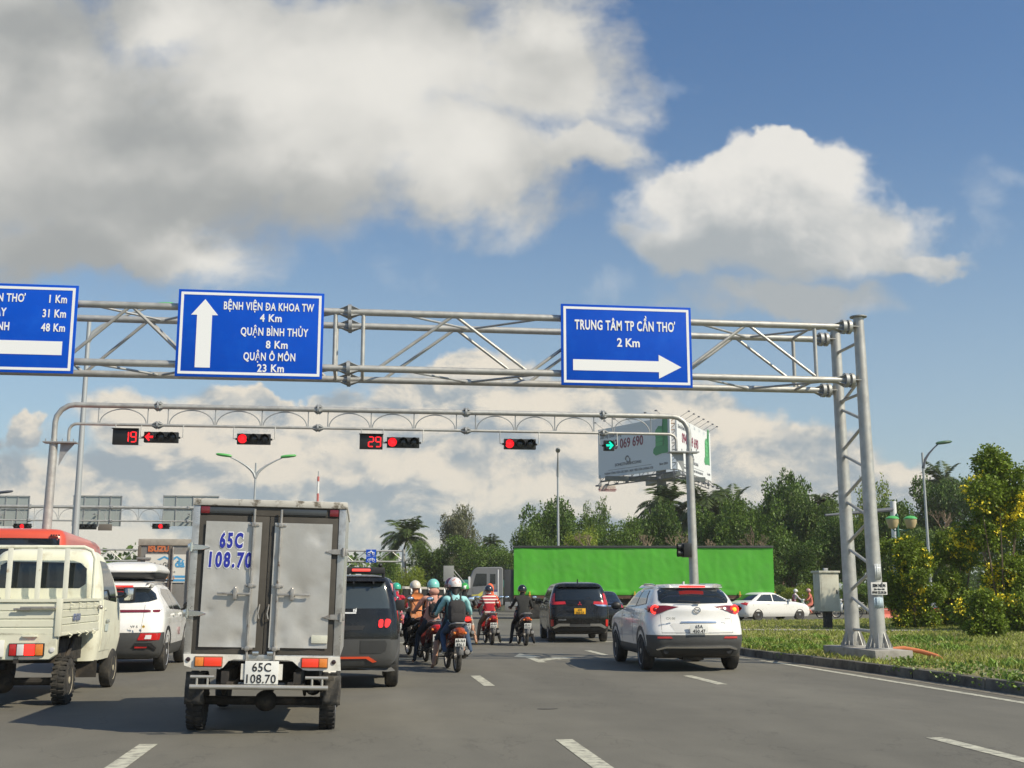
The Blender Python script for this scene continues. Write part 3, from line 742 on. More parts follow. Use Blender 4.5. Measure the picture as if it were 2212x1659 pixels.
def timer(label, x0, x1, z0, z1, digits, D=GY, zb=6.45):
    w, h = x1 - x0, z1 - z0
    t = thing('countdown_timer', label, 'countdown timer', ((x0 + x1) / 2, D - .12, (z0 + z1) / 2), 0, 'countdown timers on the near gantry')
    mb = MB(); mb.box(-w / 2, w / 2, -.07, .07, -h / 2, h / 2, .012); mb.box(-w / 2 - .02, w / 2 + .02, -.16, -.02, h / 2 + .001, h / 2 + .02); mb.done('housing', lightblack, t)
    sw, sh, th = .15, .33, .032
    for k, c in enumerate(digits):
        cx = w / 2 - .14 - (len(digits) - 1 - k) * .22; m = MB()
        S = {'a': (-sw / 2 + th / 2, sw / 2 - th / 2, sh / 2 - th, sh / 2), 'd': (-sw / 2 + th / 2, sw / 2 - th / 2, -sh / 2, -sh / 2 + th), 'g': (-sw / 2 + th / 2, sw / 2 - th / 2, -th / 2, th / 2),
             'f': (-sw / 2 - th / 2, -sw / 2 + th / 2, .01, sh / 2 - .02), 'b': (sw / 2 - th / 2, sw / 2 + th / 2, .01, sh / 2 - .02), 'e': (-sw / 2 - th / 2, -sw / 2 + th / 2, -sh / 2 + .02, -.01), 'c': (sw / 2 - th / 2, sw / 2 + th / 2, -sh / 2 + .02, -.01)}
        for q in SEG[c]: a = S[q]; m.box(cx + a[0], cx + a[1], -.078, -.071, a[2], a[3])
        m.done('digit', ledred, t)
    mb = MB(); mb.tube([(-w / 2 + .05, .03, h / 2), (-w / 2 + .05, .08, zb - (z0 + z1) / 2)], .016, 6); mb.tube([(w / 2, 0, -.02), (w / 2 + .2, 0, -.02)], .02, 6); mb.done('hanger', galv, t)
timer('black countdown box showing a red 19, left end of the near gantry', -7.54, -6.79, 5.82, 6.29, '19')
signal('horizontal traffic light with red left arrow beside the 19 timer', -6.62, 3, 6.06, 0, kind='left')
signal('horizontal traffic light with red disc between the 19 and 29 timers', -3.87, 3, 6.05, 0)
timer('black countdown box showing a red 29, near the middle of the gantry', -.16, .55, 5.80, 6.25, '29')
signal('horizontal traffic light with red disc joined to the 29 timer', .68, 3, 6.02, 0)
signal('horizontal traffic light with red disc hanging alone right of the 29 timer', 4.34, 3, 6.03, 0)
signal('single small traffic light showing a green right arrow near the right post', 7.53, 1, 6.03, 0, kind='right', col=ledgreen)
# signal box low on the right post
t = thing('signal_head', 'dark signal head seen from the side, low on the right post of the near gantry', 'traffic light', (10.15, GY - .1, 2.75))
mb = MB(); mb.box(-.13, .13, -.17, .17, -.22, .22, .03); mb.done('housing', lightblack, t)
for s in (-1, 1): mb = MB(); mb.lathe([(.10, 0), (.11, -.16)], (-.13, s * .0, s * .1), 'x', 12, False); mb.done('visor', lightblack, t)
# far side of the junction
FY = 77.0
light_gantry('distant arched traffic-light gantry beyond the red bus, seen low on the left', FY, -36, -3.2, 6.85, 5.98, (-31, -26, -21, -16, -11.2, -6.3), r=.1)
for px, lab in ((31, 'leftmost far traffic light, a red cross lit above the red bus'), (330, 'far traffic light with a red cross lit just left of the box truck')):
    p = at(px, 1137, FY); signal(lab, p.x, 3, p.z, 1, FY, 'disc', ledred, 5.98, 1.05, 'traffic lights on the far gantry')
p = at(172, 1138, FY); signal('far dark traffic light seen from behind beside its timer panel', p.x, 3, p.z, -1, FY, 'disc', ledred, 5.98, 1.05, 'traffic lights on the far gantry')
p = at(212, 1139, FY); t = thing('timer_panel', 'far pale timer panel hanging beside the unlit traffic light', 'countdown timer', (p.x, FY, p.z)); mb = MB(); mb.box(0, .85, -.05, .05, -.2, .2, .01); mb.done('housing', mat('brownish_panel', (.14, .12, .1), .6), t)
mb = MB(); mb.tube([(.4, 0, .2), (.4, 0, .9)], .02, 6); mb.done('hanger', galv, t)
signback = mat('sign_back_sheet', (0.34, 0.38, 0.37), 0.6, 0.2, 0.05, 1)
for x0p, x1p, lab in ((-45, 60, 'grey back of a road sign in a grid frame, cut by the left edge'), (160, 260, 'grey back of a road sign in a grid frame, right of the tall lamp pole'), (354, 470, 'grey back of a road sign in a grid frame, half behind the box truck')):
    a, b = at(x0p, 1070, FY + 1.2), at(x1p, 1137, FY + 1.2); w, h = b.x - a.x, a.z - b.z
    t = thing('road_sign', lab, 'road sign', ((a.x + b.x) / 2, FY + 1.2, (a.z + b.z) / 2), 0, 'sign backs over the far gantry')
    mb = MB(); mb.box(-w / 2, w / 2, 0, .03, -h / 2, h / 2); mb.done('panel', signback, t)
    mb = MB()
    for k in (-.5, -.27, .04, .27, .5): mb.box(k * w - .025, k * w + .025, -.05, -.001, -h / 2, h / 2)
    mb.box(-w / 2, w / 2, -.08, -.051, .12, .17); mb.box(-w / 2, w / 2, -.08, -.051, h / 2 - .05, h / 2); mb.done('frame', galvd, t)
    mb = MB(); mb.box(-.05, .05, -1.2, -.081, -.3, -.22); mb.box(-.05, .05, -1.2, -.081, .6 - h / 2 - .3, .68 - h / 2 - .3); mb.done('bracket', galvd, t)
# far truss gantry with the blue two-wheeler signs
BY = 118.0
tr = thing('sign_gantry', 'distant slim lattice gantry with small blue two-wheeler signs, ending beside the palm', 'gantry', (at(872, 1200, BY).x, BY, 0))
xr, zt_, zb_ = 0.0, at(800, 1190, BY).z, at(800, 1213, BY).z
xl = at(150, 1190, BY).x - tr.location.x
for z in (zt_, zb_): mb = MB(); mb.tube([(xl, 0, z), (xr, 0, z)], .085, 8); mb.done('chord', galv, tr)
n = 26
for k in range(n):
    z0, z1 = (zb_, zt_) if k % 2 == 0 else (zt_, zb_); s = (xr - xl) / n
    mb = MB(); mb.tube([(xl + k * s, 0, z0), (xl + (k + 1) * s, 0, z1)], .05, 6); mb.done('brace', galv, tr)
for x in (xl, xr): mb = MB(); mb.tube([(x, 0, 0), (x, 0, zt_ + .15)], .17, 12); mb.done('post', galv, tr)
def cyc_icon(t, motor):
    K = .62
    for s in (-1, 1): mb = MB(); mb.tube([(K * (s * .36 + .2 * math.cos(R_(a))), -.06, K * (-.13 + .2 * math.sin(R_(a)))) for a in range(0, 361, 30)], .022, 5, False); mb.done('symbol', signwhite, t)
    mb = MB(); pts = [(-.33, -.06, -.13), (-.12, -.06, .14), (.24, -.06, .14), (.33, -.06, -.13)] if not motor else [(-.5, -.06, .0), (-.2, -.06, .05), (.1, -.06, .15), (.33, -.06, -.13)]
    mb.tube([(a * K, b, c * K) for a, b, c in pts], .022 if not motor else .055, 5)
    if motor: mb.tube([(-.07, -.06, .03), (-.03, -.06, .18)], .05, 6); mb.ball((0, -.06, .24), .045, 8, 6)
    else: mb.tube([(-.075, -.06, .09), (.01, -.06, -.09), (.15, -.06, .09), (.17, -.06, .16)], .02, 5)
    mb.done('symbol', signwhite, t)
for py0, py1, mo, lab in ((1187, 1200.5, True, 'small blue sign with a white motorbike symbol on the far gantry'), (1201.5, 1215, False, 'small blue sign with a white bicycle symbol under the motorbike sign')):
    a, b = at(791, py0, BY - .2), at(812.5, py1, BY - .2); t = thing('lane_sign', lab, 'road sign', ((a.x + b.x) / 2, BY - .2, (a.z + b.z) / 2))
    w, h = b.x - a.x, a.z - b.z; mb = MB(); mb.box(-w / 2, w / 2, -.03, .03, -h / 2, h / 2); mb.done('panel', signblue, t); cyc_icon(t, mo)

# ------------------------------------------------------------------ street lamps, mast
capgreen = mat('green_lamp_cap', (0.10, 0.42, 0.10), 0.4); lampgrey = mat('painted_lamp_steel', (0.42, 0.44, 0.44), 0.45, 0.3); lampdark = mat('dark_lamp_arm', (0.08, 0.09, 0.11), 0.5)
def street_lamp(label, x, y, h, arms, r=(.10, .055), al=1.9, rise=.55, armm=lampgrey, capm=capgreen, leaf=True):
    t = thing('street_lamp', label, 'street lamp', (x, y, 0), 0, 'street lamps')
    mb = MB(); mb.tube([(0, 0, 0), (0, 0, h)], r, 12); mb.done('pole', lampgrey, t)
    for ax, ay in arms:
        d = Vector((ax, ay, 0)).normalized()
        mb = MB(); pts = [d * (al * q) + Vector((0, 0, h - .9 + (rise + .9) * (q ** .55))) for q in (0, .08, .2, .4, .7, 1)]
        mb.tube(pts, [.09, .09, .075, .06, .045, .035], 8); mb.done('arm', armm, t)
        e = pts[-1]; mb = MB(); s = Vector((-d.y, d.x, 0)); up = Vector((0, 0, 1))
        rings = [[e + d * q + s * (w * math.cos(R_(a))) + up * (hh * math.sin(R_(a)) + .05 + q * .12) for a in range(0, 360, 30)] for q, w, hh in ((-.12, .06, .05), (0, .13, .09), (.35, .17, .10), (.7, .13, .08), (.8, .04, .03))]
        mb.loft(rings); mb.done('lamp_head', capm, t)
    return t
p = at(553, 1000, 70); street_lamp('double-armed street lamp with two green heads behind the box truck', p.x, 70, at(553, 1000, 70).z, [(-1, 0), (1, .05)], al=1.55, rise=.35)
p = at(163, 1143, 42); street_lamp('tall grey street lamp pole rising behind the left blue sign beside the red bus', p.x, 42, 11.15, [(1, .1)], (.14, .07), 2.1, .5)
p = at(1206, 1180, 75); street_lamp('thin single street lamp rising behind the green trailer', p.x, 75, at(1203, 1000, 75).z, [(-.15, -1)], (.10, .06), .9, .6, lampgrey, mat('grey_lamp_head', (.25, .27, .26), .5))
p = at(2003, 1150, 62); street_lamp('street lamp with a curved dark arm pointing right above the trees', p.x, 62, at(2001, 978, 62).z, [(1, -.1)], (.09, .06), .95, .5, lampdark, mat('dark_green_lamp_head', (.05, .12, .06), .5))
p = at(-14, 1075, 80); street_lamp('street lamp of which only the dark head tip shows at the left edge', p.x, 80, at(0, 1072, 80).z, [(1, 0)], al=.4, rise=.2, armm=lampdark, capm=lampdark)
p = at(686, 1085, 520); t = thing('radio_mast', 'slim red and white radio mast far away behind the box truck', 'mast', (p.x, 520, 0))
z1, z2, z3, z4 = (at(686, q, 520).z for q in (1086, 1066, 1040, 1018))
for a, b, m in ((0, z1, 'red_mast_paint'), (z1, z2, 'red_mast_paint'), (z2, z3, 'white_mast_paint'), (z3, z3 + 2.2, 'red_mast_paint')):
    mb = MB(); mb.tube([(0, 0, a), (0, 0, b)], .5, 8); mb.done('section', mat(m, (.5, .07, .05) if 'red' in m else (.75, .74, .72), .6), t)
mb = MB(); mb.tube([(0, 0, z3 + 2.2), (0, 0, z4)], .25, 6); mb.done('antenna', lampgrey, t)
# white mast-arm pole and twin globe lamp on the island
p = at(1228, 1100, 60)
whitepole = mat('white_painted_pole', (.72, .73, .73), .4, 0, .05, 3)
p = at(1935, 1180, 62); t = thing('mast_arm_pole', 'white pole with a grey arm reaching left, behind the twin globe lamp', 'signal pole', (p.x, 62, 0))
mb = MB(); mb.tube([(0, 0, 0), (-.02, 0, at(1928, 1083, 62).z)], [.2, .17], 14); mb.done('pole', whitepole, t)
zz = at(1928, 1100, 62).z; e = at(1782, 1113, 60); mb = MB(); mb.tube([(0, 0, zz), (e.x - p.x, -2, e.z)], [.13, .06], 10); mb.done('arm', lampdark, t)
p = at(1948, 1300, 46); t = thing('park_lamp', 'green lamp post with two amber globes under green caps beside the gantry leg', 'park lamp', (p.x, 46, .1))
pg = mat('green_cast_iron', (.03, .13, .08), .45)
H = at(1948, 1105, 46).z
mb = MB(); mb.tube([(0, 0, 0), (0, 0, .5), (0, 0, 3.6), (0, 0, H - .35)], [.12, .085, .07, .05], 12); mb.ball((0, 0, H - .3), (.07, .07, .12)); mb.done('post', pg, t)
for px in (1928, 1967):
    q = at(px, 1128, 46); x = q.x - p.x; z = q.z - .1
    mb = MB(); mb.tube([(0, 0, z - .30), (x * .6, 0, z - .36), (x, 0, z - .26)], .03, 8); mb.done('arm', pg, t)
    mb = MB(); mb.lathe([(.09, z - .27), (.17, z - .22), (.25, z - .02), (.255, z + .13)], (x, 0, 0), 'z', 20); mb.done('globe', mat('amber_globe', (.52, .42, .24), .25, coat=.5), t)
    mb = MB(); mb.lathe([(.28, z + .13), (.27, z + .17), (.15, z + .25), (.02, z + .27)], (x, 0, 0), 'z', 20); mb.done('cap', mat('bright_green_cap', (.10, .45, .12), .4), t)
# controller cabinet on its stand
p = at(1787, 1318, 42); t = thing('control_cabinet', 'beige steel control cabinet on a dark stand, beside the gantry legs', 'cabinet', (p.x, 42, .14), R_(4))
bg_ = mat('beige_cabinet_paint', (.50, .50, .42), .5, 0, .05, 2, dirt=(.36, .33, .26), dscale=2.5)
mb = MB(); mb.box(-.38, .38, -.28, .28, .62, 2.02, .01); mb.done('body', bg_, t)
mb = MB(); mb.box(-.43, .43, -.34, .34, 2.021, 2.10, .02); mb.done('lid', bg_, t)
mb = MB(); mb.box(-.13, .13, -.12, .12, 0, .62); mb.done('stand', under, t)
mb = MB(); mb.box(-.33, .33, -.292, -.281, .68, 1.96, .004); mb.done('door', bg_, t)
mb = MB(); mb.box(-.08, .08, -.06, .06, 2.10, 2.2, .02); mb.done('vent', galvd, t)
mb = MB(); mb.box(.26, .29, -.315, -.292, 1.25, 1.4); mb.done('handle', black, t)

# ------------------------------------------------------------------ box truck right ahead
alu = mat('scuffed_aluminium', (0.53, 0.52, 0.49), 0.36, 0.4, 0.13, 2.2, 0.16, 6, dirt=(0.43, 0.41, 0.37), dscale=1.6, dlo=0.45, dhi=0.8)
aluf = mat('aluminium_trim', (0.55, 0.54, 0.51), 0.3, 0.7, 0.08, 6, dirt=(0.30, 0.28, 0.25), dscale=7, dlo=.5, dhi=.7)
seal = mat('dark_door_seal', (0.065, 0.058, 0.048), 0.75, 0, 0.2, 5)
rimroof = mat('chipped_white_roof_rim', (0.52, 0.50, 0.45), 0.6, 0, 0.1, 6, dirt=(0.14, 0.12, 0.09), dscale=9, dlo=.52, dhi=.62)
panelw = mat('white_truck_panel', (0.74, 0.72, 0.66), 0.4, 0, 0.05, 3, coat=.3, dirt=(0.5, 0.46, 0.38), dscale=5)
wearsteel = mat('rusty_latch_steel', (0.42, 0.40, 0.37), 0.4, 0.7, 0.15, 12, dirt=(0.16, 0.09, 0.05), dscale=14, dlo=.58, dhi=.72)
blueink = mat('blue_lettering', (0.02, 0.03, 0.33), 0.5)
def q2(cx, cy): return ((cx - (668 - 65 * (cy - 100) / 995)) / 647, 2.33 - (cy - 100) / 647)
T = thing('box_truck', 'small box truck with dented aluminium rear doors marked 65C 108.70, directly ahead', 'truck', (-1.0, 12.3, 0), 0, None, R_(1.15))
W, Z0, Z1, LB = .78, .765, 2.36, 2.55
mb = MB(); mb.box(-W, W, .05, LB, Z0, Z1 - .03, .01); mb.done('cargo_box', alu, T)
mb = MB(); mb.box(-W - .012, W + .012, -.03, .10, Z1 - .075, Z1, .022); mb.box(-W - .012, W + .012, .10, LB, Z1 - .06, Z1 - .005, .015); mb.done('roof_rim', rimroof, T)
for s in (-1, 1):
    mb = MB(); x = s * (W - .035); mb.box(x - .036, x + .036, -.012, .12, Z0, Z1 - .077, .006); mb.done('corner_post', aluf, T)
mb = MB(); mb.box(-W + .07, W - .07, .0, .05, Z1 - .165, Z1 - .077); mb.done('header', seal, T)
for x0, x1 in ((-.62, -.16), (.12, .58)): mb = MB(); mb.box(x0, x1, -.012, -.001, Z1 - .15, Z1 - .09, .004); mb.done('header_strip', mat('glossy_dark_strip', (.05, .055, .06), .2, coat=.6), T)
for x in (-.66, .655): mb = MB(); mb.box(x - .045, x + .045, -.02, -.001, Z1 - .155, Z1 - .085, .006); mb.done('marker_lamp', darkred, T)
mb = MB(); mb.box(-W, W, -.025, .10, Z0 - .04, Z0 + .025, .006); mb.done('sill', aluf, T)
for side, x0, x1 in (('l', -W + .072, -.004), ('r', .004, W - .072)):
    mb = MB(); mb.box(x0, x1, -.004, .049, Z0 + .03, Z1 - .172, .004); sl = mb.done('door_seal', seal, T)
    inner = -.075 if side == 'l' else .055
    a, b = (x0 + .068, -.075) if side == 'l' else (.055, x1 - .062)
    # dented sheet: shallow dimples modelled in the panel
    g = MB(); nx, nz = 26, 56; za, zb = Z0 + .095, Z1 - .235
    dents = [(rnd.uniform(a, b), za + (zb - za) * rnd.random() ** 1.6, rnd.uniform(.03, .13), rnd.uniform(.002, .0085)) for _ in range(26)]
    rows = []
    for j in range(nz + 1):
        r = []
        for i in range(nx + 1):
            x = a + (b - a) * i / nx; z = za + (zb - za) * j / nz; y = -.026
            for dx, dz, rr, dp in dents: y += dp * math.exp(-((x - dx) ** 2 + (z - dz) ** 2) / rr ** 2)
            y = min(y, -.010)
            r.append(g.bm.verts.new((x, y, z)))
        rows.append(r)
    for r0, r1 in zip(rows, rows[1:]):
        for i in range(nx): g._f((r0[i], r0[i + 1], r1[i + 1], r1[i]))
    g.done('door', alu, T, 60)
for rx, ha in ((-.155, -1), (.118, 1)):
    mb = MB(); mb.tube([(rx, -.045, Z0 - .03), (rx, -.045, Z1 - .10)], .0135, 10); rod_ = mb.done('lock_rod', wearsteel, T)
    for z in (.85, 1.48, 2.10): mb = MB(); mb.box(rx - .055, rx + .055, -.035, -.004, z - .014, z + .014, .005); mb.box(rx - .022, rx + .022, -.066, -.02, z - .022, z + .022, .006); mb.done('rod_clamp', wearsteel, rod_)
    mb = MB(); z = 1.395; mb.box(min(rx, rx + ha * .33), max(rx, rx + ha * .33), -.062, -.045, z - .012, z + .012, .005); xc = rx + ha * .15
    mb.box(xc - .018, xc + .018, -.075, -.01, z - .055, z + .06, .006); mb.box(xc - .03, xc + .03, -.04, -.008, z - .02, z + .02, .006); mb.ball((xc, -.06, z + .055), .018, 8, 6); mb.done('latch_handle', wearsteel, rod_)
    x = rx + (.10 if ha < 0 else -.08)
    mb = MB(); mb.tube([(x, -.018, 1.29), (x, -.05, 1.27), (x - .012, -.05, 1.2), (x, -.05, 1.15), (x, -.018, 1.13)], .0075, 6); mb.done('pull_handle', wearsteel, T)
for s, x, zs in ((-1, -W, (1.855, 1.19)), (1, W, (1.84, 1.175))):
    for z in zs:
        mb = MB(); xi = x - s * .20
        mb.prism([(x + s * .02, z - .03), (x - s * .12, z - .026), (xi, z), (x - s * .12, z + .026), (x + s * .02, z + .03)], -.036, -.018, 'xz', .004); mb.box(min(x, x + s * .03), max(x, x + s * .03), -.04, .05, z - .035, z + .035, .008); mb.tube([(x - s * .01, -.04, z - .045), (x - s * .01, -.04, z + .045)], .017, 8)
        mb.done('hinge', chrome if s < 0 else wearsteel, T)
for s_, cx, cy, hh in (('65C', 405, 402, .150), ('108.70', 398, 530, .150)):
    x, z = q2(cx, cy); 
    text(T, s_, (x, -.0285, z), hh, signwhite, .019, .63, shear=.04, name='lettering_outline', space=1.30, depth=.0008, fit=(.250 if s_ == '65C' else .450)); text(T, s_, (x, -.0315, z), hh, blueink, .009, .63, shear=.04, space=1.30, depth=.0008, fit=(.235 if s_ == '65C' else .43))
x, z = q2(975, 992); mb = MB(); mb.box(x - .082, x + .082, -.034, -.020, z - .04, z + .04, .004); mb.done('reflector', mat('pale_reflector', (.62, .62, .52), .3, 0, .1, 60), T)
# white rear valance with lamps
def vx(cx, cy): return q2(cx, cy)
pol = [(100, 1097), (495, 1097), (495, 1128), (420, 1128), (385, 1140), (352, 1180), (330, 1190), (160, 1188), (104, 1170)]
mb = MB(); mb.prism([vx(*p) for p in pol], -.035, -.02, 'xz'); mb.done('valance', panelw, T)
pol = [(685, 1103), (1110, 1103), (1112, 1192), (900, 1194), (868, 1190), (838, 1170), (800, 1136), (770, 1130), (685, 1128)]
mb = MB(); mb.prism([vx(*p) for p in pol], -.035, -.02, 'xz'); mb.done('valance', panelw, T)
for x0, x1, oi in ((172, 348, 0), (857, 1028, 1)):
    (xa, za), (xb, zb) = vx(x0, 1174), vx(x1, 1114); w = xb - xa
    mb = MB(); mb.box(xa - .006, xb + .006, -.046, -.036, za - .006, zb + .006, .004); b_ = mb.done('tail_light', mat('lamp_bezel', (.20, .11, .05), .5), T)
    cuts = (0, .33, 1) if oi == 0 else (0, .67, 1)
    for k in range(2):
        mb = MB(); mb.box(xa + w * cuts[k] + .003, xa + w * cuts[k + 1] - .003, -.068, -.047, za + .004, zb - .004, .006)
        mb.done('lens', orange if (k == 0) == (oi == 0) else mat('sun_glow_red_lens', (.62, .045, .02), .2, coat=.5, emit=(1, .05, .02), es=.25), b_)  # faint emission in the red lens stands in for sun on it
for cx, cy in ((130, 1131), (1067, 1137)): x, z = vx(cx, cy); mb = MB(); mb.lathe([(.024, -.036), (.022, -.046), (.01, -.05)], (x, 0, z), 'y', 16); mb.done('reflector', mat('dark_reflector', (.03, .01, .012), .15, coat=.8), T)
x, z = vx(600, 1209); plate(T, x, -.06, z, .335, .228, plate_w, ('65C', '108.70'), .088)
for cx in (480, 722): a, b = vx(cx, 1190); mb = MB(); mb.box(a - .02, a + .02, -.05, -.03, b - .10, b + .055); mb.done('plate_bracket', panelw, T)
for cx in (560, 655): a, b = vx(cx, 1088); mb = MB(); mb.box(a - .032, a + .032, -.05, -.03, b - .02, b + .02, .006); mb.done('latch_keeper', chrome, T)
pipe = mat('dusty_steel_pipe', (.52, .50, .45), .35, .6, .1, 10)
(a, z), (b, _) = vx(145, 1300), vx(1028, 1300); mb = MB(); mb.tube([(a, -.10, z), (b, -.10, z)], .024, 12); bar_ = mb.done('bumper_bar', pipe, T)
for c0, c1, st in ((150, 302, (190, 258)), (883, 1030, (925, 990))):
    (a, z2), (b, _) = vx(c0, 1237), vx(c1, 1237); mb = MB(); mb.tube([(a, -.10, z2), (b, -.10, z2)], .016, 10)
    for c in st: x, _ = vx(c, 1270); mb.tube([(x, -.10, z2), (x, -.10, z)], .012, 8)
    mb.done('step_bar', pipe, bar_)
for x in (-.30, .30): mb = MB(); mb.box(x - .03, x + .03, -.10, .5, .46, .52); mb.done('bar_bracket', under, T)
for x0, x1, y0 in ((85, 222, 1218), (985, 1112, 1235)):
    (a, z), (b, z2) = vx(x0, 1425), vx(x1, y0); mb = MB(); n = 5
    rows = [[(a + (b - a) * i / n, .17 + .02 * math.sin(i * 1.5 + j) , z2 + (z - z2) * j / 6) for i in range(n + 1)] for j in range(7)]
    mb.loft(rows, caps=False, closed=False); o = mb.done('mud_flap', mat('dusty_mud_flap', (.045, .043, .04), .8, 0, .2, 4, dirt=(.16, .14, .11), dscale=5), T); sm = o.modifiers.new('s', 'SOLIDIFY'); sm.thickness = .008
for s in (-1, 1): mb = MB(); mb.box(s * .36 - .035, s * .36 + .035, -.02, 3.9, .50, .62); mb.done('chassis_rail', under, T)
mb = MB(); mb.tube([(-.70, .55, .29), (.70, .55, .29)], .045, 10); mb.ball((0.02, .55, .29), (.12, .13, .11)); mb.tube([(.02, .62, .3), (.02, 2.2, .42)], .035, 8); mb.done('rear_axle', under, T)
for s in (-1, 1):
    mb = MB()
    for k in range(3): mb.tube([(s * .42, .05 + .07 * k, .50 - .02 * k), (s * .42, .55, .38 - .014 * k), (s * .42, 1.1 - .07 * k, .50 - .02 * k)], .016, 5)
    mb.done('leaf_spring', under, T)
mb = MB(); mb.tube([(.50, -.02, .44), (.50, .9, .42), (.42, 1.8, .42)], .026, 8); mb.ball((.5, .8, .42), (.09, .3, .09)); mb.done('exhaust', under, T)
mb = MB(); mb.box(-.55, .55, .9, 2.4, .45, .66); mb.done('fuel_tank', under, T)
for x in (-.68, .67):
    wheel(T, x, .55, .29, .165, 1 if x > 0 else -1, wearsteel, 6, 30, mat('truck_tyre_rubber', (.022, .021, .02), .85, 0, .3, 9, dirt=(.07, .06, .05), dscale=6))
    wheel(T, x, 2.95, .29, .155, 1 if x > 0 else -1, wearsteel, 6, 0)
cab_, tcab = body('cab', [(.42, .70, 2.62, 3.78, .12, 0, .06), (.9, .74, 2.62, 3.86, .12, 0, .10), (1.15, .74, 2.62, 3.80, .12, 0, .10), (1.72, .64, 2.64, 3.45, .12, 0, .08), (1.80, .52, 2.8, 3.3, .1, 0, .05)], panelw, T)
patch('windscreen', tcab, [(-.58, 1.2), (.58, 1.2), (.54, 1.66), (-.54, 1.66)], '+y', glass, T)
for d in ('-x', '+x'): patch('side_window', tcab, [(2.8, 1.2), (3.5, 1.2), (3.3, 1.62), (2.8, 1.62)], d, glass, T)

# ------------------------------------------------------------------ cream dropside pickup
PK = thing('pickup_truck', 'cream dropside pickup with an upright tube headboard, at the left edge', 'pickup truck', (-4.54, 15.2, 0), R_(.4))
HW = .83
mb = MB(); mb.box(-HW, HW, 0, 2.38, .88, .93, .005); mb.done('bed_floor', cream, PK)
def ribbed(name, p0, p1, z0, z1, th, inward):
    g = MB(); n = 4; h = (z1 - z0) / n; prof = []
    for k in range(n): prof += [(0, z0 + k * h), (0, z0 + k * h + h * .78), (.012, z0 + k * h + h * .86), (.012, z0 + k * h + h * .95)]
    prof += [(0, z1), (-.018, z1), (-.018, z1 + .035), (.02 + th, z1 + .035), (.02 + th, z1), (th, z1), (th, z0)]
    a, b = Vector(p0), Vector(p1); inw = Vector(inward)
    g.loft([[a + inw * u + Vector((0, 0, z)) for u, z in prof], [b + inw * u + Vector((0, 0, z)) for u, z in prof]]); return g.done(name, cream, PK, 25)
ribbed('side_board', (HW, .02, 0), (HW, 2.36, 0), .93, 1.30, .03, (-1, 0, 0))
ribbed('side_board', (-HW, .02, 0), (-HW, 2.36, 0), .93, 1.30, .03, (1, 0, 0))
ribbed('tailgate', (-HW + .02, 0, 0), (HW - .02, 0, 0), .90, 1.30, .03, (0, 1, 0))
for s in (-1, 1): mb = MB(); mb.box(s * HW - .035, s * HW + .035, -.02, .05, .88, 1.34, .006); mb.done('corner_post', cream, PK)
for y in (.55, 1.05, 1.5, 1.95):
    mb = MB(); mb.tube([(HW + .005, y, 1.28), (HW + .05, y, 1.27), (HW + .05, y, 1.23), (HW + .01, y, 1.23)], .009, 6); mb.done('rope_hook', cream, PK); mb = MB(); mb.tube([(HW + .005, y, .9), (HW + .05, y, .88), (HW + .02, y, .85)], .01, 6); mb.done('rope_hook', cream, PK)
mb = MB(); mb.box(.38, .80, -.055, -.02, 1.215, 1.245, .006); mb.box(.30, .5, -.05, -.03, 1.20, 1.225, .004); mb.done('latch', wearsteel, PK)
mb = MB(); mb.box(HW + .01, HW + .04, 2.2, 2.3, 1.20, 1.24, .006); mb.ball((HW + .04, 2.25, 1.21), .03, 8, 6); mb.done('latch', wearsteel, PK)
text(PK, '65C-128.13', (HW + .014, .72, 1.06), .085, mat('stencil_grey_blue', (.16, .19, .30), .6), .004, .72, 'LEFT', R_(90))
text(PK, '65C-128.13', (-.105, -.016, 1.03), .155, blueink, .006, .75, 'RIGHT')
# bumper skirt, lamps
mb = MB(); mb.prism([(-HW, .895), (HW, .895), (HW, .66), (HW - .08, .60), (-HW + .08, .60), (-HW, .66)], .0, .10, 'xz', .01); mb.done('rear_skirt', cream, PK)
for s in (-1, 1):
    x0 = .28 * s if s > 0 else -.68; w = .40
    mb = MB(); mb.box(x0 - .01, x0 + w + .01, -.02, -.001, .645, .80, .006); L_ = mb.done('tail_light', black, PK)
    segs = ((0, .22, redlens), (.22, .44, clearl), (.44, .76, redlit), (.76, 1, orange))
    for a, b, m in segs:
        if s < 0: a, b = 1 - b, 1 - a
        mb = MB(); mb.box(x0 + w * a + .004, x0 + w * b - .004, -.04, -.021, .655, .79, .006); mb.done('lens', m, L_)
mb = MB(); mb.lathe([(.03, 0), (.03, -.012), (.015, -.014)], (.78, 0, .72), 'y', 14); mb.done('reflector', clearl, PK)
mb = MB(); mb.box(.42, .60, -.03, -.001, .875, .90, .004); mb.done('hinge', cream, PK)
plate(PK, .02, -.02, .74, .40, .2, plate_w, ('65C', '128.13'), .075)
# headboard hoop
def hoop(zt, w, y): return [(-w, y, 1.0), (-w, y, zt - .16), (-w + .05, y, zt - .05), (-w + .16, y, zt), (w - .16, y, zt), (w - .05, y, zt - .05), (w, y, zt - .16), (w, y, 1.0)]
mb = MB(); mb.tube(hoop(2.06, .74, 2.30), .028, 10); mb.done('headboard_hoop', cream, PK)
for x in (-.42, -.02, .36): mb = MB(); mb.box(x - .035, x + .035, 2.25, 2.275, .93, 2.04, .005); mb.done('headboard_post', mat('worn_cream_post', (.62, .62, .54), .5, 0, .05, 6, dirt=(.30, .22, .12), dscale=9, dlo=.6, dhi=.72), PK)
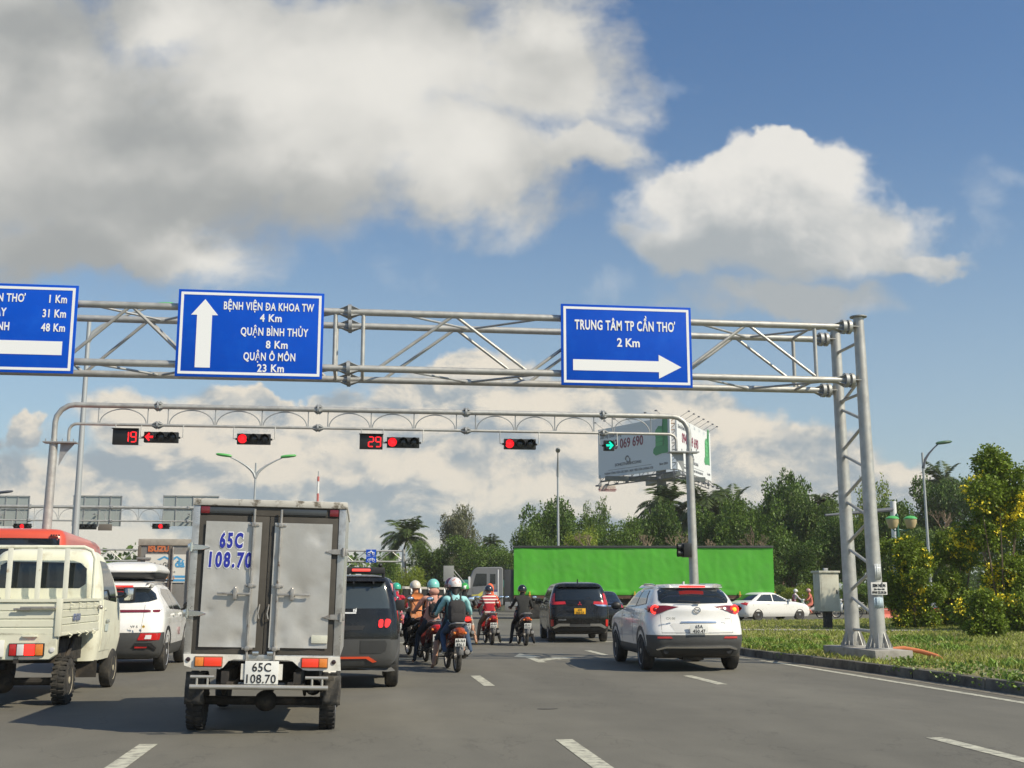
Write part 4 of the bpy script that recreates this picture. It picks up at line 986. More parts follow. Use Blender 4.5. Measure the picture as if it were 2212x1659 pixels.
# cab
cb, ct = body('cab', [(.45, .78, 2.44, 4.10, .16, 0, .1), (.75, .82, 2.42, 4.22, .16, 0, .12), (1.05, .82, 2.42, 4.20, .16, 0, .14), (1.30, .815, 2.42, 4.02, .16, 0, .14), (1.6, .775, 2.43, 3.75, .16, 0, .12), (1.88, .70, 2.46, 3.42, .16, 0, .1), (2.01, .60, 2.54, 3.25, .14, 0, .08), (2.05, .40, 2.7, 3.1, .1, 0, .03)], cream, PK, arches=(3.62,), archr=.36, archz=.30)
patch('rear_window', ct, [(-.60, 1.48), (.52, 1.48), (.60, 1.54), (.60, 1.76), (.50, 1.84), (-.50, 1.86), (-.60, 1.80)], '-y', glass, PK, .004)
patch('pressed_panel', ct, [(-.55, 1.02), (.62, 1.02), (.62, 1.36), (-.55, 1.36)], '-y', cream, PK, .012)
for x in (-.25, .05, .35): mb = MB(); mb.box(x - .06, x + .06, 2.39, 2.415, 1.1, 1.3, .01); mb.done('pressed_rib', cream, PK)
for d in ('+x', '-x'):
    patch('side_window', ct, [(2.68, 1.32), (3.60, 1.27), (3.36, 1.86), (2.80, 1.88)], d, glass, PK, .004)
    patch('door', ct, [(2.62, .58), (3.30, .58), (3.52, .75), (3.62, 1.27), (2.66, 1.31)], d, cream, PK, .007, grid=.12)
patch('windscreen', ct, [(-.66, 1.36), (.66, 1.36), (.56, 1.86), (-.56, 1.86)], '+y', glass, PK)
for s in (-1, 1):
    mb = MB(); mb.tube([(s * .80, 3.62, 1.35), (s * 1.0, 3.65, 1.38)], .018, 6); mb.box(s * 1.0 - .085, s * 1.0 + .085, 3.60, 3.68, 1.28, 1.50, .03); mr = mb.done('mirror', black, PK)
    mb = MB(); mb.box(s * 1.0 - .065, s * 1.0 + .065, 3.592, 3.599, 1.30, 1.48, .003); mb.done('mirror_glass', mat('mirror_silver', (.8, .8, .8), .03, 1.0), mr)
    mb = MB(); mb.box(s * .823 - .012, s * .823 + .012, 2.75, 2.88, 1.16, 1.19, .006); mb.done('door_handle', cream, PK)
text(PK, 'TẢI 880 KG', (.845, 2.80, .98), .05, mat('faded_grey_print', (.35, .38, .36), .6), .001, .7, 'LEFT', R_(90))
mb = MB(); mb.box(.835, .839, 2.78, 3.0, .86, .96); mb.done('door_sticker', mat('faded_sticker', (.5, .56, .52), .6, 0, .2, 20), PK)
for s in (-1, 1): mb = MB(); mb.box(s * .36 - .03, s * .36 + .03, .0, 4.0, .56, .68); mb.done('chassis_rail', under, PK)
mb = MB(); mb.tube([(-.72, .78, .29), (.72, .78, .29)], .05, 10); mb.ball((0, .78, .29), (.16, .15, .15)); mb.done('rear_axle', under, PK)
mb = MB(); mb.tube([(.62, 1.25, .42), (.62, 1.9, .85)], .03, 8); mb.tube([(.55, 1.3, .40), (.55, 1.55, .62)], .05, 8); mb.box(-.6, .6, 1.1, 2.4, .5, .8); mb.done('underbody', under, PK)
mb = MB(); mb.box(.52, .80, 2.52, 2.54, .22, .46); mb.done('mud_flap', under, PK)
for y, r in ((.82, .30), (3.62, .29)):
    for s in (-1, 1): wheel(PK, s * .745, y, r, .17, s, mat('tan_dusty_rim', (.42, .38, .28), .6, 0, .1, 8), 8, 26 if y < 1 else 0, rimr=.60)

# ------------------------------------------------------------------ white crossover (right lane, ahead)
def car_badge(t, x, y, z, r, m=chrome):
    mb = MB(); mb.tube([(x + r * math.cos(R_(a)), y, z + r * .8 * math.sin(R_(a))) for a in range(0, 361, 24)], r * .14, 6, False)
    mb.tube([(x - r * .8, y, z + r * .2), (x - r * .35, y, z + r * .3), (x, y, z - r * .25), (x + r * .35, y, z + r * .3), (x + r * .8, y, z + r * .2)], r * .11, 6); return mb.done('badge', m, t)
def ring_poly(yc, zc, r0, r1, a0=0, a1=180, n=16):
    o_ = [(yc + r1 * math.cos(R_(a0 + (a1 - a0) * k / n)), zc + r1 * math.sin(R_(a0 + (a1 - a0) * k / n))) for k in range(n + 1)]
    i_ = [(yc + r0 * math.cos(R_(a1 - (a1 - a0) * k / n)), zc + r0 * math.sin(R_(a1 - (a1 - a0) * k / n))) for k in range(n + 1)]
    return o_ + i_
alloy = mat('alloy_rim', (.42, .42, .43), .3, .8)
def underpan(t, w, y0, y1, z): mb = MB(); mb.box(-w, w, y0, y1, z - .06, z + .05); mb.done('underbody', under, t)
CX = thing('crossover_car', 'white crossover with round-ended tail lights and plate 65A 450.47, in the right lane', 'car', (6.17, 23.05, 0), R_(-2.2))
cb, ct = body('body', [(.27, .80, -2.02, 2.05, .28, .10, .2), (.36, .86, -2.12, 2.12, .30, .14, .22), (.55, .89, -2.20, 2.18, .30, .16, .26), (.70, .90, -2.20, 2.20, .32, .18, .3), (.88, .90, -2.14, 2.14, .34, .2, .3), (1.0, .88, -2.12, 1.75, .36, .22, .3), (1.10, .86, -2.12, 1.02, .38, .24, .2), (1.20, .80, -2.06, .75, .36, .2, .18), (1.36, .72, -1.90, .42, .30, .16, .15), (1.48, .625, -1.72, .12, .25, .12, .12), (1.545, .52, -1.58, -.2, .2, .08, .1), (1.585, .30, -1.1, -.5, .15, .05, .06)], white, CX, arches=(-1.33, 1.33), archr=.40, archz=.34, low=(.67, .45, -1.70, 1.72, .5, greyclad))
rw = [(-.56, 1.50), (.56, 1.50), (.62, 1.45), (.655, 1.29), (.62, 1.235), (0, 1.225), (-.62, 1.235), (-.655, 1.29), (-.62, 1.45)]
patch('rear_window', ct, rw, '-y', glass, CX, .014)
patch('spoiler', ct, [(-.58, 1.57), (.58, 1.57), (.64, 1.51), (-.64, 1.51)], '-y', white, CX, .05, .06)
mb = MB(); mb.box(-.24, .24, -1.82, -1.74, 1.515, 1.545, .006); mb.done('brake_light', redlit, CX)
tl = [(.33, 1.165), (.55, 1.19), (.86, 1.185), (.90, 1.13), (.86, 1.07), (.74, 1.03), (.66, 1.05), (.55, 1.10)]
for s in (1, -1):
    pz = tl if s > 0 else mir(tl)
    L_ = patch('tail_light', ct, pz, '-y', darkred, CX, .012)
    hit = ct.ray_cast(Vector((s * .745, -12, 1.115)), Vector((0, 1, 0)))[0]
    mb = MB(); c = hit + Vector((0, -.028, 0)); mb.tube([c + Vector((.07 * math.cos(R_(a)), .02 * s * math.cos(R_(a)) * s, .066 * math.sin(R_(a)))) for a in range(0, 361, 24)], .02, 8, False); mb.done('light_ring', redlit, L_)
    mb = MB(); mb.ball(c + Vector((0, .01, 0)), (.045, .02, .04), 12, 8); mb.done('indicator', mat('lit_amber_lens', (.9, .35, .02), .3, emit=(1, .35, .02), es=1.3) if s > 0 else darkred, L_)
    for d in ('+x', '-x'): pass
clad = [(-.91, .665), (.91, .665), (.91, .27), (-.91, .27)]
for s in (1, -1):
    d = '+x' if s > 0 else '-x'
    for y in (-1.33, 1.33): patch('arch_cladding', ct, ring_poly(y, .34, .40, .47, -8, 188), d, greyclad, CX, .008)
    patch('side_window', ct, [(-1.42, 1.22), (-.62, 1.17), (-.58, 1.46), (-1.1, 1.46)], d, glass, CX, .012)
    patch('side_window', ct, [(-.56, 1.165), (.62, 1.12), (.15, 1.44), (-.52, 1.465)], d, glass, CX, .012)
    patch('reflector', ct, [(s * .50, .635), (s * .74, .635), (s * .74, .60), (s * .47, .60)][::s], '-y', redlens, CX, .014)
    mb = MB(); mb.tube([(s * .63, -1.5, 1.555), (s * .625, -1.2, 1.575), (s * .57, -.2, 1.585), (s * .55, .05, 1.55)], .015, 6); mb.done('roof_rail', chrome, CX)
    mb = MB(); mb.tube([(s * .86, .62, 1.10), (s * .96, .62, 1.12)], .02, 6); mb.ball((s * 1.0, .62, 1.16), (.11, .06, .08), 12, 8); mb.done('mirror', black, CX)
    for y in (-.55, .45): mb = MB(); mb.box(s * .895 - .015, s * .895 + .015, y - .1, y + .1, .96, .985, .006); mb.done('door_handle', white, CX)
    mb = MB(); mb.lathe([(.055, -.05), (.06, .0), (.06, .15)], (s * .58, -2.03, .38), 'y', 16); mb.lathe([(.05, -.052), (.03, -.03)], (s * .58, -2.03, .38), 'y', 16); mb.done('exhaust_tip', black, CX)
patch('chrome_strip', ct, [(-.60, .455), (.60, .455), (.76, .41), (.74, .385), (.58, .425), (-.58, .425), (-.74, .385), (-.76, .41)], '-y', chrome, CX, .03, .03)
patch('diffuser', ct, [(-.7, .40), (.7, .40), (.62, .27), (-.62, .27)], '-y', black, CX, .016)
patch('plate_recess', ct, [(-.50, .84), (-.46, .87), (.46, .87), (.50, .84), (.40, .69), (-.40, .69)], '-y', mat('painted_shade_white', (.66, .65, .62), .35, coat=.5), CX, .003)  # shade of the recess put into a greyer copy of the white
patch('plate_garnish', ct, [(-.30, .905), (.34, .905), (.36, .88), (-.32, .88)], '-y', chrome, CX, .02)
patch('shut_line', ct, [(-.66, 1.02), (-.655, 1.02), (-.655, .70), (-.66, .70)], '-y', greyclad, CX, .001)
patch('shut_line', ct, [(.655, 1.02), (.66, 1.02), (.66, .70), (.655, .70)], '-y', greyclad, CX, .001)
plate(CX, 0.0, -2.235, .775, .33, .165, plate_w, ('65A', '450.47'), .064)
car_badge(CX, .0, -2.135, 1.105, .06)
patch('shut_line', ct, [(-.66, .705), (.66, .705), (.66, .698), (-.66, .698)], '-y', greyclad, CX, .002)
mb = MB(); mb.tube([(.02, -2.10, 1.245), (-.34, -2.06, 1.275)], .011, 6); mb.box(-.03, .07, -2.12, -2.07, 1.225, 1.255, .01); mb.done('wiper', black, CX)
for s in (1, -1):
    for y in (-.6, .55): patch('shut_line', ct, [(y, 1.12), (y + .009, 1.12), (y + .04, .50), (y + .031, .50)], '+x' if s > 0 else '-x', greyclad, CX, .002)
text(CX, 'CX-30', (-.50, -2.135, .94), .038, chrome, .002, 1.2); text(CX, 'SKYACTIV', (.56, -2.13, .945), .016, chrome, .0005, 1.0)
for y in (-1.33, 1.33):
    for s in (-1, 1): wheel(CX, s * .80, y, .345, .215, s, alloy, 10, rimr=.70)
underpan(CX, .7, -1.9, 1.9, .30)
mb = MB(); mb.box(-.25, .15, -1.95, -1.6, .20, .30, .03); mb.done('muffler', under, CX)
mb = MB(); mb.prism([(-1.15, 1.58), (-1.0, 1.58), (-1.10, 1.63), (-1.16, 1.63)], -.012, .012, 'yz'); mb.done('antenna_fin', white, CX)

# ------------------------------------------------------------------ black people carrier with a yellow plate
MP = thing('people_carrier', 'black people carrier with L-shaped tail lights and a yellow number plate, beside the white crossover', 'car', (6.48, 35.95, 0), R_(-4.5))
cb, ct = body('body', [(.28, .80, -2.15, 2.15, .22, .08, .2), (.40, .86, -2.24, 2.22, .25, .1, .22), (.70, .875, -2.28, 2.25, .26, .10, .26), (.95, .875, -2.24, 2.12, .26, .10, .3), (1.08, .865, -2.22, 1.35, .26, .10, .25), (1.2, .84, -2.18, 1.05, .26, .1, .2), (1.45, .77, -2.08, .68, .24, .10, .16), (1.62, .70, -1.98, .35, .22, .1, .12), (1.70, .60, -1.86, .0, .2, .08, .1), (1.74, .40, -1.5, -.5, .15, .05, .06)], blackp, MP, arches=(-1.4, 1.4), archr=.39, archz=.34)
patch('rear_window', ct, [(-.58, 1.58), (.58, 1.58), (.66, 1.52), (.70, 1.22), (-.70, 1.22), (-.66, 1.52)], '-y', glass, MP, .005)
patch('spoiler', ct, [(-.6, 1.68), (.6, 1.68), (.66, 1.60), (-.66, 1.60)], '-y', blackp, MP, .10, .1)
for s in (1, -1):
    L1 = [(.70, 1.42), (.78, 1.40), (.86, 1.08), (.40, 1.10), (.42, 1.18), (.72, 1.17)]
    patch('tail_light', ct, L1 if s > 0 else mir(L1), '-y', redlens, MP, .014)
    L2 = [(.42, 1.10), (.86, 1.08), (.84, 1.03), (.52, 1.05)]
    if s > 0: patch('light_trim', ct, L2, '-y', chrome, MP, .012)
    L3 = [(.30, .545), (.62, .545), (.80, .44), (.74, .40), (.56, .47), (.3, .47)]
    patch('skid_plate', ct, L3 if s > 0 else mir(L3), '-y', chrome, MP, .02, .03)
    L4 = [(.76, .66), (.84, .66), (.84, .46), (.76, .48)]
    patch('reflector', ct, L4 if s > 0 else mir(L4), '-y', redlens, MP, .012)
    d = '+x' if s > 0 else '-x'
    patch('side_window', ct, [(-2.0, 1.18), (-1.35, 1.16), (-1.35, 1.55), (-1.85, 1.54)], d, glass, MP, .004)
    patch('side_window', ct, [(-1.28, 1.16), (-.35, 1.14), (-.35, 1.57), (-1.28, 1.56)], d, glass, MP, .004)
    patch('side_window', ct, [(-.28, 1.14), (.85, 1.10), (.42, 1.53), (-.28, 1.57)], d, glass, MP, .004)
    mb = MB(); mb.tube([(s * .86, .75, 1.12), (s * .97, .75, 1.15)], .02, 6); mb.box(s * 1.0 - .10, s * 1.0 + .10, .70, .80, 1.08, 1.27, .05); mb.done('mirror', blackp, MP)
    for y in (-.7, .45): mb = MB(); mb.box(s * .875 - .02, s * .875 + .02, y - .1, y + .1, .98, 1.005, .006); mb.done('door_handle', chrome, MP)
patch('shut_line', ct, [(-.72, .735), (.72, .735), (.72, .727), (-.72, .727)], '-y', mat('shut_gap', (0, 0, 0)), MP, .003)
patch('skid_plate', ct, [(-.3, .53), (.3, .53), (.3, .45), (-.3, .45)], '-y', greyclad, MP, .018)
patch('bumper', ct, [(-.80, .42), (.80, .42), (.74, .30), (-.74, .30)], '-y', black, MP, .01)
mb = MB()
for k in range(3): M_ = Matrix.Rotation(R_(120 * k), 4, 'Y'); mb.loft([[M_ @ Vector(v) + Vector((0, -2.23, 1.11)) for v in ((0, y, 0), (.02, y, .035), (0, y, .07), (-.02, y, .035))] for y in (0, .015)])
mb.done('badge', redlens, MP)
plate(MP, 0, -2.285, .90, .33, .165, plate_y, ('65E', '003.53'), .064)
mb = MB(); mb.tube([(-.05, -2.15, 1.25), (.33, -2.14, 1.28)], .012, 6); mb.done('wiper', black, MP)
text(MP, 'XPANDER', (-.52, -2.30, .64), .035, mat('dull_badge', (.4, .4, .4), .3, .8), .001, 1.1)
mb = MB(); mb.prism([(-1.7, 1.72), (-1.5, 1.73), (-1.62, 1.82), (-1.68, 1.82)], -.012, .012, 'yz'); mb.done('antenna_fin', blackp, MP)
for y in (-1.4, 1.4):
    for s in (-1, 1): wheel(MP, s * .77, y, .335, .21, s, alloy, 9, rimr=.66)
underpan(MP, .68, -2.0, 2.0, .30)

# ------------------------------------------------------------------ white hatchback with roof box (behind the pickup)
EV = thing('crossover_car', 'white electric crossover with black lower bumper and a thin red tail strip, beside the pickup', 'car', (-4.48, 23.95, 0), R_(1.2))
cb, ct = body('body', [(.26, .82, -2.0, 2.05, .26, .12, .2), (.36, .87, -2.1, 2.12, .28, .16, .22), (.60, .90, -2.16, 2.15, .30, .18, .26), (.82, .90, -2.14, 2.12, .32, .2, .3), (1.0, .885, -2.08, 1.6, .34, .22, .28), (1.12, .86, -2.04, 1.05, .34, .22, .22), (1.25, .81, -2.0, .78, .34, .2, .18), (1.42, .73, -1.88, .45, .30, .16, .15), (1.54, .66, -1.74, .1, .26, .12, .12), (1.60, .56, -1.6, -.2, .2, .08, .1), (1.63, .36, -1.2, -.5, .15, .05, .06)], white, EV, arches=(-1.32, 1.32), archr=.40, archz=.35, low=(.71, .45, -1.68, 1.7, .5, greyclad))
patch('rear_window', ct, [(-.6, 1.49), (.6, 1.49), (.70, 1.40), (.74, 1.30), (.62, 1.26), (.30, 1.24), (-.30, 1.24), (-.62, 1.26), (-.74, 1.30), (-.70, 1.40)], '-y', glass, EV, .014)
patch('spoiler', ct, [(-.62, 1.60), (.62, 1.60), (.68, 1.52), (-.68, 1.52)], '-y', white, EV, .12, .1)
mb = MB(); mb.box(-.3, .32, -1.885, -1.84, 1.52, 1.55, .005); mb.done('brake_light', redlit, EV)
patch('light_strip', ct, [(-.84, 1.115), (.84, 1.115), (.80, 1.07), (-.80, 1.07)], '-y', darkred, EV, .012)
for s in (1, -1):
    Lp = [(.48, .58), (.53, .70), (.86, .70), (.84, .58)]
    L_ = patch('tail_light', ct, Lp if s > 0 else mir(Lp), '-y', redlens, EV, .016)
    Lq = [(.60, .60), (.62, .67), (.72, .67), (.71, .60)]; patch('lens', ct, Lq if s > 0 else mir(Lq), '-y', clearl, L_, .022)
    Lr = [(.40, .48), (.44, .53), (.72, .53), (.80, .44), (.78, .40), (.68, .47)]; patch('bumper_trim', ct, Lr if s > 0 else mir(Lr), '-y', black, EV, .03)
    Lf = [(.44, .44), (.44, .50), (.66, .50), (.64, .44)]; patch('fog_light', ct, Lf if s > 0 else mir(Lf), '-y', redlens, EV, .024)
    d = '+x' if s > 0 else '-x'
    for y in (-1.32, 1.32): patch('arch_cladding', ct, ring_poly(y, .35, .40, .47, -8, 188), d, black, EV, .008)
    patch('side_window', ct, [(-1.35, 1.40), (-.95, 1.12), (-.50, 1.11), (-.50, 1.49), (-1.1, 1.50)], d, glass, EV, .004)
    patch('side_window', ct, [(-.44, 1.11), (.68, 1.08), (.2, 1.46), (-.44, 1.49)], d, glass, EV, .004)
    for y in (-.62, .42): mb = MB(); mb.box(s * .90 - .02, s * .90 + .02, y - .1, y + .1, .99, 1.03, .01); mb.done('door_handle', white, EV)
    mb = MB(); mb.tube([(s * .86, .66, 1.08), (s * .96, .66, 1.12)], .02, 6); mb.ball((s * 1.0, .66, 1.16), (.1, .06, .08), 12, 8); mb.done('mirror', black, EV)
    mb = MB(); mb.tube([(s * .60, -1.2, 1.64), (s * .58, .1, 1.64)], .016, 6); mb.done('roof_rail', black, EV)
patch('shut_line', ct, [(.56, 1.24), (.566, 1.24), (.53, .71), (.524, .71)], '-y', greyclad, EV, .001)
text(EV, 'VF 5', (.42, -2.175, .80), .04, chrome, .002, 1.3)
mb = MB(); mb.lathe([(.025, 0), (.025, -.008)], (.58, -2.13, .82), 'y', 14); mb.done('badge', mat('gold_badge', (.75, .48, .08), .3, .4), EV)
text(EV, 'VF5', (.915, .0, .62), .14, mat('grey_red_decal', (.35, .22, .22), .5), .004, .9, 'LEFT', R_(90))
for y in (-1.32, 1.32):
    for s in (-1, 1): wheel(EV, s * .80, y, .345, .205, s, mat('bright_alloy', (.75, .75, .75), .3, .5), 5, rimr=.70)
underpan(EV, .7, -1.9, 1.9, .30)
RB = thing('roof_box', 'white roof box with a black base on the roof of the white electric crossover', 'roof box', (-4.40, 23.75, 1.645), R_(1.2))
rb, rt = body('lid', [(.15, .52, -1.1, 1.1, .2, .12, .24), (.18, .54, -1.12, 1.12, .2, .12, .26), (.25, .52, -1.06, 1.0, .2, .12, .28), (.32, .44, -.92, .7, .2, .12, .22), (.355, .28, -.6, .3, .12, .08, .1)], white, RB)
rb, rt = body('base', [(.03, .46, -.95, .95, .2, .12, .2), (.08, .50, -1.05, 1.02, .2, .12, .24), (.149, .51, -1.08, 1.06, .2, .12, .24)], black, RB)
for y in (-.55, .45): mb = MB(); mb.box(-.66, .66, y - .03, y + .03, .0, .028, .006); mb.done('roof_bar', black, RB)

# ------------------------------------------------------------------ black boxy off-roader ahead of the box truck
SU = thing('off_roader', 'boxy black off-roader with a red stripe in its grey bumper, half behind the box truck', 'car', (-.27, 19.4, 0), 0)
cb, ct = body('body', [(.30, .78, -1.45, 1.65, .14, .05, .1), (.42, .83, -1.53, 1.70, .16, .06, .12), (.72, .845, -1.56, 1.72, .18, .07, .14), (.95, .84, -1.54, 1.68, .18, .07, .16), (1.1, .82, -1.52, .95, .18, .07, .12), (1.3, .78, -1.48, .70, .18, .07, .12), (1.58, .70, -1.38, .48, .17, .06, .1), (1.66, .62, -1.28, .3, .15, .05, .08), (1.69, .45, -1.0, .0, .1, .03, .05)], blackp, SU, arches=(-1.0, 1.05), archr=.37, archz=.33, low=(.74, .45, -1.3, 1.35, .6, greyclad))
patch('rear_window', ct, [(-.62, 1.56), (.62, 1.56), (.70, 1.18), (-.70, 1.18)], '-y', mat('lighter_tinted_glass', (.045, .055, .055), .08, coat=.6), SU, .005)
patch('spoiler', ct, [(-.60, 1.64), (.60, 1.64), (.63, 1.585), (-.63, 1.585)], '-y', blackp, SU, .13, .12)
for x in (-.45, -.15, .15, .45): mb = MB(); mb.box(x - .012, x + .012, -1.50, -1.36, 1.545, 1.585); mb.done('spoiler_fin', black, SU)
mb = MB(); mb.box(-.62, .62, -1.30, -1.16, 1.70, 1.80, .02); lb = mb.done('roof_light_bar', black, SU)
mb = MB(); mb.box(.12, .40, -1.325, -1.301, 1.735, 1.775, .012); mb.done('led_strip', mat('red_led_strip', (.8, .1, .08), .4, emit=(1, .06, .05), es=.7), lb)
for s in (-1, 1): mb = MB(); mb.tube([(s * .6, -1.24, 1.62), (s * .6, -1.24, 1.72)], .025, 6); mb.ball((s * .55, -1.26, 1.83), .035, 8, 6); mb.done('bracket', black, lb)
patch('bumper', ct, [(-.72, .73), (.72, .73), (.74, .34), (-.74, .34)], '-y', greyclad, SU, .03, .04)
pz = [(.27, .71), (.64, .71), (.67, .66), (.65, .56), (.58, .52), (.27, .52)]
patch('bumper_pocket', ct, pz, '-y', mat('dark_grey_plastic', (.035, .036, .036), .55), SU, .036)
patch('bumper_pocket', ct, mir(pz), '-y', mat('dark_grey_plastic', (0, 0, 0)), SU, .036)
patch('bumper_stripe', ct, [(-.45, .475), (.40, .475), (.52, .40), (.46, .385), (.36, .445), (-.42, .445), (-.5, .385), (-.56, .40)], '-y', mat('red_orange_trim', (.75, .09, .03), .4), SU, .045, .03)
for s in (1, -1):
    for Lq in ([(.545, .90), (.535, .93), (.54, 1.0), (.56, 1.02), (.60, 1.02), (.61, 1.0), (.605, .92), (.59, .90)], [(.64, .90), (.628, .93), (.635, 1.01), (.66, 1.03), (.71, 1.02), (.725, .99), (.70, .93), (.67, .90)]): patch('tail_light', ct, Lq if s > 0 else mir(Lq), '-y', mat('bright_red_lens', (.7, .02, .02), .2, coat=.5, emit=(1, .02, .015), es=.7), SU, .02, grid=.03)
    La = [(.73, .78), (.84, .88), (.90, .6), (.86, .33), (.76, .33)]
    d = '+x' if s > 0 else '-x'
    for y in (-1.0, 1.05): patch('arch_cladding', ct, ring_poly(y, .33, .37, .46, -10, 190), d, greyclad, SU, .025)
    patch('side_window', ct, [(-1.3, 1.18), (-.55, 1.17), (-.55, 1.54), (-1.2, 1.54)], d, glass, SU, .004)
    patch('side_window', ct, [(-.48, 1.17), (.62, 1.13), (.38, 1.52), (-.48, 1.54)], d, glass, SU, .004)
    mb = MB(); mb.box(s * .92 - .08, s * .92 + .08, .55, .63, 1.12, 1.30, .03); mb.done('mirror', black, SU)
    for y in (-1.0, 1.05): wheel(SU, s * .755, y, .335, .20, s, alloy, 6, rimr=.62)
patch('shut_line', ct, [(-.76, .765), (.76, .765), (.76, .757), (-.76, .757)], '-y', mat('shut_gap', (.004, .004, .004), .8), SU, .003)
patch('shut_line', ct, [(.745, 1.6), (.752, 1.6), (.765, .77), (.758, .77)], '-y', mat('shut_gap', (0, 0, 0)), SU, .003)
patch('tailgate_handle', ct, [(-.42, .93), (.34, .93), (.30, .86), (-.38, .86)], '-y', black, SU, .006)
plate(SU, -.20, -1.615, .585, .33, .165, plate_w, ('65A', '452.11'), .064)
text(SU, 'ni', (.18, -1.522, 1.135), .055, signwhite, .004, 1.0); mb = MB(); mb.box(-.05, .20, -1.532, -1.524, 1.105, 1.127); mb.done('white_decal', signwhite, SU)
underpan(SU, .66, -1.4, 1.4, .33)
DV = thing('hatchback_car', 'dark hatchback with a red and white sticker, peeking out past the black off-roader', 'car', (-.02, 26.0, 0), R_(-1.5))
cb, ct = body('body', [(.27, .80, -1.9, 1.95, .2, .08, .2), (.5, .86, -2.0, 2.0, .22, .10, .22), (.9, .865, -1.96, 1.9, .24, .10, .28), (1.05, .85, -1.93, 1.1, .24, .10, .2), (1.3, .80, -1.85, .72, .24, .10, .16), (1.62, .70, -1.70, .3, .2, .08, .1), (1.72, .60, -1.55, .0, .2, .06, .1), (1.76, .4, -1.2, -.4, .1, .05, .06)], mat('charcoal_car_paint', (.03, .031, .032), .25, coat=.8), DV, arches=(-1.25, 1.25), archr=.37, archz=.33)
patch('rear_window', ct, [(-.6, 1.60), (.6, 1.60), (.68, 1.15), (-.68, 1.15)], '-y', glass, DV, .005)
for s in (1, -1):
    d = '+x' if s > 0 else '-x'
    patch('side_window', ct, [(-1.6, 1.15), (-.5, 1.12), (-.5, 1.58), (-1.4, 1.58)], d, glass, DV, .004)
    patch('side_window', ct, [(-.44, 1.12), (.66, 1.08), (.25, 1.52), (-.44, 1.58)], d, glass, DV, .004)
    Lq = [(.66, .85), (.70, 1.35), (.80, 1.3), (.83, .85)]; patch('tail_light', ct, Lq if s > 0 else mir(Lq), '-y', redlens, DV, .012)
    for y in (-1.25, 1.25): wheel(DV, s * .76, y, .33, .2, s, alloy, 8)
patch('sticker', ct, [(.60, 1.62), (.70, 1.6), (.72, 1.45), (.62, 1.45)], '-y', mat('pink_sticker', (.7, .25, .25), .5), DV, .02)
patch('bumper', ct, [(-.86, .62), (.86, .62), (.86, .27), (-.86, .27)], '-y', black, DV, .01)
plate(DV, 0, -2.02, .78, .33, .165, plate_w, ('65A', '206.93'), .064)
underpan(DV, .66, -1.8, 1.8, .3)

# ------------------------------------------------------------------ red bus, grey box truck
busred = mat('faded_red_bus_paint', (.62, .085, .04), .35, 0, .05, 1, coat=.5)
BUS = thing('bus', 'red bus seen from behind over the cream pickup at the left edge', 'bus', (-9.18, 35.6, 0), R_(6))
cb, ct = body('body', [(.35, 1.12, -4.5, 4.6, .15, .05, .1), (.9, 1.15, -4.55, 4.65, .18, .06, .14), (2.0, 1.15, -4.55, 4.6, .2, .08, .2), (2.7, 1.12, -4.5, 4.3, .24, .1, .25), (2.95, 1.05, -4.42, 3.9, .25, .1, .3), (3.05, .9, -4.2, 3.3, .2, .08, .3), (3.08, .5, -3.8, 2.6, .2, .05, .2)], busred, BUS, arches=(-2.6, 2.6), archr=.5, archz=.45)
patch('rear_window', ct, [(-1.0, 1.75), (1.0, 1.75), (.98, 2.80), (-.98, 2.80)], '-y', glass, BUS, .006, grid=.15)
for d in ('+x', '-x'):
    for y in (-3.9, -2.4, -.9, .6, 2.1): patch('side_window', ct, [(y, 1.6), (y + 1.4, 1.6), (y + 1.4, 2.62), (y, 2.62)], d, glass, BUS, .006, grid=.2)
patch('route_panel', ct, [(.05, 2.42), (.55, 2.42), (.55, 2.52), (.05, 2.52)], '-y', mat('bright_red_panel', (.7, .1, .07), .4), BUS, .02)
text(BUS, 'AUTO', (.30, -4.62, 2.05), .16, mat('pale_bus_print', (.5, .6, .58), .5), .004, 1.1)
patch('engine_cover', ct, [(-.7, .8), (.7, .8), (.7, 1.5), (-.7, 1.5)], '-y', busred, BUS, .012, grid=.2)
for k in range(4): mb = MB(); mb.box(.76 + k * .06, .80 + k * .06, -4.49, -4.44, 2.86, 2.90); mb.done('vent', black, BUS)
for s in (1, -1):
    Lq = [(.85, .9), (1.05, .9), (1.05, 1.4), (.85, 1.4)]; patch('tail_light', ct, Lq if s > 0 else mir(Lq), '-y', redlens, BUS, .014)
    for y in (-2.6, 2.6): wheel(BUS, s * 1.0, y, .46, .26, s, galvd, 8)
GT = thing('box_truck', 'grey box truck carrying a white advert with a blue roofline, left of the main truck', 'truck', (-5.12, 33.0, 0), R_(-1))
greysteel = mat('grey_van_box', (.26, .25, .235), .5, .3, .1, 2, dirt=(.2, .18, .15), dscale=3)
mb = MB(); mb.box(-.95, .95, .02, 3.2, .85, 2.84, .015); mb.done('cargo_box', greysteel, GT)
mb = MB(); mb.box(-.97, .97, -.02, .12, 2.70, 2.88, .02); mb.done('roof_rim', mat('worn_grey_rim', (.36, .33, .28), .6, 0, .2, 6), GT)
for x in (-.93, -.1, .93): mb = MB(); mb.box(x - .04, x + .04, -.02, .019, .86, 2.69, .006); mb.done('door_frame', mat('brown_grey_frame', (.13, .11, .09), .6), GT)
for x in (-.02, .45): mb = MB(); mb.tube([(x, -.05, .85), (x, -.05, 2.66)], .022, 8); mb.done('lock_rod', wearsteel, GT)
for z in (2.35, 1.4): mb = MB(); mb.box(-.99, -.6, -.04, -.021, z - .03, z + .03, .006); mb.done('hinge', wearsteel, GT)
text(GT, 'ISUZU', (-.42, -.004, 2.54), .15, mat('faded_orange_print', (.55, .16, .06), .6), .01, 1.0)
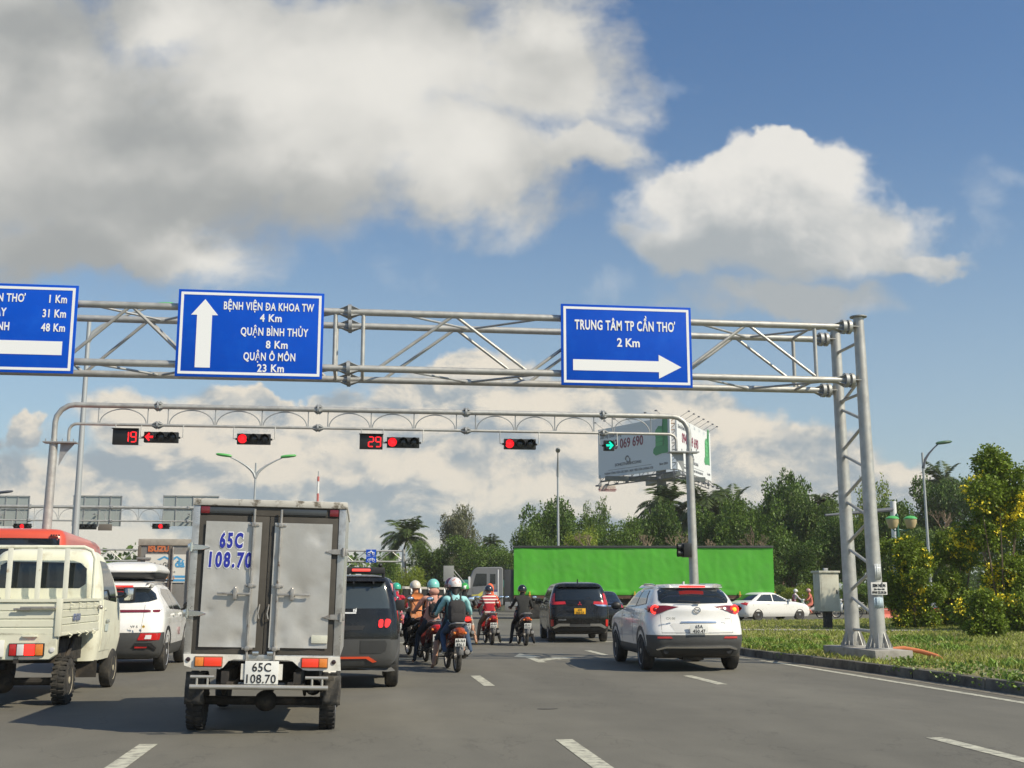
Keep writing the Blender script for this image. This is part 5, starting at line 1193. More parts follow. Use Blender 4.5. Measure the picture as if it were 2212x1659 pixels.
mb = MB(); mb.box(-.76, .32, -.008, .0, 1.70, 2.46); ad = mb.done('advert', mat('white_advert', (.70, .68, .62), .5), GT)
cy = mat('sky_blue_print', (.08, .33, .60), .5)
for pts in ([(-.45, 2.32), (-.25, 2.42), (-.05, 2.32), (-.13, 2.30), (-.25, 2.37), (-.37, 2.30)], [(-.1, 2.32), (.08, 2.42), (.24, 2.32), (.16, 2.30), (.08, 2.37), (.0, 2.30)]): mb = MB(); mb.prism(pts, -.012, -.009, 'xz'); mb.done('logo', cy, ad)
text(ad, 'Không Gian', (-.36, -.012, 2.12), .13, ink, .002, .8); text(ad, 'đá', (.17, -.012, 2.12), .20, cy, .01, 1.0); text(ad, 'natural stone', (-.2, -.012, 1.97), .06, mat('grey_print', (.3, .3, .3), .5), 0, 1.2)
for z, m in ((1.86, cy), (1.76, cy)): mb = MB(); mb.box(-.76, .32, -.012, -.009, z - .03, z + .03); mb.done('stripe', m, ad)
text(ad, '0939.99.11', (-.22, -.016, 1.79), .08, mat('orange_print', (.7, .3, .1), .5), .004, 1.1)
mb = MB(); mb.box(-.5, .5, 0, 4.6, .55, .75); mb.done('chassis', under, GT)
mb = MB(); mb.box(-.9, .9, -.02, .06, .6, .82, .01); mb.done('bumper', greysteel, GT)
cb, ct = body('cab', [(.5, .85, 3.3, 4.8, .15, 0, .1), (1.2, .88, 3.3, 4.9, .15, 0, .1), (2.1, .78, 3.32, 4.5, .15, 0, .1), (2.2, .6, 3.5, 4.3, .1, 0, .05)], panelw, GT)
for s in (1, -1):
    for y in (.9, 3.9): wheel(GT, s * .80, y, .38, .22, s, galvd, 8)
    mb = MB(); mb.box(s * .7 - .14, s * .7 + .14, -.04, -.021, .65, .77, .006); mb.done('tail_light', redlens, GT)

# ------------------------------------------------------------------ articulated lorry crossing
SM = thing('articulated_lorry', 'long green curtain-sided trailer behind a grey cab crossing the junction', 'lorry', at(1110, 1285, 66).xy.to_3d(), -HEAD)
TL = 14.75
green = mat('green_tarpaulin', (.080, .42, .026), .55, 0, .10, .55, .12, 3, dirt=(.10, .37, .05), dscale=.9, dlo=.5, dhi=.8)
g = MB(); nx, nz = 150, 30; rows = []
import mathutils
def fold(x, z):
    n = mathutils.noise.noise
    v = .030 * n((x * .7, z * .3, 0)) + .012 * n((x * 2.6, z * .9 + x * .7, 3)) + .010 * n((x * 5 + z * 3.0, z * 3.2, 7))
    v += .05 * math.exp(-((z - .12) / .10) ** 2) * (n((x * 1.7, 0, 9)) + .4) + .035 * math.exp(-((z - .30) / .05) ** 2) * n((x * .8, 3, 1))
    v += .010 * max(0, math.sin(x * 2 * math.pi / 1.84)) ** 24
    return -v
for j in range(nz + 1):
    rows.append([g.bm.verts.new((TL * i / nx, fold(TL * i / nx, 2.62 * j / nz), 1.33 + 2.62 * j / nz)) for i in range(nx + 1)])
for r0, r1 in zip(rows, rows[1:]):
    for i in range(nx): g._f((r0[i], r0[i + 1], r1[i + 1], r1[i]))
g.done('curtain', green, SM, 180)
mb = MB(); mb.box(.02, TL - .02, .14, 2.48, 1.30, 3.97); mb.done('trailer_box', green, SM)
mb = MB(); mb.box(-.02, TL + .02, -.06, 2.52, 3.971, 4.09, .02); mb.done('roof_rail', mat('dark_trailer_rail', (.05, .055, .05), .5, 0, .2, 3), SM)
mb = MB(); mb.box(0, TL, .0, 2.45, 1.13, 1.295); mb.done('trailer_frame', mat('rusty_trailer_frame', (.10, .05, .03), .7, 0, .3, 3), SM)
yl = mat('yellow_strap', (.65, .36, .04), .6)
for k in range(8): x = .9 + k * 1.98; mb = MB(); mb.box(x - .03, x + .03, -.09, -.06, 1.15, 1.52, .004); mb.box(x - .06, x + .06, -.12, -.06, 1.3, 1.38, .01); mb.done('strap', yl, SM)
for x in (1.3, 2.6, 11.2, 12.5, 13.8):
    for y in (.25, 2.2): wheel_o = MB(); wheel_o.lathe([(.30, -.14), (.44, -.15), (.5, -.1), (.5, .1), (.44, .15), (.30, .14)], (x, y, .5), 'y', 24); w_ = wheel_o.done('wheel', rubber, SM); q = MB(); q.lathe([(.31, -.12), (.26, -.06), (.05, -.03)], (x, y, .5), 'y', 20); q.tube([(x + .30 * math.cos(R_(a)), y - .14, .5 + .30 * math.sin(R_(a))) for a in range(0, 361, 24)], .035, 6, False); q.done('rim', mat('white_steel_rim', (.72, .70, .64), .5), w_)
cgrey = mat('grey_lorry_cab', (.17, .175, .18), .4, 0, .05, 2, coat=.3)
cx0 = -2.66
mb = MB(); pro = [(cx0, .75), (cx0 - .06, 1.7), (cx0 + .32, 2.70), (cx0 + .55, 2.88), (cx0 + 1.95, 2.90), (cx0 + 2.05, 2.80), (cx0 + 2.05, .75), (cx0 + 1.75, .75), (cx0 + 1.62, 1.05), (cx0 + 1.3, 1.22), (cx0 + .95, 1.18), (cx0 + .68, 1.0), (cx0 + .6, .75)]
mb.prism(pro, 0, 2.3, 'xz', .05); mb.done('cab', cgrey, SM, 25)
mb = MB(); mb.prism([(cx0 + .33, 1.80), (cx0 + .52, 2.52), (cx0 + 1.12, 2.52), (cx0 + 1.12, 1.86)], -.012, -.002, 'xz'); mb.done('side_window', glass, SM)
mb = MB(); mb.prism([(cx0 + 1.32, 1.95), (cx0 + 1.32, 2.50), (cx0 + 1.62, 2.50), (cx0 + 1.62, 1.95)], -.012, -.002, 'xz'); mb.done('side_window', glass, SM)
mb = MB(); mb.prism([(cx0 + .45, 1.05), (cx0 + .30, 1.75), (cx0 + 1.2, 1.80), (cx0 + 1.2, 1.28), (cx0 + .8, 1.16)], -.012, -.002, 'xz'); mb.done('door', cgrey, SM)
mb = MB(); mb.prism([(cx0 + .22, 1.17), (cx0 + .30, 1.34), (cx0 + .62, 1.36), (cx0 + .92, 1.55), (cx0 + .88, 1.32), (cx0 + .70, 1.20), (cx0 + .78, 1.10), (cx0 + .4, 1.12)], -.02, -.013, 'xz'); mb.done('emblem', mat('pale_yellow_emblem', (.62, .55, .10), .5), SM)
mb = MB(); mb.box(cx0 + 1.25, cx0 + 1.78, -.02, -.003, 1.25, 1.50); mb.done('door_notice', mat('pale_notice', (.62, .63, .62), .5), SM)
mb = MB(); mb.box(cx0 + 1.25, cx0 + 1.78, -.02, -.003, 1.505, 1.63); mb.done('door_notice', mat('violet_notice', (.08, .07, .18), .5), SM)
mb = MB(); mb.box(cx0 + 1.74, cx0 + 1.80, -.03, .05, 1.2, 2.75, .01); mb.done('cab_trim', clearl, SM)
mb = MB(); mb.box(cx0 + .08, cx0 + .2, -.22, -.02, 1.7, 2.35, .03); mb.done('mirror', clearl, SM)
mb = MB(); mb.box(cx0 + 2.1, cx0 + 2.7, .1, 2.2, .95, 2.75, .03); mb.done('cab_rear', mat('dark_grey_deck', (.045, .048, .05), .6), SM)
mb = MB(); mb.box(cx0 + 2.15, cx0 + 3.1, -.02, .4, .42, .95, .04); mb.done('fuel_tank', mat('ribbed_alloy_tank', (.35, .34, .32), .4, .6), SM)
mb = MB(); mb.box(cx0 + .6, TL, .7, 1.6, .75, 1.1); mb.done('chassis', under, SM)
for x in (cx0 + 1.15, 2.0 - .9):
    mb = MB(); mb.lathe([(.30, -.14), (.44, -.15), (.5, -.1), (.5, .1), (.44, .15), (.30, .14)], (x, .2, .5), 'y', 24); w_ = mb.done('wheel', rubber, SM)

# ------------------------------------------------------------------ saloon and others across the grass
SD = thing('saloon_car', 'white saloon with mud-flecked doors driving right beyond the grass island', 'car', (at(1660, 1300, 60.5).x, 60.5, 0), R_(-72))
mud = mat('mud_flecked_white_paint', (.80, .79, .75), .3, 0, .02, 2, coat=.6, dirt=(.42, .36, .25), dscale=7, dlo=.60, dhi=.70)
cb, ct = body('body', [(.22, .80, -2.15, 2.2, .3, .12, .25), (.4, .87, -2.26, 2.3, .32, .16, .3), (.65, .885, -2.28, 2.3, .34, .18, .36), (.85, .88, -2.24, 2.05, .34, .18, .36), (.95, .86, -2.12, 1.5, .34, .18, .3), (1.02, .83, -1.85, 1.05, .34, .18, .25), (1.2, .76, -1.50, .62, .3, .14, .2), (1.38, .68, -1.15, .2, .26, .1, .14), (1.45, .58, -.95, .0, .2, .06, .1), (1.48, .38, -.7, -.2, .1, .03, .05)], mud, SD, arches=(-1.35, 1.35), archr=.36, archz=.32)
for s in (1, -1):
    d = '+x' if s > 0 else '-x'
    patch('side_window', ct, [(-1.45, 1.02), (-.38, 1.0), (-.38, 1.36), (-.95, 1.36)], d, glass, SD, .004)
    patch('side_window', ct, [(-.32, 1.0), (.82, .98), (.22, 1.34), (-.32, 1.37)], d, glass, SD, .004)
    Lq = [(.46, .90), (.50, .99), (.84, .93), (.84, .80)]; patch('tail_light', ct, Lq if s > 0 else mir(Lq), '-y', redlens, SD, .014)
    for y in (-1.35, 1.35): wheel(SD, s * .79, y, .32, .2, s, alloy, 5, rimr=.72)
    mb = MB(); mb.box(s * .95 - .08, s * .95 + .08, .62, .72, .98, 1.12, .03); mb.done('mirror', mud, SD)
    for y in (-.65, .45): mb = MB(); mb.box(s * .875 - .02, s * .875 + .02, y - .09, y + .09, .85, .87, .005); mb.done('door_handle', mud, SD)
patch('rear_window', ct, [(-.6, 1.36), (.6, 1.36), (.70, 1.06), (-.70, 1.06)], '-y', glass, SD, .006)
patch('windscreen', ct, [(-.66, 1.06), (.66, 1.06), (.55, 1.36), (-.55, 1.36)], '+y', glass, SD, .006)
plate(SD, 0, -2.31, .75, .33, .165, plate_w, ('65A', '311.08'), .064)
underpan(SD, .66, -2, 2, .26)
BK = thing('saloon_car', 'dark saloon mostly hidden between the black people carrier and the white crossover', 'car', (9.15, 45.5, 0), R_(-6))
cb, ct = body('body', [(.22, .80, -2.15, 2.2, .3, .12, .25), (.4, .87, -2.26, 2.3, .32, .16, .3), (.65, .885, -2.28, 2.3, .34, .18, .36), (.88, .88, -2.24, 2.05, .34, .18, .36), (1.02, .86, -2.12, 1.5, .34, .18, .3), (1.1, .83, -1.85, 1.05, .34, .18, .25), (1.25, .76, -1.50, .62, .3, .14, .2), (1.42, .68, -1.15, .2, .26, .1, .14), (1.48, .58, -.95, .0, .2, .06, .1), (1.5, .38, -.7, -.2, .1, .03, .05)], blackp, BK, arches=(-1.35, 1.35), archr=.36, archz=.32)
patch('rear_window', ct, [(-.6, 1.40), (.6, 1.40), (.70, 1.12), (-.70, 1.12)], '-y', glass, BK, .006)
for s in (1, -1):
    Lq = [(.50, .90), (.50, 1.0), (.86, 1.0), (.86, .86)]; patch('tail_light', ct, Lq if s > 0 else mir(Lq), '-y', redlens, BK, .014)
    for y in (-1.35, 1.35): wheel(BK, s * .79, y, .32, .2, s, alloy, 5)
patch('trim', ct, [(-.5, .97), (.5, .97), (.5, .93), (-.5, .93)], '-y', chrome, BK, .015)
plate(BK, 0, -2.31, .78, .33, .165, plate_w, ('65A', '118.27'), .064)
VN = thing('van', 'white van with a lit tail light half hidden behind the yellow-flowering shrubs', 'van', (35.4, 68, 0), R_(-40))
cb, ct = body('body', [(.3, .85, -2.2, 2.3, .15, .04, .1), (.6, .9, -2.25, 2.4, .16, .05, .12), (1.1, .9, -2.25, 2.3, .16, .05, .15), (1.75, .82, -2.18, 1.6, .16, .05, .12), (1.9, .7, -2.1, 1.3, .15, .04, .1), (1.93, .5, -1.9, 1.0, .1, .03, .05)], white, VN, arches=(-1.4, 1.4))
patch('rear_window', ct, [(-.7, 1.2), (.7, 1.2), (.66, 1.7), (-.66, 1.7)], '-y', glass, VN, .006)
for s in (1, -1):
    Lq = [(.76, .9), (.86, .9), (.82, 1.4), (.74, 1.4)]; patch('tail_light', ct, Lq if s > 0 else mir(Lq), '-y', redlit if s < 0 else redlens, VN, .014)
    for y in (-1.4, 1.4): wheel(VN, s * .8, y, .33, .2, s, alloy, 6)
patch('bumper', ct, [(-.88, .6), (.88, .6), (.88, .32), (-.88, .32)], '-y', greyclad, VN, .02)
mb = MB(); mb.prism([(-3, 0), (-1.8, .35), (0, .35), (.9, .72), (1.5, .75), (2.4, .3), (2.4, 0)], -.8, .8, 'yz', .08); o = mb.done('car_body', white, None, 30)
bpy.data.objects.remove(o)
# red and white plastic barriers beyond the shrubs
redbar = mat('red_barrier_plastic', (.55, .10, .06), .5)
for k, (px, py) in enumerate(((1915, 1331), (1938, 1331), (2000, 1330), (2020, 1330), (2062, 1331))):
    p = at(px, py, 61); t = thing('road_barrier', ('low red plastic barrier nearest the gantry leg', 'low red plastic barrier second from the gantry leg', 'low red plastic barrier under the middle of the shrubs', 'low red plastic barrier left of the white van', 'low red plastic barrier in front of the white van')[k], 'barrier', (p.x, 61, 0), 0, 'red plastic barriers beyond the shrubs')
    mb = MB(); mb.prism([(-.28, 0), (.28, 0), (.22, .18), (.10, .32), (.08, .62), (-.08, .62), (-.10, .32), (-.22, .18)], -.45, .45, 'yz'); 
    o = mb.done('barrier_block', redbar, t); mb = MB(); mb.box(-.46, .46, -.085, -.08, .45, .56); mb.done('reflector_band', signwhite, t); t.rotation_euler.z = 0

# ------------------------------------------------------------------ motorbikes
def motorbike(label, loc, rz, paint, tail=redlens, plate_lines=('65-X1', '826.1'), grp='motorbikes waiting at the lights', mudg=None, big=False, tailm=None):
    t = thing('motorbike', label, 'motorbike', (loc[0], loc[1], 0), rz, grp)
    for y, w in ((-.47, .09), (.78, .08)):
        mb = MB(); R, r = .285, .03; mb.lathe([(R * .80, -w * .4), (R * .93, -w / 2), (R, -w * .2), (R, w * .2), (R * .93, w / 2), (R * .80, w * .4)], (0, y, R), 'x', 28, False)
        wl = mb.done('wheel', rubber, t)
        q = MB(); q.lathe([(R * .82, -.03), (R * .82, .03), (R * .74, .02), (R * .74, -.02), (R * .82, -.03)], (0, y, R), 'x', 28, False)
        for k in range(10): a = R_(36 * k); q.tube([(0, y, R), (0, y + R * .78 * math.cos(a), R + R * .78 * math.sin(a))], .007, 5)
        q.lathe([(.05, -.06), (.05, .06)], (0, y, R), 'x', 14); q.done('rim', wearsteel, wl)
    def ell(y, w, h, z, n=14, sq=2.6):
        return [(w * math.copysign(abs(math.cos(a)) ** (2 / sq), math.cos(a)), y, z + h * math.copysign(abs(math.sin(a)) ** (2 / sq), math.sin(a))) for a in (2 * math.pi * k / n for k in range(n))]
    mb = MB(); mb.loft([ell(-.80, .03, .02, .78), ell(-.76, .075, .055, .76), ell(-.62, .13, .10, .70), ell(-.40, .155, .13, .64), ell(-.12, .15, .13, .56), ell(.10, .12, .10, .48), ell(.22, .10, .06, .40)]); mb.done('tail_cover', paint, t)
    mb = MB(); mb.loft([ell(-.70, .07, .025, .815), ell(-.55, .12, .045, .81), ell(-.25, .14, .05, .79), ell(.05, .13, .045, .765), ell(.20, .08, .04, .74), ell(.26, .03, .02, .73)]); mb.done('seat', black, t)
    mb = MB(); mb.tube([(-.13, -.30, .82), (-.14, -.66, .86), (-.08, -.80, .88), (.08, -.80, .88), (.14, -.66, .86), (.13, -.30, .82)], .014, 8); mb.done('grab_rail', wearsteel, t)
    mb = MB(); rows = []
    for y, w, h, z in ((.42, .17, .30, .60), (.52, .19, .34, .66), (.60, .14, .26, .72)): rows.append(ell(y, w, h, z, 16, 3))
    mb.loft(rows); mb.done('leg_shield', paint, t)
    mb = MB(); mb.loft([ell(.62, .05, .05, .98), ell(.52, .14, .10, 1.00), ell(.42, .12, .08, 1.02)]); mb.done('headlamp_cowl', paint, t)
    mb = MB()
    for s in (-1, 1): mb.tube([(s * .06, .58, .78), (s * .065, .78, .285)], .02, 6)
    mb.tube([(0, .46, 1.05), (0, .60, .72)], .03, 8); mb.done('fork', wearsteel, t)
    mb = MB(); mb.tube([(-.36, .34, 1.03), (-.22, .42, 1.06), (0, .46, 1.03), (.22, .42, 1.06), (.36, .34, 1.03)], .014, 8)
    for s in (-1, 1): mb.tube([(s * .36, .34, 1.03), (s * .25, .405, 1.053)], .02, 8)
    hb = mb.done('handlebar', black, t)
    for s in (-1, 1):
        mb = MB(); mb.tube([(s * .24, .42, 1.06), (s * .30, .44, 1.18), (s * .36, .42, 1.26)], .008, 6); mb.ball((s * .39, .42, 1.30), (.075, .02, .045), 14, 8); m_ = mb.done('mirror', black, t)
        mb = MB(); mb.ball((s * .39, .408, 1.30), (.066, .014, .038), 14, 8); mb.done('mirror_glass', mat('pale_mirror_glass', (.72, .80, .86), .06, .9), m_)
    lx, lh = (.10, .06) if not big else (.115, .085)
    mb = MB(); mb.loft([ell(-.60, lx, lh, .72), ell(-.72, lx * .95, lh * .95, .725), ell(-.80, lx * .7, lh * .75, .735), ell(-.835, lx * .3, lh * .4, .74)]); tlp = mb.done('tail_light', tail, t)
    for s in (-1, 1): mb = MB(); mb.ball((s * .10, -.77, .70), (.028, .045, .028), 10, 6); mb.done('indicator', orange, tlp)
    mb = MB(); rows = []
    for k in range(7): a = R_(150 - 17 * k); rr = .345; rows.append([(x, -.47 - rr * math.cos(R_(180) - a) * 1 , .285 + rr * math.sin(a)) for x in (-.06, 0, .06)])
    mb.tube([(0, -.60, .66), (0, -.78, .50), (0, -.84, .40)], .012, 6)
    mb.loft([[(-.07, -.70, .60), (.07, -.70, .60)], [(-.075, -.78, .45), (.075, -.78, .45)], [(-.06, -.82, .32), (.06, -.82, .32)]], caps=False, closed=False); o = mb.done('rear_mudguard', mudg or mat('grey_mudguard', (.16, .16, .16), .6), t, 60)
    sm = o.modifiers.new('s', 'SOLIDIFY'); sm.thickness = .012
    plate(t, 0, -.835, .54, .19, .14, plate_w, plate_lines, .05, tilt=R_(8))
    mb = MB(); mb.tube([(.05, .15, .28), (.12, -.1, .25), (.135, -.2, .26)], .022, 8); mb.tube([(.135, -.2, .26), (.145, -.30, .28), (.155, -.62, .36), (.155, -.66, .365)], [.035, .055, .06, .04], 12); e_ = mb.done('exhaust', mat('dark_heat_shield', (.05, .05, .05), .45), t)
    mb = MB(); mb.lathe([(.045, -.667), (.02, -.67)], (.155, 0, .367), 'y', 12); mb.done('exhaust_tip', wearsteel, e_)
    mb = MB(); mb.tube([(-.02, .12, .30), (-.09, -.47, .285)], .05, 8); mb.box(-.13, .13, -.12, .26, .22, .42, .05); mb.tube([(.08, -.15, .45), (.09, -.45, .28)], .035, 8); mb.tube([(-.28, .02, .26), (.28, .02, .26)], .014, 6); mb.tube([(-.24, -.28, .33), (.24, -.28, .33)], .014, 6); mb.done('engine', under, t)
    mb = MB(); rows = [[(-.05, .5 + .36 - .36, .6), (.05, .5, .6)], ]
    mb.loft([[(x, .78 + .32 * math.cos(R_(a)), .285 + .32 * math.sin(R_(a))) for x in (-.05, 0, .05)] for a in range(20, 161, 20)], caps=False, closed=False); o = mb.done('front_mudguard', paint, t, 60); sm = o.modifiers.new('s', 'SOLIDIFY'); sm.thickness = .01
    return t
# ------------------------------------------------------------------ people
skin = mat('tan_skin', (.42, .23, .15), .6, 0, .06, 8)
def stripes(name, a, b, n=11.5):
    m = mat(name, a, .85); nt = m.node_tree; X.nt = nt; b_ = nt.nodes['Principled BSDF']
    tc = nt.nodes.new('ShaderNodeTexCoord'); sp = nt.nodes.new('ShaderNodeSeparateXYZ'); nt.links.new(tc.outputs['Object'], sp.inputs[0])
    z = X(sp.outputs[2]); w = X.m('SINE', z * (2 * math.pi * n)); band = smooth(X.m('ABSOLUTE', z - 1.04), .10, .085)
    f = smooth(w, .1, .25) * (1 - band)
    nt.links.new(mixc(f, a, b).k, b_.inputs['Base Color']); return m
def cloth(name, rgb): return mat(name, rgb, .9, 0, .12, 9, .25, 22)
def person(label, loc, rz, shirt, legs, helmet, shoe=None, dy=0.0, lf='ground', rf='peg', short=False, sleeve='long', hair=None, lean=.06, scale=1.0, headturn=0.0, hx=0.0, grp=None, robe=None, helm_m2=None):
    S = scale; sh = skin
    def p(x, y, z): return Vector((x * S + (hx if z > 1.2 else 0), y * S + dy, .82 + (z - .84) * S if z > .8 else z))
    foot = {'ground': ((.33, .10, .085), (.34, .24, .05), (.22, .36, .58)), 'peg': ((.22, .04, .31), (.235, .20, .27), (.19, .38, .66)), 'rear': ((.24, -.24, .38), (.25, -.08, .34), (.22, .20, .68))}
    J = [(p(0, 0, .86), .150, .125, 'leg'), (p(0, .02 + lean * .3, 1.02), .140, .105, 'top'), (p(0, .03 + lean, 1.24), .165, .115, 'top'), (p(0, .04 + lean * 1.4, 1.405), .058, .055, 'top'), (p(0, .06 + lean * 1.7, 1.50), .078, .088, 'skin'), (p(0, .065 + lean * 1.7, 1.63), .080, .092, 'skin')]
    Ed = [(0, 1), (1, 2), (2, 3), (3, 4), (4, 5)]; seg = ['top', 'top', 'top', 'skin', 'skin']
    hands = []
    for s, ft in ((-1, lf), (1, rf)):
        b = len(J); A, Tt, K = foot[ft]
        J += [(p(s * .185, .02 + lean, 1.345), .062, .058, 'top'), (p(s * .285, .14 + lean, 1.13), .046, .046, 'top'), (p(s * .325, .285 + lean * .6, 1.045), .031, .031, 'skin'), (p(s * .325, .35 + lean * .6, 1.04), .036, .022, 'skin')]
        Ed += [(2, b), (b, b + 1), (b + 1, b + 2), (b + 2, b + 3)]; seg += ['top', 'top', 'top' if sleeve == 'long' else 'skin', 'skin']
        c = len(J); f = lambda q: Vector((s * q[0], q[1] + dy, q[2]))
        J += [(p(s * .10, .03, .82), .105, .10, 'leg'), (f(K), .066, .066, 'leg'), (f(A), .038, .04, 'leg'), (f(Tt), .040, .028, 'shoe')]
        Ed += [(0, c), (c, c + 1), (c + 1, c + 2), (c + 2, c + 3)]; seg += ['leg', 'leg', 'skin' if short else 'leg', 'shoe']
        hands.append((s, J[b + 3][0]))
    bm = bmesh.new(); sk = bm.verts.layers.skin.verify(); vs = []
    for co, r0, r1, _ in J: v = bm.verts.new(co); v[sk].radius = (r0, r1); vs.append(v)
    vs[0][sk].use_root = True
    for a, b in Ed: bm.edges.new((vs[a], vs[b]))
    me = bpy.data.meshes.new('sk'); bm.to_mesh(me); bm.free(); o = bpy.data.objects.new('sk', me); COL.objects.link(o)
    m1 = o.modifiers.new('s', 'SKIN'); m1.use_smooth_shade = True; m2 = o.modifiers.new('u', 'SUBSURF'); m2.levels = 2; m2.render_levels = 2
    bpy.context.view_layer.update(); mesh = bpy.data.meshes.new_from_object(o.evaluated_get(bpy.context.evaluated_depsgraph_get())); bpy.data.objects.remove(o)
    B = MB(); B.bm.from_mesh(mesh); bpy.data.meshes.remove(mesh)
    mid = {'top': 0, 'leg': 1, 'skin': 2, 'shoe': 3}
    for fc in B.bm.faces:
        c = fc.calc_center_median(); best, bi = 9, 0
        for i, (a, b) in enumerate(Ed):
            A, Bp = J[a][0], J[b][0]; ab = Bp - A; tt = max(0, min(1, (c - A).dot(ab) / ab.length_squared)); d = (A + ab * tt - c).length / (J[a][1] + J[b][1])
            if d < best: best, bi = d, i
        fc.material_index = mid[seg[bi]]; fc.smooth = True
    # cloth folds
    for v in B.bm.verts:
        n = mathutils.noise.noise(v.co * 14 + Vector((loc[0], loc[1], 0)) * 3); v.co += v.normal * n * .009
    B.i = 2
    for s, h in hands:                                   # four fingers closed on the grip and a thumb below
        for k in range(4):
            ln = (.9, 1.0, .95, .8)[k]; x = h.x + s * (-.032 + .021 * k)
            B.tube([h + Vector((x - h.x, .01, .012)), h + Vector((x - h.x, .045 * ln, .018)), h + Vector((x - h.x, .066 * ln, -.005)), h + Vector((x - h.x, .052 * ln, -.030)), h + Vector((x - h.x, .03, -.034))], [.0095, .0095, .009, .008, .006], 6)
        B.tube([h + Vector((-s * .028, -.005, 0)), h + Vector((-s * .05, .02, -.015)), h + Vector((-s * .04, .045, -.030))], [.011, .01, .007], 6)
    # face: nose, eyes, mouth, ears looking ahead
    hc = J[4][0].lerp(J[5][0], .45); B.tube([hc + Vector((0, .085, .02)), hc + Vector((0, .108, -.015)), hc + Vector((0, .09, -.022))], [.008, .014, .006], 6)
    for s in (-1, 1): B.ball(hc + Vector((s * .085, -.005, -.01)), (.012, .022, .03), 8, 6)
    B.i = 4
    for s in (-1, 1): B.ball(hc + Vector((s * .032, .082, .02)), (.013, .008, .008), 8, 6)
    B.tube([hc + Vector((-.025, .084, -.055)), hc + Vector((0, .09, -.057)), hc + Vector((.025, .084, -.055))], .005, 5)
    ob = B.done('person', [shirt, legs, skin, shoe or skin, ink], None, 180)
    ob.location = (loc[0], loc[1], 0); ob.rotation_euler.z = rz
    tag(ob, label, 'person', grp)
    top = J[5][0]; hcen = Vector((top.x, top.y, top.z - .045))
    if helmet:
        g = MB(); g.ball(hcen, (.128, .148, .142), 24, 14, z0=-.25); g.loft([[hcen + Vector((.129 * math.cos(a), .149 * math.sin(a), z)) for a in (2 * math.pi * k / 24 for k in range(24))] for z in (-.036, -.02)], caps=False)
        H_ = g.done('helmet', helmet, ob, 40)
        g = MB(); g.loft([[hcen + Vector((.10 * math.sin(R_(a)) * 1.15, .12 + .06 * q * math.cos(R_(a)), -.005 - .02 * q)) for a in range(-70, 71, 20)] for q in (0, .5, 1)], caps=False, closed=False); v_ = g.done('helmet_peak', helm_m2 or helmet, H_); sm = v_.modifiers.new('s', 'SOLIDIFY'); sm.thickness = .006
        g = MB(); g.tube([hcen + Vector((-.12, .02, -.03)), hcen + Vector((-.08, .06, -.13)), hcen + Vector((0, .07, -.155)), hcen + Vector((.08, .06, -.13)), hcen + Vector((.12, .02, -.03))], .008, 5); g.done('chin_strap', black, H_)
    if hair:
        g = MB(); g.loft([[hcen + Vector((.088 * w * math.cos(a), oy + .07 * w2 * math.sin(a), z)) for a in (2 * math.pi * k / 14 for k in range(14))] for w, w2, oy, z in ((1, 1.2, -.01, .03), (1.05, 1.1, -.03, -.06), (.75, .75, -.07, -.14), (.42, .5, -.10, -.2), (.36, .45, -.115, -.28), (.2, .3, -.11, -.36), (.05, .1, -.10, -.40))]); g.done('hair', mat('black_hair', (.012, .010, .009), .55, 0, .2, 40, .3, 90), ob)
    return ob, J
def backpack(label, loc, rz, J, m, big=1.0):
    t = thing('backpack', label, 'backpack', (loc[0], loc[1], 0), rz); c = J[2][0].lerp(J[1][0], .55); y = c.y - .10
    def se(w, h, yy, zc, n=20): return [(c.x + w * math.copysign(abs(math.cos(a)) ** .6, math.cos(a)), yy, zc + h * math.copysign(abs(math.sin(a)) ** .6, math.sin(a))) for a in (2 * math.pi * k / n for k in range(n))]
    z = c.z - .03
    mb = MB(); mb.loft([se(.10 * big, .15 * big, y + .02, z), se(.165 * big, .22 * big, y - .03, z), se(.16 * big, .215 * big, y - .11, z), se(.12 * big, .16 * big, y - .16, z - .02), se(.04, .05, y - .17, z - .03)]); mb.done('bag', m, t)
    mb = MB(); mb.loft([se(.125 * big, .085 * big, y - .13, z - .10), se(.12 * big, .08 * big, y - .185, z - .10), se(.08 * big, .05 * big, y - .195, z - .10)]); mb.done('front_pocket', m, t)
    mb = MB()
    for s in (-1, 1): mb.tube([(c.x + s * .07, y - .0, z + .19 * big), (J[3][0].x + s * .105, J[3][0].y - .03, 1.415), (J[3][0].x + s * .13, J[3][0].y + .09, 1.36), (c.x + s * .18, c.y + .12, z + .02), (c.x + s * .15, y + .02, z - .14)], .016, 6)
    mb.tube([(c.x - .04, y - .06, z + .21 * big), (c.x, y - .06, z + .26 * big), (c.x + .04, y - .06, z + .21 * big)], .009, 6); mb.done('strap', m, t)
    return t
jean = cloth('blue_denim', (.045, .075, .13)); navy = cloth('dark_navy_cloth', (.02, .03, .045)); blk = cloth('black_cloth', (.014, .014, .015)); khaki = cloth('khaki_cloth', (.22, .18, .12)); teal = cloth('turquoise_blouse', (.32, .60, .61))
def hel(name, c, **k): return mat(name, c, .25, 0, 0, 1, coat=.7, **k)
browncov = mat('brown_red_scooter_panel', (.16, .035, .015), .2, coat=.8); darkbike = mat('dark_bike_panel', (.02, .02, .022), .25, coat=.7); redbike = mat('red_bike_panel', (.32, .02, .025), .2, coat=.8)
whiteb = mat('white_scooter_panel', (.72, .72, .70), .25, coat=.7)
a0 = (1.72, 21.98); ra = R_(4)
motorbike('brown scooter with a broad amber-edged tail and plate 65-X4 826.1, nearest of the motorbikes', a0, ra, browncov, mat('amber_red_tail', (.36, .06, .015), .15, coat=.7, dirt=(.62, .18, .02), dscale=9), ('65-X4', '826.1'), big=True)
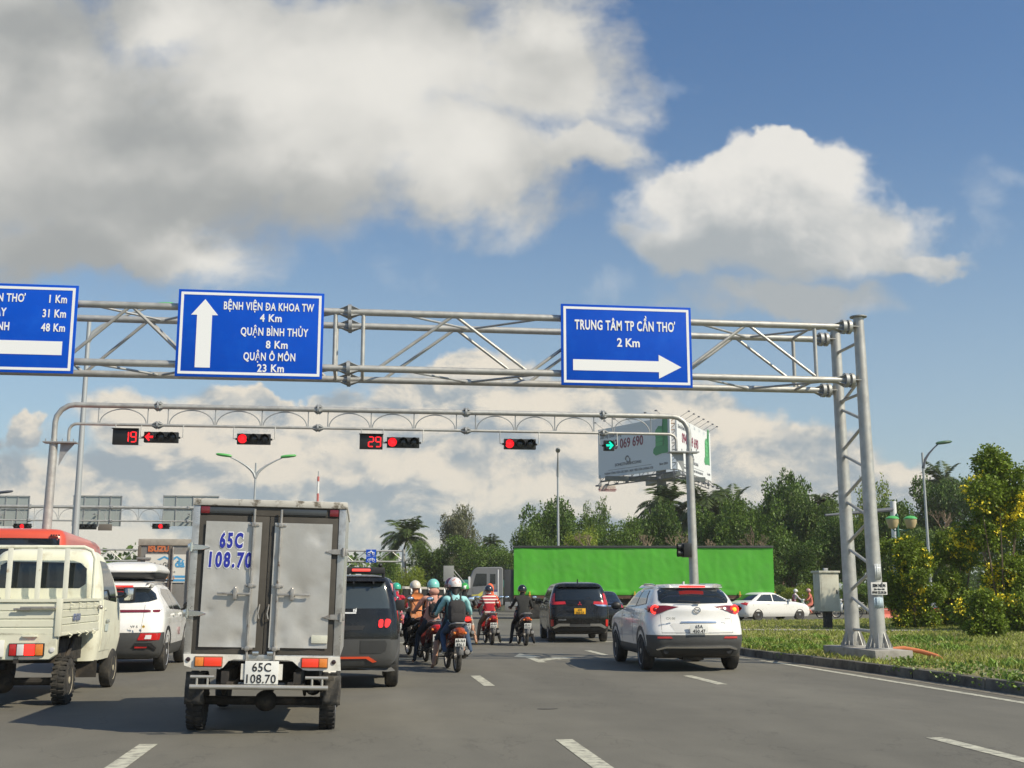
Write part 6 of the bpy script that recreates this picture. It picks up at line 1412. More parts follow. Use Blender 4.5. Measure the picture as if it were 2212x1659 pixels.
o, J = person('person in dark navy driving the nearest scooter, hidden by the turquoise passenger, bare foot down', a0, ra, cloth('deep_teal_cloth', (.02, .07, .085)), navy, hel('plum_helmet', (.10, .03, .05)), None, dy=.20, lf='ground', rf='peg', short=True, grp=None)
o, J = person('person with long dark hair in a turquoise blouse and jeans, passenger on the nearest scooter', a0, ra, teal, jean, hel('white_pink_helmet', (.72, .68, .66), dirt=(.62, .20, .16), dscale=9, dlo=.55, dhi=.6), mat('white_sandal', (.7, .68, .62), .6), dy=-.28, lf='rear', rf='rear', hair=True, scale=1.0, helm_m2=ink)
backpack('dark grey backpack worn by the passenger in the turquoise blouse', a0, ra, J, cloth('dark_grey_nylon', (.035, .033, .034)))
b0 = (1.44, 24.15); rb = R_(5)
motorbike('dark motorbike with a round red and chrome tail, just left of the nearest scooter', b0, rb, mat('maroon_bike_panel', (.12, .02, .02), .25, coat=.7), redlens, ('65-B1', '334.7'), big=True)
o, J = person('person in a pale pink hooded top and turquoise helmet, bare left foot on the road', b0, rb, cloth('pale_pink_cotton', (.52, .27, .21)), navy, hel('turquoise_helmet', (.22, .58, .52)), None, lf='ground', rf='peg', hx=.05)
mb = MB(); c = J[3][0]; mb.ball(c + Vector((0, -.06, .06)), (.11, .09, .075), 16, 10); hd = mb.done('hood', cloth('pale_pink_cotton', (0, 0, 0)), o)
backpack('slim dark bag strapped across the back of the pale pink top', b0, rb, J, blk, .62)
c0 = (1.26, 27.0); rc = R_(10)
motorbike('black motorbike of the orange-shirted rider, furthest left of the group', c0, rc, darkbike, darkred, ('65-C2', '118.4'))
o, J = person('person in an orange patterned top and cream helmet, leftmost of the riders ahead', c0, rc, mat('orange_patterned_top', (.62, .23, .09), .9, 0, .15, 18, dirt=(.72, .45, .30), dscale=9), blk, hel('cream_helmet', (.66, .60, .50)), mat('brown_shoe', (.06, .04, .03), .6), lf='peg', rf='peg')
mb = MB(); c = J[2][0]; mb.loft([[(c.x + w * math.cos(R_(a)), c.y - .13 - h * .3, c.z + .13 + h * math.sin(R_(a)) * .8) for a in range(0, 360, 20)] for w, h in ((.14, .08), (.13, .10), (.06, .04))]); mb.done('orange_collar', mat('bright_orange_cloth', (.72, .22, .06), .8), o)
d0_ = (2.86, 32.6)
motorbike('red motorbike with a lit double tail light, under the rider in the green helmet', d0_, 0, redbike, redlit, ('65-F1', '057.2'))
o, J = person('person in a black T-shirt, light shorts and green helmet with a white mark', d0_, 0, blk, cloth('light_grey_shorts', (.45, .42, .38)), hel('green_helmet', (.05, .36, .07)), mat('yellow_shoe', (.75, .55, .05), .5), short=True, sleeve='short', lf='ground', rf='ground')
mb = MB(); hp = J[5][0]; mb.ball(hp + Vector((-.01, -.115, -.04)), (.05, .05, .06), 12, 8); mb.done('helmet_mark', hel('white_mark', (.75, .76, .72)), o)
mb = MB(); c = J[2][0]; mb.ball((c.x - .08, c.y - .075, c.z - .08), (.085, .05, .075), 14, 8); mb.done('shirt_print', mat('pale_blue_print', (.42, .56, .68), .8), o)
e0 = (3.62, 33.3)
motorbike('motorbike with a red tail light and white plate, under the striped jersey', e0, R_(2), redbike, redlens, ('65-K8', '012.4'))
o, J = person('person in a red and white striped jersey with a shiny dark helmet', e0, R_(2), stripes('red_white_striped_jersey', (.38, .012, .025), (.72, .66, .62)), khaki, hel('dark_blue_helmet', (.02, .022, .032)), mat('brown_shoe', (0, 0, 0)), lf='ground', rf='ground', scale=.93)
motorbike('motorbike with round chrome mirrors, ahead of the striped jersey', (4.0, 36.6), R_(-3), darkbike, redlens, ('65-N3', '240.9'))
orc = cloth('orange_red_raincoat', (.78, .13, .045))
o, J = person('person in a hooded orange-red raincoat, ahead of the striped jersey', (4.0, 36.6), R_(-3), orc, orc, None, None, lf='peg', rf='peg')
mb = MB(); c = J[5][0]; mb.ball(c + Vector((0, -.03, -.06)), (.125, .135, .17), 18, 12); mb.tube([c + Vector((0, -.06, -.1)), c + Vector((0, -.12, -.35)), c + Vector((0, -.14, -.6))], [.10, .15, .17], 12); mb.done('hood', orc, o)
f0 = (4.48, 32.55)
motorbike('dark motorbike with an orange-red tail, ridden by the rider in black', f0, R_(1), darkbike, mat('orange_red_tail', (.50, .07, .02), .2, coat=.6), ('65-L5', '773.0'))
o, J = person('person all in black with a black helmet, both feet down, left of the people carrier', f0, R_(1), cloth('faded_black_jacket', (.025, .026, .025)), blk, hel('black_helmet', (.012, .012, .013)), mat('black_shoe', (.015, .015, .015), .6), lf='ground', rf='ground', scale=.93)
mb = MB(); hp = J[5][0]; mb.ball(hp + Vector((.05, .06, -.12)), (.06, .06, .05), 12, 8); mb.done('face_mask', mat('orange_scarf', (.6, .25, .06), .8), o)
p0 = (.96, 33.0)
motorbike('dark motorbike beyond the dark hatchback, carrying the red jacket and pink trousers', p0, R_(3), darkbike, darkred, ('65-P1', '602.8'))
o, J = person('person in dark clothes driving the motorbike beyond the dark hatchback', p0, R_(3), navy, blk, hel('pale_helmet', (.5, .5, .48)), None, dy=.15, lf='ground', rf='ground')
o, J = person('person in a crimson jacket and pink trousers, passenger beyond the dark hatchback', p0, R_(3), mat('crimson_white_jacket', (.45, .015, .04), .85, 0, .1, 9, dirt=(.7, .66, .66), dscale=3.2, dlo=.56, dhi=.58), cloth('pink_cotton', (.60, .17, .21)), hel('sea_green_helmet', (.05, .42, .28)), mat('brown_shoe', (0, 0, 0)), dy=-.30, lf='rear', rf='rear')
# far riders beside the cabinet
def far(px, py, Y, rz): q = at(px, py, Y); return (q.x, Y)
g0 = far(1755, 1330, 66, 0)
motorbike('white scooter seen from the side, beside the beige cabinet', g0, R_(78), whiteb, redlens, ('65-Q2', '114.5'), 'motorbikes on the cross street')
person('person in salmon pink clothes riding the white scooter beside the cabinet', g0, R_(78), cloth('salmon_cotton', (.65, .19, .14)), cloth('salmon_cotton', (0, 0, 0)), hel('pink_helmet', (.55, .3, .3)), lf='peg', rf='peg')
g1 = far(1716, 1328, 72, 0)
motorbike('dark motorbike just beyond the front of the white saloon', g1, R_(-75), darkbike, redlens, ('65-R7', '900.1'), 'motorbikes on the cross street')
person('person in a white and red top with a white helmet beyond the white saloon', g1, R_(-75), mat('white_red_top', (.7, .68, .66), .8, dirt=(.55, .03, .06), dscale=3.5, dlo=.5, dhi=.52), navy, hel('white_helmet', (.72, .72, .70)), lf='peg', rf='peg')
g2 = far(1836, 1330, 66, 0)
motorbike('white and black motorbike seen side-on just right of the cabinet', g2, R_(80), whiteb, redlens, ('65-S1', '332.2'), 'motorbikes on the cross street')
person('person in pale grey on the motorbike right of the cabinet, behind the gantry leg', g2, R_(80), cloth('pale_grey_cotton', (.55, .56, .58)), navy, hel('white_helmet', (0, 0, 0)), lf='peg', rf='peg')

# ------------------------------------------------------------------ billboard on its column
bb = thing('billboard', 'tall two-faced billboard with a phone number and green thumb, above the trees', 'billboard', (0, 0, 0))
A0, A1 = at(1293, 1034, 184), at(1449, 1015, 168); B0, B1 = at(1464, 1015, 168), at(1537, 1037, 186)
bb.location = ((A1.x + B0.x) / 2, 170, 0)
zb, zt = A0.z, at(1293, 929, 184).z
bface = mat('grey_white_banner', (.70, .72, .73), .5); red_ = mat('maroon_print', (.22, .02, .05), .5); bgreen = mat('billboard_green', (.06, .30, .10), .5); bgreen2 = mat('billboard_dark_green', (.03, .17, .07), .5); gprint = mat('slate_print', (.16, .17, .19), .5)
def face(p0, p1, nm):
    v = (p1 - p0); v.z = 0; w = v.length; rz = math.atan2(v.y, v.x); h = zt - zb
    t = bpy.data.objects.new('advert_face', None); bpy.data.objects.remove(t)
    mb = MB(); mb.box(0, w, 0, .25, 0, h); o = mb.done('advert_face', bface, bb); o.location = (p0.x - bb.location.x, p0.y - bb.location.y, zb); o.rotation_euler.z = rz
    sc = h / 8.0
    text(o, '0943 069 690', (w * .37, -.03, h * .55), 1.55 * sc, red_, .04, .84, depth=.01)
    text(o, 'Liên hệ thuê bảng', (w * .03, -.03, h * .80), .62 * sc, gprint, .01, .9, 'LEFT', depth=.01)
    text(o, 'SONGTHANHCONG', (w * .43, -.03, h * .20), .45 * sc, gprint, .02, 1.15, depth=.01)
    text(o, 'THÀNH CÔNG CỦA CÁC BẠN - MỤC TIÊU CỦA CHÚNG TÔI', (w * .43, -.03, h * .055), .34 * sc, gprint, .01, .95, depth=.01)
    text(o, 'Since 2004', (w * .91, -.03, h * .10), .36 * sc, gprint, .01, .9, depth=.01)
    for z in (.135,): mb = MB(); mb.box(w * .15, w * .75, -.03, -.01, h * z, h * z + .05); mb.done('rule', gprint, o)
    for s in (0, 180): mb = MB(); mb.tube([(w * .43 + .42 * sc * math.cos(R_(a + s)) * (1 if s else 1) + (.12 if s else -.12), -.04, h * .31 + (.12 if not s else -.12) + .36 * sc * math.sin(R_(a + s))) for a in range(20, 221, 25)], .10 * sc, 6); mb.done('logo', gprint, o)
    # hand with the thumb held out to the side: palm, four folded fingers
    u = lambda a, b: (w * .80 + a * sc * 1.08, h * .30 + b * sc * 1.08)
    pr = MB(); pr.prism([u(*q) for q in [(2.85, .1), (2.85, 5.6), (1.9, 5.6), (1.7, 4.0), (.9, 4.1), (.35, 3.6), (.2, 1.2), (-.25, .9), (-.35, .35), (.2, -.05), (1.6, .15)]], -.06, -.02, 'xz'); pr.done('hand_print', bgreen, o)
    for k in range(4):
        z = 1.35 + .62 * k; mb = MB(); mb.prism([u(*q) for q in [(.25, z), (.6, z - .12), (1.7, z - .05), (1.8, z + .25), (1.6, z + .45), (.6, z + .45), (.25, z + .3)]], -.10, -.061, 'xz', .02); mb.done('finger_print', mat('billboard_mid_green', (.10, .42, .15), .5), o)
    mb = MB(); mb.tube([(*u(1.9, 1.2)[:1], -.08, u(1.9, 1.2)[1]), (u(2.15, 2.4)[0], -.08, u(2.15, 2.4)[1]), (u(1.85, 3.4)[0], -.08, u(1.85, 3.4)[1]), (u(1.95, 5.4)[0], -.08, u(1.95, 5.4)[1])], .06, 5); mb.done('hand_outline', bgreen2, o)
    # floodlights on thin brackets above and below
    for k in range(7):
        x = w * (k + .5) / 7; mb = MB(); mb.tube([(x, .1, h), (x, -1.5, h + .9)], .03, 5); mb.box(x - .2, x + .2, -1.7, -1.42, h + .82, h + 1.0, .05); mb.done('floodlight', lampdark, o)
        mb = MB(); mb.tube([(x, .1, 0), (x, -1.2, -1.3)], .045, 5); mb.box(x - .25, x + .25, -1.45, -1.1, -1.45, -1.2, .05); mb.done('floodlight', lampdark, o)
    mb = MB(); mb.tube([(0, .5, -.45), (w, .5, -.45)], .14, 6); mb.tube([(0, .5, -1.2), (w, .5, -1.2)], .09, 6)
    for k in range(10): x = w * k / 9; mb.tube([(x, .5, -1.2), (x, .5, .1)], .06, 5)
    mb.done('catwalk', lampdark, o); return o
face(A0, A1, 'l'); face(B0, B1, 'r')
steel = mat('dark_green_grey_steel', (.10, .12, .12), .6)
cx_, cyy = at(1429, 1040, 178).x - bb.location.x, 8
mb = MB(); mb.tube([(cx_, cyy, 0), (cx_, cyy, zb + 4)], .75, 18); mb.done('column', steel, bb)
mb = MB(); mb.box(cx_ - 9, cx_ + 7, cyy - .5, cyy + .5, zb - .9, zb - .2); mb.box(cx_ - .6, cx_ + .6, -1.0, cyy + 8, zb - .9, zb - .2); mb.done('cross_beam', steel, bb)
ax = (A1 - bb.location); bx = (B0 - bb.location)
for k in range(9): z = zb + (zt - zb) * k / 8; mb = MB(); mb.tube([(ax.x, ax.y + .4, z), (bx.x, bx.y + .4, z)], .07, 5); mb.tube([(ax.x, ax.y + .4, z), (bx.x, bx.y + .4, min(zt, z + 1))], .05, 5); mb.done('lattice', steel if k < 6 else mat('rust_primer', (.4, .2, .08), .7), bb)
q0, q1 = at(1293, 1047, 183), at(1329, 1062, 183); mb = MB(); mb.box(0, q1.x - q0.x, 0, .1, 0, q0.z - q1.z); o = mb.done('licence_board', mat('pale_board', (.66, .62, .58), .5), bb); o.location = (q0.x - bb.location.x, 13 - .3, q1.z)
wq = q1.x - q0.x; text(o, '069 LÊ HỒNG PHONG', (wq / 2, -.02, .18), .3, red_, .01, .75, depth=.01)
for a, b in ((.62, .68), (.0, .1)): mb = MB(); mb.box(0, wq, -.02, -.005, (q0.z - q1.z) * a, (q0.z - q1.z) * b); mb.done('stripe', red_, o)
mb = MB(); mb.tube([(.2, .05, q0.z - q1.z), (.2, .05, q0.z - q1.z + 1.5)], .05, 5); mb.tube([(wq - .2, .05, q0.z - q1.z), (wq - .2, .05, q0.z - q1.z + 1.5)], .05, 5); mb.done('hanger', steel, o)

# ------------------------------------------------------------------ parapet, sign back, sheds at the far side
par = thing('parapet_fence', 'dark slatted parapet with a pale top rail and white reflectors, left of the riders', 'fence', (0, 0, 0))
P0, P1 = at(872, 1282, 92), at(1005, 1252, 120); P0.z = P1.z = 0; par.location = P0; dv = P1 - P0; Lp = dv.length; par.rotation_euler.z = math.atan2(dv.y, dv.x)
dk = mat('black_parapet_slats', (.02, .021, .02), .7, 0, .3, 2)
mb = MB(); n = 60
for k in range(n): x = Lp * k / n; mb.box(x, x + Lp / n * .72, -.06, .06, 0, 1.75)
mb.box(0, Lp, .07, .1, 0, 1.7); mb.done('slat_panel', dk, par)
mb = MB(); mb.box(-.1, Lp + .1, -.14, .14, 1.76, 1.96, .03); mb.done('top_rail', mat('pale_concrete_rail', (.45, .44, .40), .8), par)
mb = MB()
for k in range(8): mb.ball((Lp * (k + .5) / 8, -.2, 1.6), (.16, .1, .26), 8, 6)
mb.done('reflector', signwhite, par)
p = at(969, 1250, 95); t = thing('sign_board', 'grey back of an upright sign board above the parapet', 'road sign', (p.x, 95, 0))
za, zb2 = at(969, 1256, 95).z, at(969, 1222, 95).z
mb = MB(); mb.box(-.42, .42, -.03, .03, za, zb2, .01); mb.done('panel', mat('grey_panel_back', (.25, .26, .25), .6), t)
mb = MB(); mb.tube([(0, .06, 0), (0, .06, zb2)], .05, 8); mb.tube([(.4, .06, zb2 - .3), (2.6, .5, .8)], .035, 6); mb.tube([(.4, .06, zb2 - .6), (2.2, .5, .6)], .03, 6); mb.done('frame', galvd, t)
for px, py, w_, lab in ((1098, 1262, 1.9, 'blue-green shed roof showing between the lorry cab and its trailer'), (1000, 1262, 1.3, 'green shed roof showing left of the lorry cab')):
    p = at(px, py, 96); t = thing('shed', lab, 'shed', (p.x, 96, 0)); mb = MB(); mb.prism([(-w_, p.z - .25), (w_, p.z - .25), (w_ * .85, p.z + .35), (-w_ * .85, p.z + .35)], 0, 2.4, 'xz', .03); mb.done('roof', mat('teal_roof_sheet', (.05, .22, .20), .5), t)
    mb = MB(); mb.box(-w_ * .9, w_ * .9, .2, 2.2, 0, p.z - .26); mb.done('wall', mat('shed_wall', (.12, .13, .1), .8), t)

# ------------------------------------------------------------------ trees
def leafmat(name, rgb, isl=.45, rough=.5): return mat(name, rgb, rough, island=isl, transl=.22, spec=.3)
barkm = mat('grey_brown_bark', (.16, .12, .085), .95, 0, .25, 6, .5, 18)
def crown_mesh(name, blobs, n, size, m, seed, droop=.2, flowers=None, shape='leaf', fine=1.0):
    """leaf-sized faces gathered in sprigs through a set of ellipsoids; light and dark come from how they overlap"""
    r = random.Random(seed); bm = bmesh.new(); vol = [a[3] * a[4] * a[5] for a in blobs]; tot = sum(vol); ctr = Vector((0, 0, sum(b[2] for b in blobs) / len(blobs)))
    for b, v in zip(blobs, vol):
        c = Vector(b[:3]); R = Vector(b[3:6]); k = max(4, int(n * v / tot))
        for _ in range(k):
            d = Vector((r.gauss(0, 1), r.gauss(0, 1), r.gauss(0, 1))).normalized(); q = r.random() ** .42
            lump = 1 + .30 * mathutils.noise.noise(d * 2.3 + c * .7 + Vector((seed, 0, 0))) + .16 * mathutils.noise.noise(d * 6 + c)
            p = c + Vector((d.x * R.x, d.y * R.y, d.z * R.z)) * q * lump
            out = (d + Vector((0, 0, .35))).normalized(); m_ = r.randint(5, 8)
            fl = flowers and q > .80 and mathutils.noise.noise(p * 1.1 + Vector((9, seed, 2))) > .12 and r.random() < flowers
            for j in range(m_):
                e = (out + Vector((r.uniform(-1, 1), r.uniform(-1, 1), r.uniform(-1, .7))) * .95).normalized(); e.z -= droop; s = size * r.uniform(.6, 1.3) * (.75 if fl else 1)
                side = e.cross(Vector((r.uniform(-1, 1), r.uniform(-1, 1), r.uniform(-1, 1)))).normalized() * s * (.34 if not fl else .5)
                o = p + Vector((r.uniform(-1, 1), r.uniform(-1, 1), r.uniform(-1, 1))) * size * .9
                vs = [bm.verts.new(o), bm.verts.new(o + e * s * .5 + side), bm.verts.new(o + e * s), bm.verts.new(o + e * s * .5 - side)]
                f = bm.faces.new(vs); f.material_index = 1 if fl else 0
    me = bpy.data.meshes.new(name); bm.to_mesh(me); bm.free()
    for q in (m if isinstance(m, (list, tuple)) else [m]): me.materials.append(q)
    return me
def trunk_mesh(h, r, limbs, seed, bend=.3, name='trunk'):
    g = random.Random(seed); mb = MB(); pts = [Vector((math.sin(k * 1.3 + seed) * bend * k / 5, math.cos(k * 1.7 + seed) * bend * k / 5, h * k / 5)) for k in range(6)]
    mb.tube(pts, [r * (1.25 - .14 * k) for k in range(6)], 9)
    for k in range(limbs):
        a = g.uniform(0, 6.28); s = pts[2 + k % 3]; L_ = g.uniform(.35, .7) * h
        mb.tube([s, s + Vector((math.cos(a) * L_ * .35, math.sin(a) * L_ * .35, L_ * .4)), s + Vector((math.cos(a) * L_ * .75, math.sin(a) * L_ * .75, L_ * .8))], [r * .6, r * .42, r * .12], 6)
    me = bpy.data.meshes.new(name); bmesh.ops.recalc_face_normals(mb.bm, faces=mb.bm.faces); mb.bm.to_mesh(me); mb.bm.free(); me.materials.append(barkm); return me
def blobs_round(R, H, n, seed, flat=.8):
    r = random.Random(seed); out = [(0, 0, H * .62, R * .62, R * .62, H * .28)]
    for k in range(n):
        a = r.uniform(0, 6.28); q = r.uniform(.35, .85) * R; z = H * r.uniform(.38, .92); s = R * r.uniform(.22, .42)
        q *= (1.15 - abs(z / H - .6)); out.append((math.cos(a) * q, math.sin(a) * q, z, s, s, s * flat))
    return out
G1 = leafmat('dark_green_leaf', (0.098, 0.159, 0.027)); G2 = leafmat('mid_green_leaf', (0.110, 0.183, 0.027)); G3 = leafmat('olive_leaf', (0.165, 0.171, 0.085)); G4 = leafmat('yellow_green_leaf', (0.232, 0.293, 0.030)); G5 = leafmat('shade_tree_leaf', (0.083, 0.146, 0.024)); G6 = leafmat('shrub_leaf', (.165, .235, .024)); YF_ = mat('yellow_blossom', (.90, .74, .03), .6, island=.15)
RD = {}
def kind_(k, make):
    if k not in RD: RD[k] = make()
    return RD[k]
def tree(label, px, Y, top, width, sp, var=0, base=0, x=None, group='trees beyond the junction', name='tree', cat='tree', seedrot=0, lo=None):
    p = at(px, 1290, Y); h = at(px, top, Y).z - base; w = width / 2480 * Y
    t = thing(name, label, cat, (p.x, Y, base), seedrot or rnd.uniform(0, 6.28), group)
    spec = {'broad': (G2, 2300, .20), 'dark': (G1, 2300, .20), 'casu': (G3, 2600, .14), 'yel': (G4, 1700, .18), 'shade': (G5, 2500, .20)}[sp]
    cm = kind_((sp, var), lambda: crown_mesh('crown', blobs_round(.5, 1.0, 11, 40 + var * 7 + len(sp)), spec[1], spec[2] * .14, spec[0], var * 3 + len(sp), .15 if sp != 'casu' else -.35))
    tm = kind_(('t', var), lambda: trunk_mesh(.62, .022, 6, 5 + var, .03))
    c = bpy.data.objects.new('crown', cm); COL.objects.link(c); c.parent = t; c.scale = (w, w, h)
    k = bpy.data.objects.new('trunk', tm); COL.objects.link(k); k.parent = t; k.scale = (h * .9, h * .9, h); return t
def palm_mesh(nf, L_, seed, m, leaf=.05):
    r = random.Random(seed); bm = bmesh.new()
    for k in range(nf):
        a = 6.283 * k / nf * 2.4 + r.uniform(-.2, .2); el = r.uniform(-.35, 1.35); d = Vector((math.cos(a), math.sin(a), 0)); pts = []
        p = Vector((0, 0, 1)); v = (d * math.cos(el) + Vector((0, 0, math.sin(el)))); n = 16; ln = L_ * r.uniform(.8, 1.1)
        for j in range(n + 1):
            pts.append(p.copy()); p += v * ln / n; v = (v + Vector((0, 0, -.10 - .06 * j / n))).normalized()
        side = Vector((-d.y, d.x, 0))
        for j in range(1, n):
            for s in (-1, 1):
                for i in range(2):
                    q = pts[j].lerp(pts[j + 1], i * .5); wl = ln * .30 * math.sin(math.pi * (.12 + .86 * j / n)) * r.uniform(.8, 1.15); t_ = (pts[j + 1] - pts[j]).normalized()
                    tip = q + (side * s * .8 + t_ * .55 + Vector((0, 0, -.45 + r.uniform(-.15, .25)))).normalized() * wl
                    f = bm.faces.new([bm.verts.new(q - t_ * leaf * ln * .16), bm.verts.new(q.lerp(tip, .5) + t_ * leaf * ln * .16), bm.verts.new(tip), bm.verts.new(q.lerp(tip, .5) - t_ * leaf * ln * .16)])
        for j in range(n):
            w0, w1 = side * .012 * (1 - j / n), side * .012 * (1 - (j + 1) / n); bm.faces.new([bm.verts.new(pts[j] + w0), bm.verts.new(pts[j] - w0), bm.verts.new(pts[j + 1] - w1), bm.verts.new(pts[j + 1] + w1)])
    me = bpy.data.meshes.new('fronds'); bm.to_mesh(me); bm.free(); me.materials.append(m); return me
PM = leafmat('palm_leaflet', (0.071, 0.104, 0.027), .4)
def palm(label, px, Y, top, spread, var=0):
    p = at(px, 1290, Y); h = at(px, top, Y).z; w = spread / 2480 * Y / 2; t = thing('palm_tree', label, 'palm tree', (p.x, Y, 0), rnd.uniform(0, 6.28), 'palms beyond the junction')
    hc = h - w * .75
    c = bpy.data.objects.new('fronds', kind_(('p', var), lambda: palm_mesh(34, 1.15, 3 + var, PM, .15))); COL.objects.link(c); c.parent = t; c.scale = (w, w, w); c.location.z = hc - w
    k = bpy.data.objects.new('trunk', kind_(('pt', 0), lambda: trunk_mesh(1, .03, 0, 3, .05))); COL.objects.link(k); k.parent = t; k.scale = (5, 5, hc); return t
tree('dense mid-green tree low behind the blue two-wheeler signs', 835, 128, 1190, 90, 'broad', 0)
palm('bushy palm left of the grey-green feathery tree', 875, 122, 1112, 130, 0)
tree('pale grey-green feathery tree beside the bushy palm', 995, 126, 1100, 120, 'casu', 0)
tree('bright yellow-green shrub at the foot of the bushy palm', 885, 112, 1218, 75, 'yel', 0)
tree('dark tree filling the gap under the bushy palm', 930, 118, 1178, 110, 'dark', 0)
tree('dark tree below the grey-green feathery tree', 1020, 116, 1165, 130, 'dark', 1)
tree('mid-green tree behind the lorry cab', 1085, 118, 1190, 110, 'broad', 1)
tree('olive bush between the lorry cab and trailer', 1100, 100, 1225, 70, 'casu', 1)
tree('low bush behind the parapet', 960, 124, 1215, 110, 'broad', 2)
palm('small palm showing over the trees left of the trailer', 1062, 135, 1150, 60, 1)
tree('tall layered dark tree beside the thin street lamp, left end of the trailer', 1195, 98, 1066, 165, 'shade', 0)
tree('dark tree below the layered tree, at the trailer corner', 1150, 92, 1120, 110, 'dark', 2)
tree('small feathery treetop right of the thin street lamp', 1285, 104, 1090, 80, 'broad', 3)
tree('bright yellow-green treetop above the trailer, right of the lamp', 1262, 86, 1128, 80, 'yel', 1)
tree('mid-green tree above the middle of the trailer', 1340, 92, 1112, 120, 'broad', 0)
tree('dark tree under the billboard', 1415, 96, 1085, 120, 'shade', 1)
palm('palm at the left foot of the billboard column', 1440, 104, 1040, 150, 0)
palm('drooping palm right of the billboard column', 1530, 100, 1030, 170, 1)
palm('palm seen behind the right post of the traffic gantry', 1590, 106, 1050, 130, 2)
tree('broad yellow-green tree behind the right half of the trailer', 1555, 88, 1095, 150, 'broad', 2)
tree('tall dark tree behind the right end of the trailer', 1690, 94, 1024, 160, 'shade', 2)
tree('mid-green tree between the trailer end and the gantry leg', 1640, 84, 1080, 150, 'broad', 3)
tree('dark tree just left of the gantry legs', 1765, 90, 1070, 150, 'dark', 0)
tree('dense dark tree behind the beige cabinet', 1715, 82, 1150, 170, 'shade', 0)
palm('small palm left of the far gantry leg', 1795, 100, 1055, 90, 1)
tree('orange-tipped tree between the gantry legs and the white pole', 1895, 88, 1045, 110, 'yel', 2)
tree('dark tree behind the gantry legs', 1840, 84, 1110, 150, 'shade', 1)
tree('dark spreading tree behind the twin globe lamp', 1960, 80, 1095, 170, 'dark', 1)
tree('dark blue-green tree behind the street lamp with the curved arm', 2050, 96, 1030, 170, 'shade', 2)
palm('palm top behind the curved-arm street lamp', 2055, 104, 1000, 130, 2)
tree('tall dark tree behind the flowering shrub at the right edge', 2170, 86, 1020, 170, 'dark', 2)
tree('dark hedge tree right of the twin globe lamp', 2030, 76, 1150, 150, 'dark', 0)
for q_ in (('wide tree filling the clump below the grey-green feathery tree', 1000, 132, 1178, 230, 'broad', 1), ('wide tree behind the layered tree at the left end of the trailer', 1240, 112, 1108, 200, 'broad', 2), ('wide dark tree behind the bare tree over mid-trailer', 1380, 114, 1112, 220, 'shade', 0), ('wide tree behind the palms under the billboard', 1500, 116, 1098, 240, 'broad', 0), ('wide dark tree behind the right third of the trailer', 1620, 112, 1082, 240, 'shade', 1), ('wide tree behind the dark trees left of the gantry legs', 1755, 108, 1092, 230, 'broad', 3), ('wide pale tree behind the two gantry legs', 1880, 106, 1085, 220, 'broad', 1)): tree(*q_)
tree('spreading tree right of the tall shrub, past the right edge', 2330, 78, 1040, 260, 'broad', 2)
tree('dark tree past the right edge, behind the cut shrub', 2480, 90, 1000, 280, 'dark', 1)
tree('broad tree behind the far gantry, left of the box truck', 330, 170, 1232, 220, 'broad', 1)
tree('low far tree beyond the bus', 230, 165, 1238, 170, 'dark', 2)
tree('far tree hidden mostly behind the box truck', 520, 150, 1215, 260, 'broad', 3)
for k, (px, w, v, lab) in enumerate(((1130, 60, 0, 'clipped hedge bush left of the trailer'), (1700, 60, 1, 'yellow-green hedge bush right of the trailer end'), (1740, 60, 2, 'hedge bush behind the salmon pink rider'), (1815, 60, 0, 'hedge bush behind the far gantry leg'), (1870, 80, 1, 'hedge bush behind the near gantry leg'), (1665, 50, 2, 'hedge bush touching the trailer end'))):
    tree(lab, px, 78, 1262 if k else 1240, w * 1.5, 'yel' if k in (1, 2) else 'broad', v, group='hedge bushes beyond the cross street', name='bush', cat='bush')
# bare pollarded trees above the trailer roof
barepale = mat('pale_bare_wood', (.24, .18, .115), .9, 0, .2, 5)
def bare(label, px, Y, top, width, seed):
    p = at(px, 1290, Y); h = at(px, top, Y).z; w = width / 2480 * Y; g = random.Random(seed); t = thing('bare_tree', label, 'bare tree', (p.x, Y, 0), 0, 'bare pollarded trees behind the trailer'); hb = h - w * 1.1
    mb = MB(); mb.tube([(0, 0, 0), (.05, 0, hb * .6), (0, 0, hb)], [.13, .10, .09], 8); mb.done('trunk', barepale, t)
    mb = MB()
    def br(s, d, L_, r, dep):
        e = s + d * L_; m_ = s.lerp(e, .5) + Vector((g.uniform(-.1, .1), g.uniform(-.1, .1), 0)) * L_; mb.tube([s, m_, e], [r, r * .8, r * .55], 5)
        if dep:
            for _ in range(3): br(e, (d + Vector((g.uniform(-.8, .8), g.uniform(-.8, .8), g.uniform(-.1, .7)))).normalized(), L_ * .62, r * .55, dep - 1)
    for k in range(4): a = g.uniform(0, 6.28); br(Vector((0, 0, hb - g.uniform(0, .5))), Vector((math.cos(a) * g.uniform(.2, .8), math.sin(a) * .6, .9)).normalized(), w * g.uniform(.3, .55), .06, 3)
    mb.done('branches', barepale, t); return t
for px, top, w, lab in ((1281, 1138, 50, 'bare pollarded tree right of the thin street lamp'), (1400, 1142, 44, 'bare pollarded tree over the middle of the trailer'), (1470, 1128, 55, 'bare pollarded tree just left of the gantry post'), (1540, 1146, 40, 'bare pollarded tree right of the gantry post'), (1637, 1140, 60, 'bare reddish tree at the right end of the trailer roof'), (2050, 1080, 60, 'bare grey tree between the curved-arm lamp and the flowering shrub')): bare(lab, px, 74 if px < 2000 else 70, top, w, px)

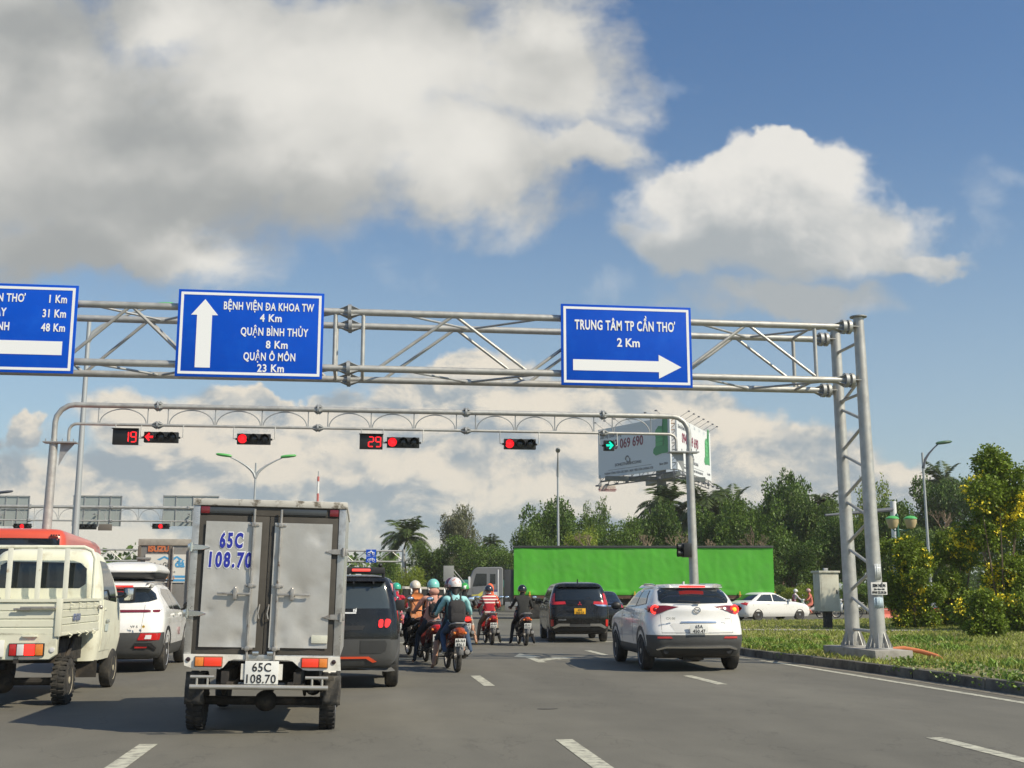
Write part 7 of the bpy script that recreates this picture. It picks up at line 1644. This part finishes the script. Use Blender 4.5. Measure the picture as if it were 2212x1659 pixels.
# flowering shrubs on the island
def shrub(label, px, Y, top, width, seed, base=.14, n=1500, size=.15, fl=.5, low=.05):
    p = at(px, 1300, Y); h = at(px, top, Y).z - base; w = width / 2480 * Y / 2; r = random.Random(seed); t = thing('flowering_shrub', label, 'shrub', (p.x, Y, base), 0, 'yellow-flowering shrubs on the island'); bl = []
    for k in range(24): a = r.uniform(0, 6.28); q = r.uniform(0, .85) * w; z = h * (low + (.93 - low) * r.random()); s = min(w, h * .6) * r.uniform(.26, .48) * (1.1 - .4 * z / h); bl.append((math.cos(a) * q, math.sin(a) * q * .7, max(z - s * .2, s * .8), s, s, s * .9))
    bl.append((0, 0, h * .86, w * .42, w * .36, h * .13)); bl.append((w * .3, 0, h * .72, w * .5, w * .4, h * .16))
    c = bpy.data.objects.new('foliage', crown_mesh('foliage', bl, int(n * 4.2), size * .68, [G6, YF_], seed, .25, fl)); COL.objects.link(c); c.parent = t
    mb = MB()
    for k in range(7):
        a = r.uniform(0, 6.28); e = r.uniform(.25, .6) * w; mb.tube([(math.cos(a) * .2, math.sin(a) * .2, 0), (math.cos(a) * e * .6, math.sin(a) * e * .6, h * .3), (math.cos(a) * e, math.sin(a) * e, h * .6)], [.045, .028, .010], 6)
    mb.done('stems', barkm, t); return t
shrub('tall shrub covered in yellow flowers at the right edge', 2165, 38, 958, 220, 5, n=2100, size=.16, fl=.8, low=.04)
shrub('yellow-flowering shrub cut by the right edge, behind the tall one', 2260, 42, 1000, 170, 8, n=1500, low=.03, fl=.6)
shrub('low spreading yellow-flowered shrub right of the gantry legs', 1965, 42, 1160, 150, 21, n=1300, fl=.40)
shrub('rounded yellow-green shrub between the low and the tall flowering ones', 2065, 44, 1140, 130, 33, n=1100, fl=.4, low=.05)
shrub('small bright green bush at the foot of the tall flowering shrub', 2125, 33, 1275, 90, 44, n=500, size=.12, fl=.1)

# ------------------------------------------------------------------ grass and weeds on the island
def inpoly(x, y, P):
    c = False
    for i in range(len(P)):
        (x1, y1), (x2, y2) = P[i - 1], P[i]
        if (y1 > y) != (y2 > y) and x < (x2 - x1) * (y - y1) / (y2 - y1) + x1: c = not c
    return c
def blades(name, n, m, kind, hmin, hmax, wid, seed, cond=None, box=(8.8, 40, 12, 60)):
    r = random.Random(seed); bm = bmesh.new(); k = 0
    while k < n:
        y = box[2] + (box[3] - box[2]) * r.random() ** 1.6; x = r.uniform(box[0], min(box[1], 10 + y * .62))
        if not inpoly(x, y, kin) or inpoly(x, y, pathpoly) or (9.7 < x < 10.55 and 21.5 < y < 24.15): k += .2; continue
        dn = mathutils.noise.noise(Vector((x * .55, y * .35, seed))) + .5 * mathutils.noise.noise(Vector((x * 2.1, y * 1.4, seed)))
        if cond and not cond(x, y, dn): k += .15; continue
        h = r.uniform(hmin, hmax) * (1 + .6 * dn); a = r.uniform(0, 6.28); w = wid * r.uniform(.7, 1.3) * (1 + y / 60); d = Vector((math.cos(a), math.sin(a), 0)); le = Vector((r.uniform(-.9, .9), r.uniform(-.9, .9), 0)) * h
        b = Vector((x, y, KH - .02)); q = b + Vector((0, 0, h * .6)) + le * .4
        bm.faces.new([bm.verts.new(b - d * w), bm.verts.new(b + d * w), bm.verts.new(q + d * w * .7), bm.verts.new(b + Vector((0, 0, h)) + le), bm.verts.new(q - d * w * .7)]); k += 1
    me = bpy.data.meshes.new(name); bm.to_mesh(me); bm.free(); me.materials.append(m); o = bpy.data.objects.new(name, me); COL.objects.link(o); return tag(o, kind='stuff')
blades('grass', 75000, mat('yellow_green_grass_blade', (.29, .33, .06), .6, island=.45, transl=.25), 'stuff', .035, .10, .010, 3, lambda x, y, d: d > -.25 or y > 26)  # the grass's own yellow-green, varied at random per blade
blades('dry_grass', 20000, mat('dry_grass_blade', (.46, .40, .17), .7, island=.3, transl=.2), 'stuff', .03, .09, .009, 9, lambda x, y, d: d < .15)
blades('weeds', 6500, mat('broad_weed_leaf', (.17, .27, .035), .55, island=.4, transl=.25), 'stuff', .05, .13, .024, 5, lambda x, y, d: d > .15 and (y > 24.6 or y < 20.2), (8.9, 16, 13, 34))
def vine():
    r = random.Random(2); bm = bmesh.new()
    for y0, y1, n in ((15.2, 20.0, 1500), (24.0, 31.5, 800)):
        for _ in range(n):
            y = r.uniform(y0, y1)
            if mathutils.noise.noise(Vector((y * 1.6, 0, 4))) < -.05: continue
            xk = 9.28 if y < 22 else 8.95; x = xk + r.gauss(.12, .16); z = KH + r.uniform(0, .14) if x > xk - .06 else KH - r.uniform(0, .10); x = max(x, xk - .13); s = r.uniform(.03, .065); e = Vector((r.uniform(-1, 1), r.uniform(-1, 1), r.uniform(-.2, 1))).normalized() * s; sd_ = e.cross(Vector((r.uniform(-1, 1), r.uniform(-1, 1), r.uniform(-1, 1)))).normalized() * s * .45; o = Vector((x, y, z))
            bm.faces.new([bm.verts.new(o), bm.verts.new(o + e * .5 + sd_), bm.verts.new(o + e), bm.verts.new(o + e * .5 - sd_)])
    me = bpy.data.meshes.new('creeper'); bm.to_mesh(me); bm.free(); me.materials.append(mat('creeper_leaf', (.16, .25, .035), .5, island=.4, transl=.2)); o = bpy.data.objects.new('creeper', me); COL.objects.link(o); tag(o, kind='stuff')
vine()
# far wooded line that closes the view
wood = []
r = random.Random(77)
for k in range(46): x = -150 + k * 8.5 + r.uniform(-3, 3); wood.append((x, 215 + r.uniform(-12, 12), 3.0, r.uniform(5, 8), 6, r.uniform(3.5, 6)))
o = bpy.data.objects.new('far_wood', crown_mesh('far_wood', wood, 5200, 1.2, G1, 12)); COL.objects.link(o); tag(o, kind='stuff')

# ------------------------------------------------------------------ thin warm air over the junction
hz_ = MB(); hz_.box(-420, 420, -60, 640, -1.2, 75)
hm = bpy.data.materials.new('warm_air'); hm.use_nodes = True; n_ = hm.node_tree; n_.nodes.clear()
ho = n_.nodes.new('ShaderNodeOutputMaterial'); hv = n_.nodes.new('ShaderNodeVolumePrincipled'); hv.inputs['Density'].default_value = 0.0004
hv.inputs['Color'].default_value = (0.95, 0.93, 0.88, 1); hv.inputs['Anisotropy'].default_value = 0.2
n_.links.new(hv.outputs[0], ho.inputs['Volume'])
tag(hz_.done('haze', hm), kind='stuff')
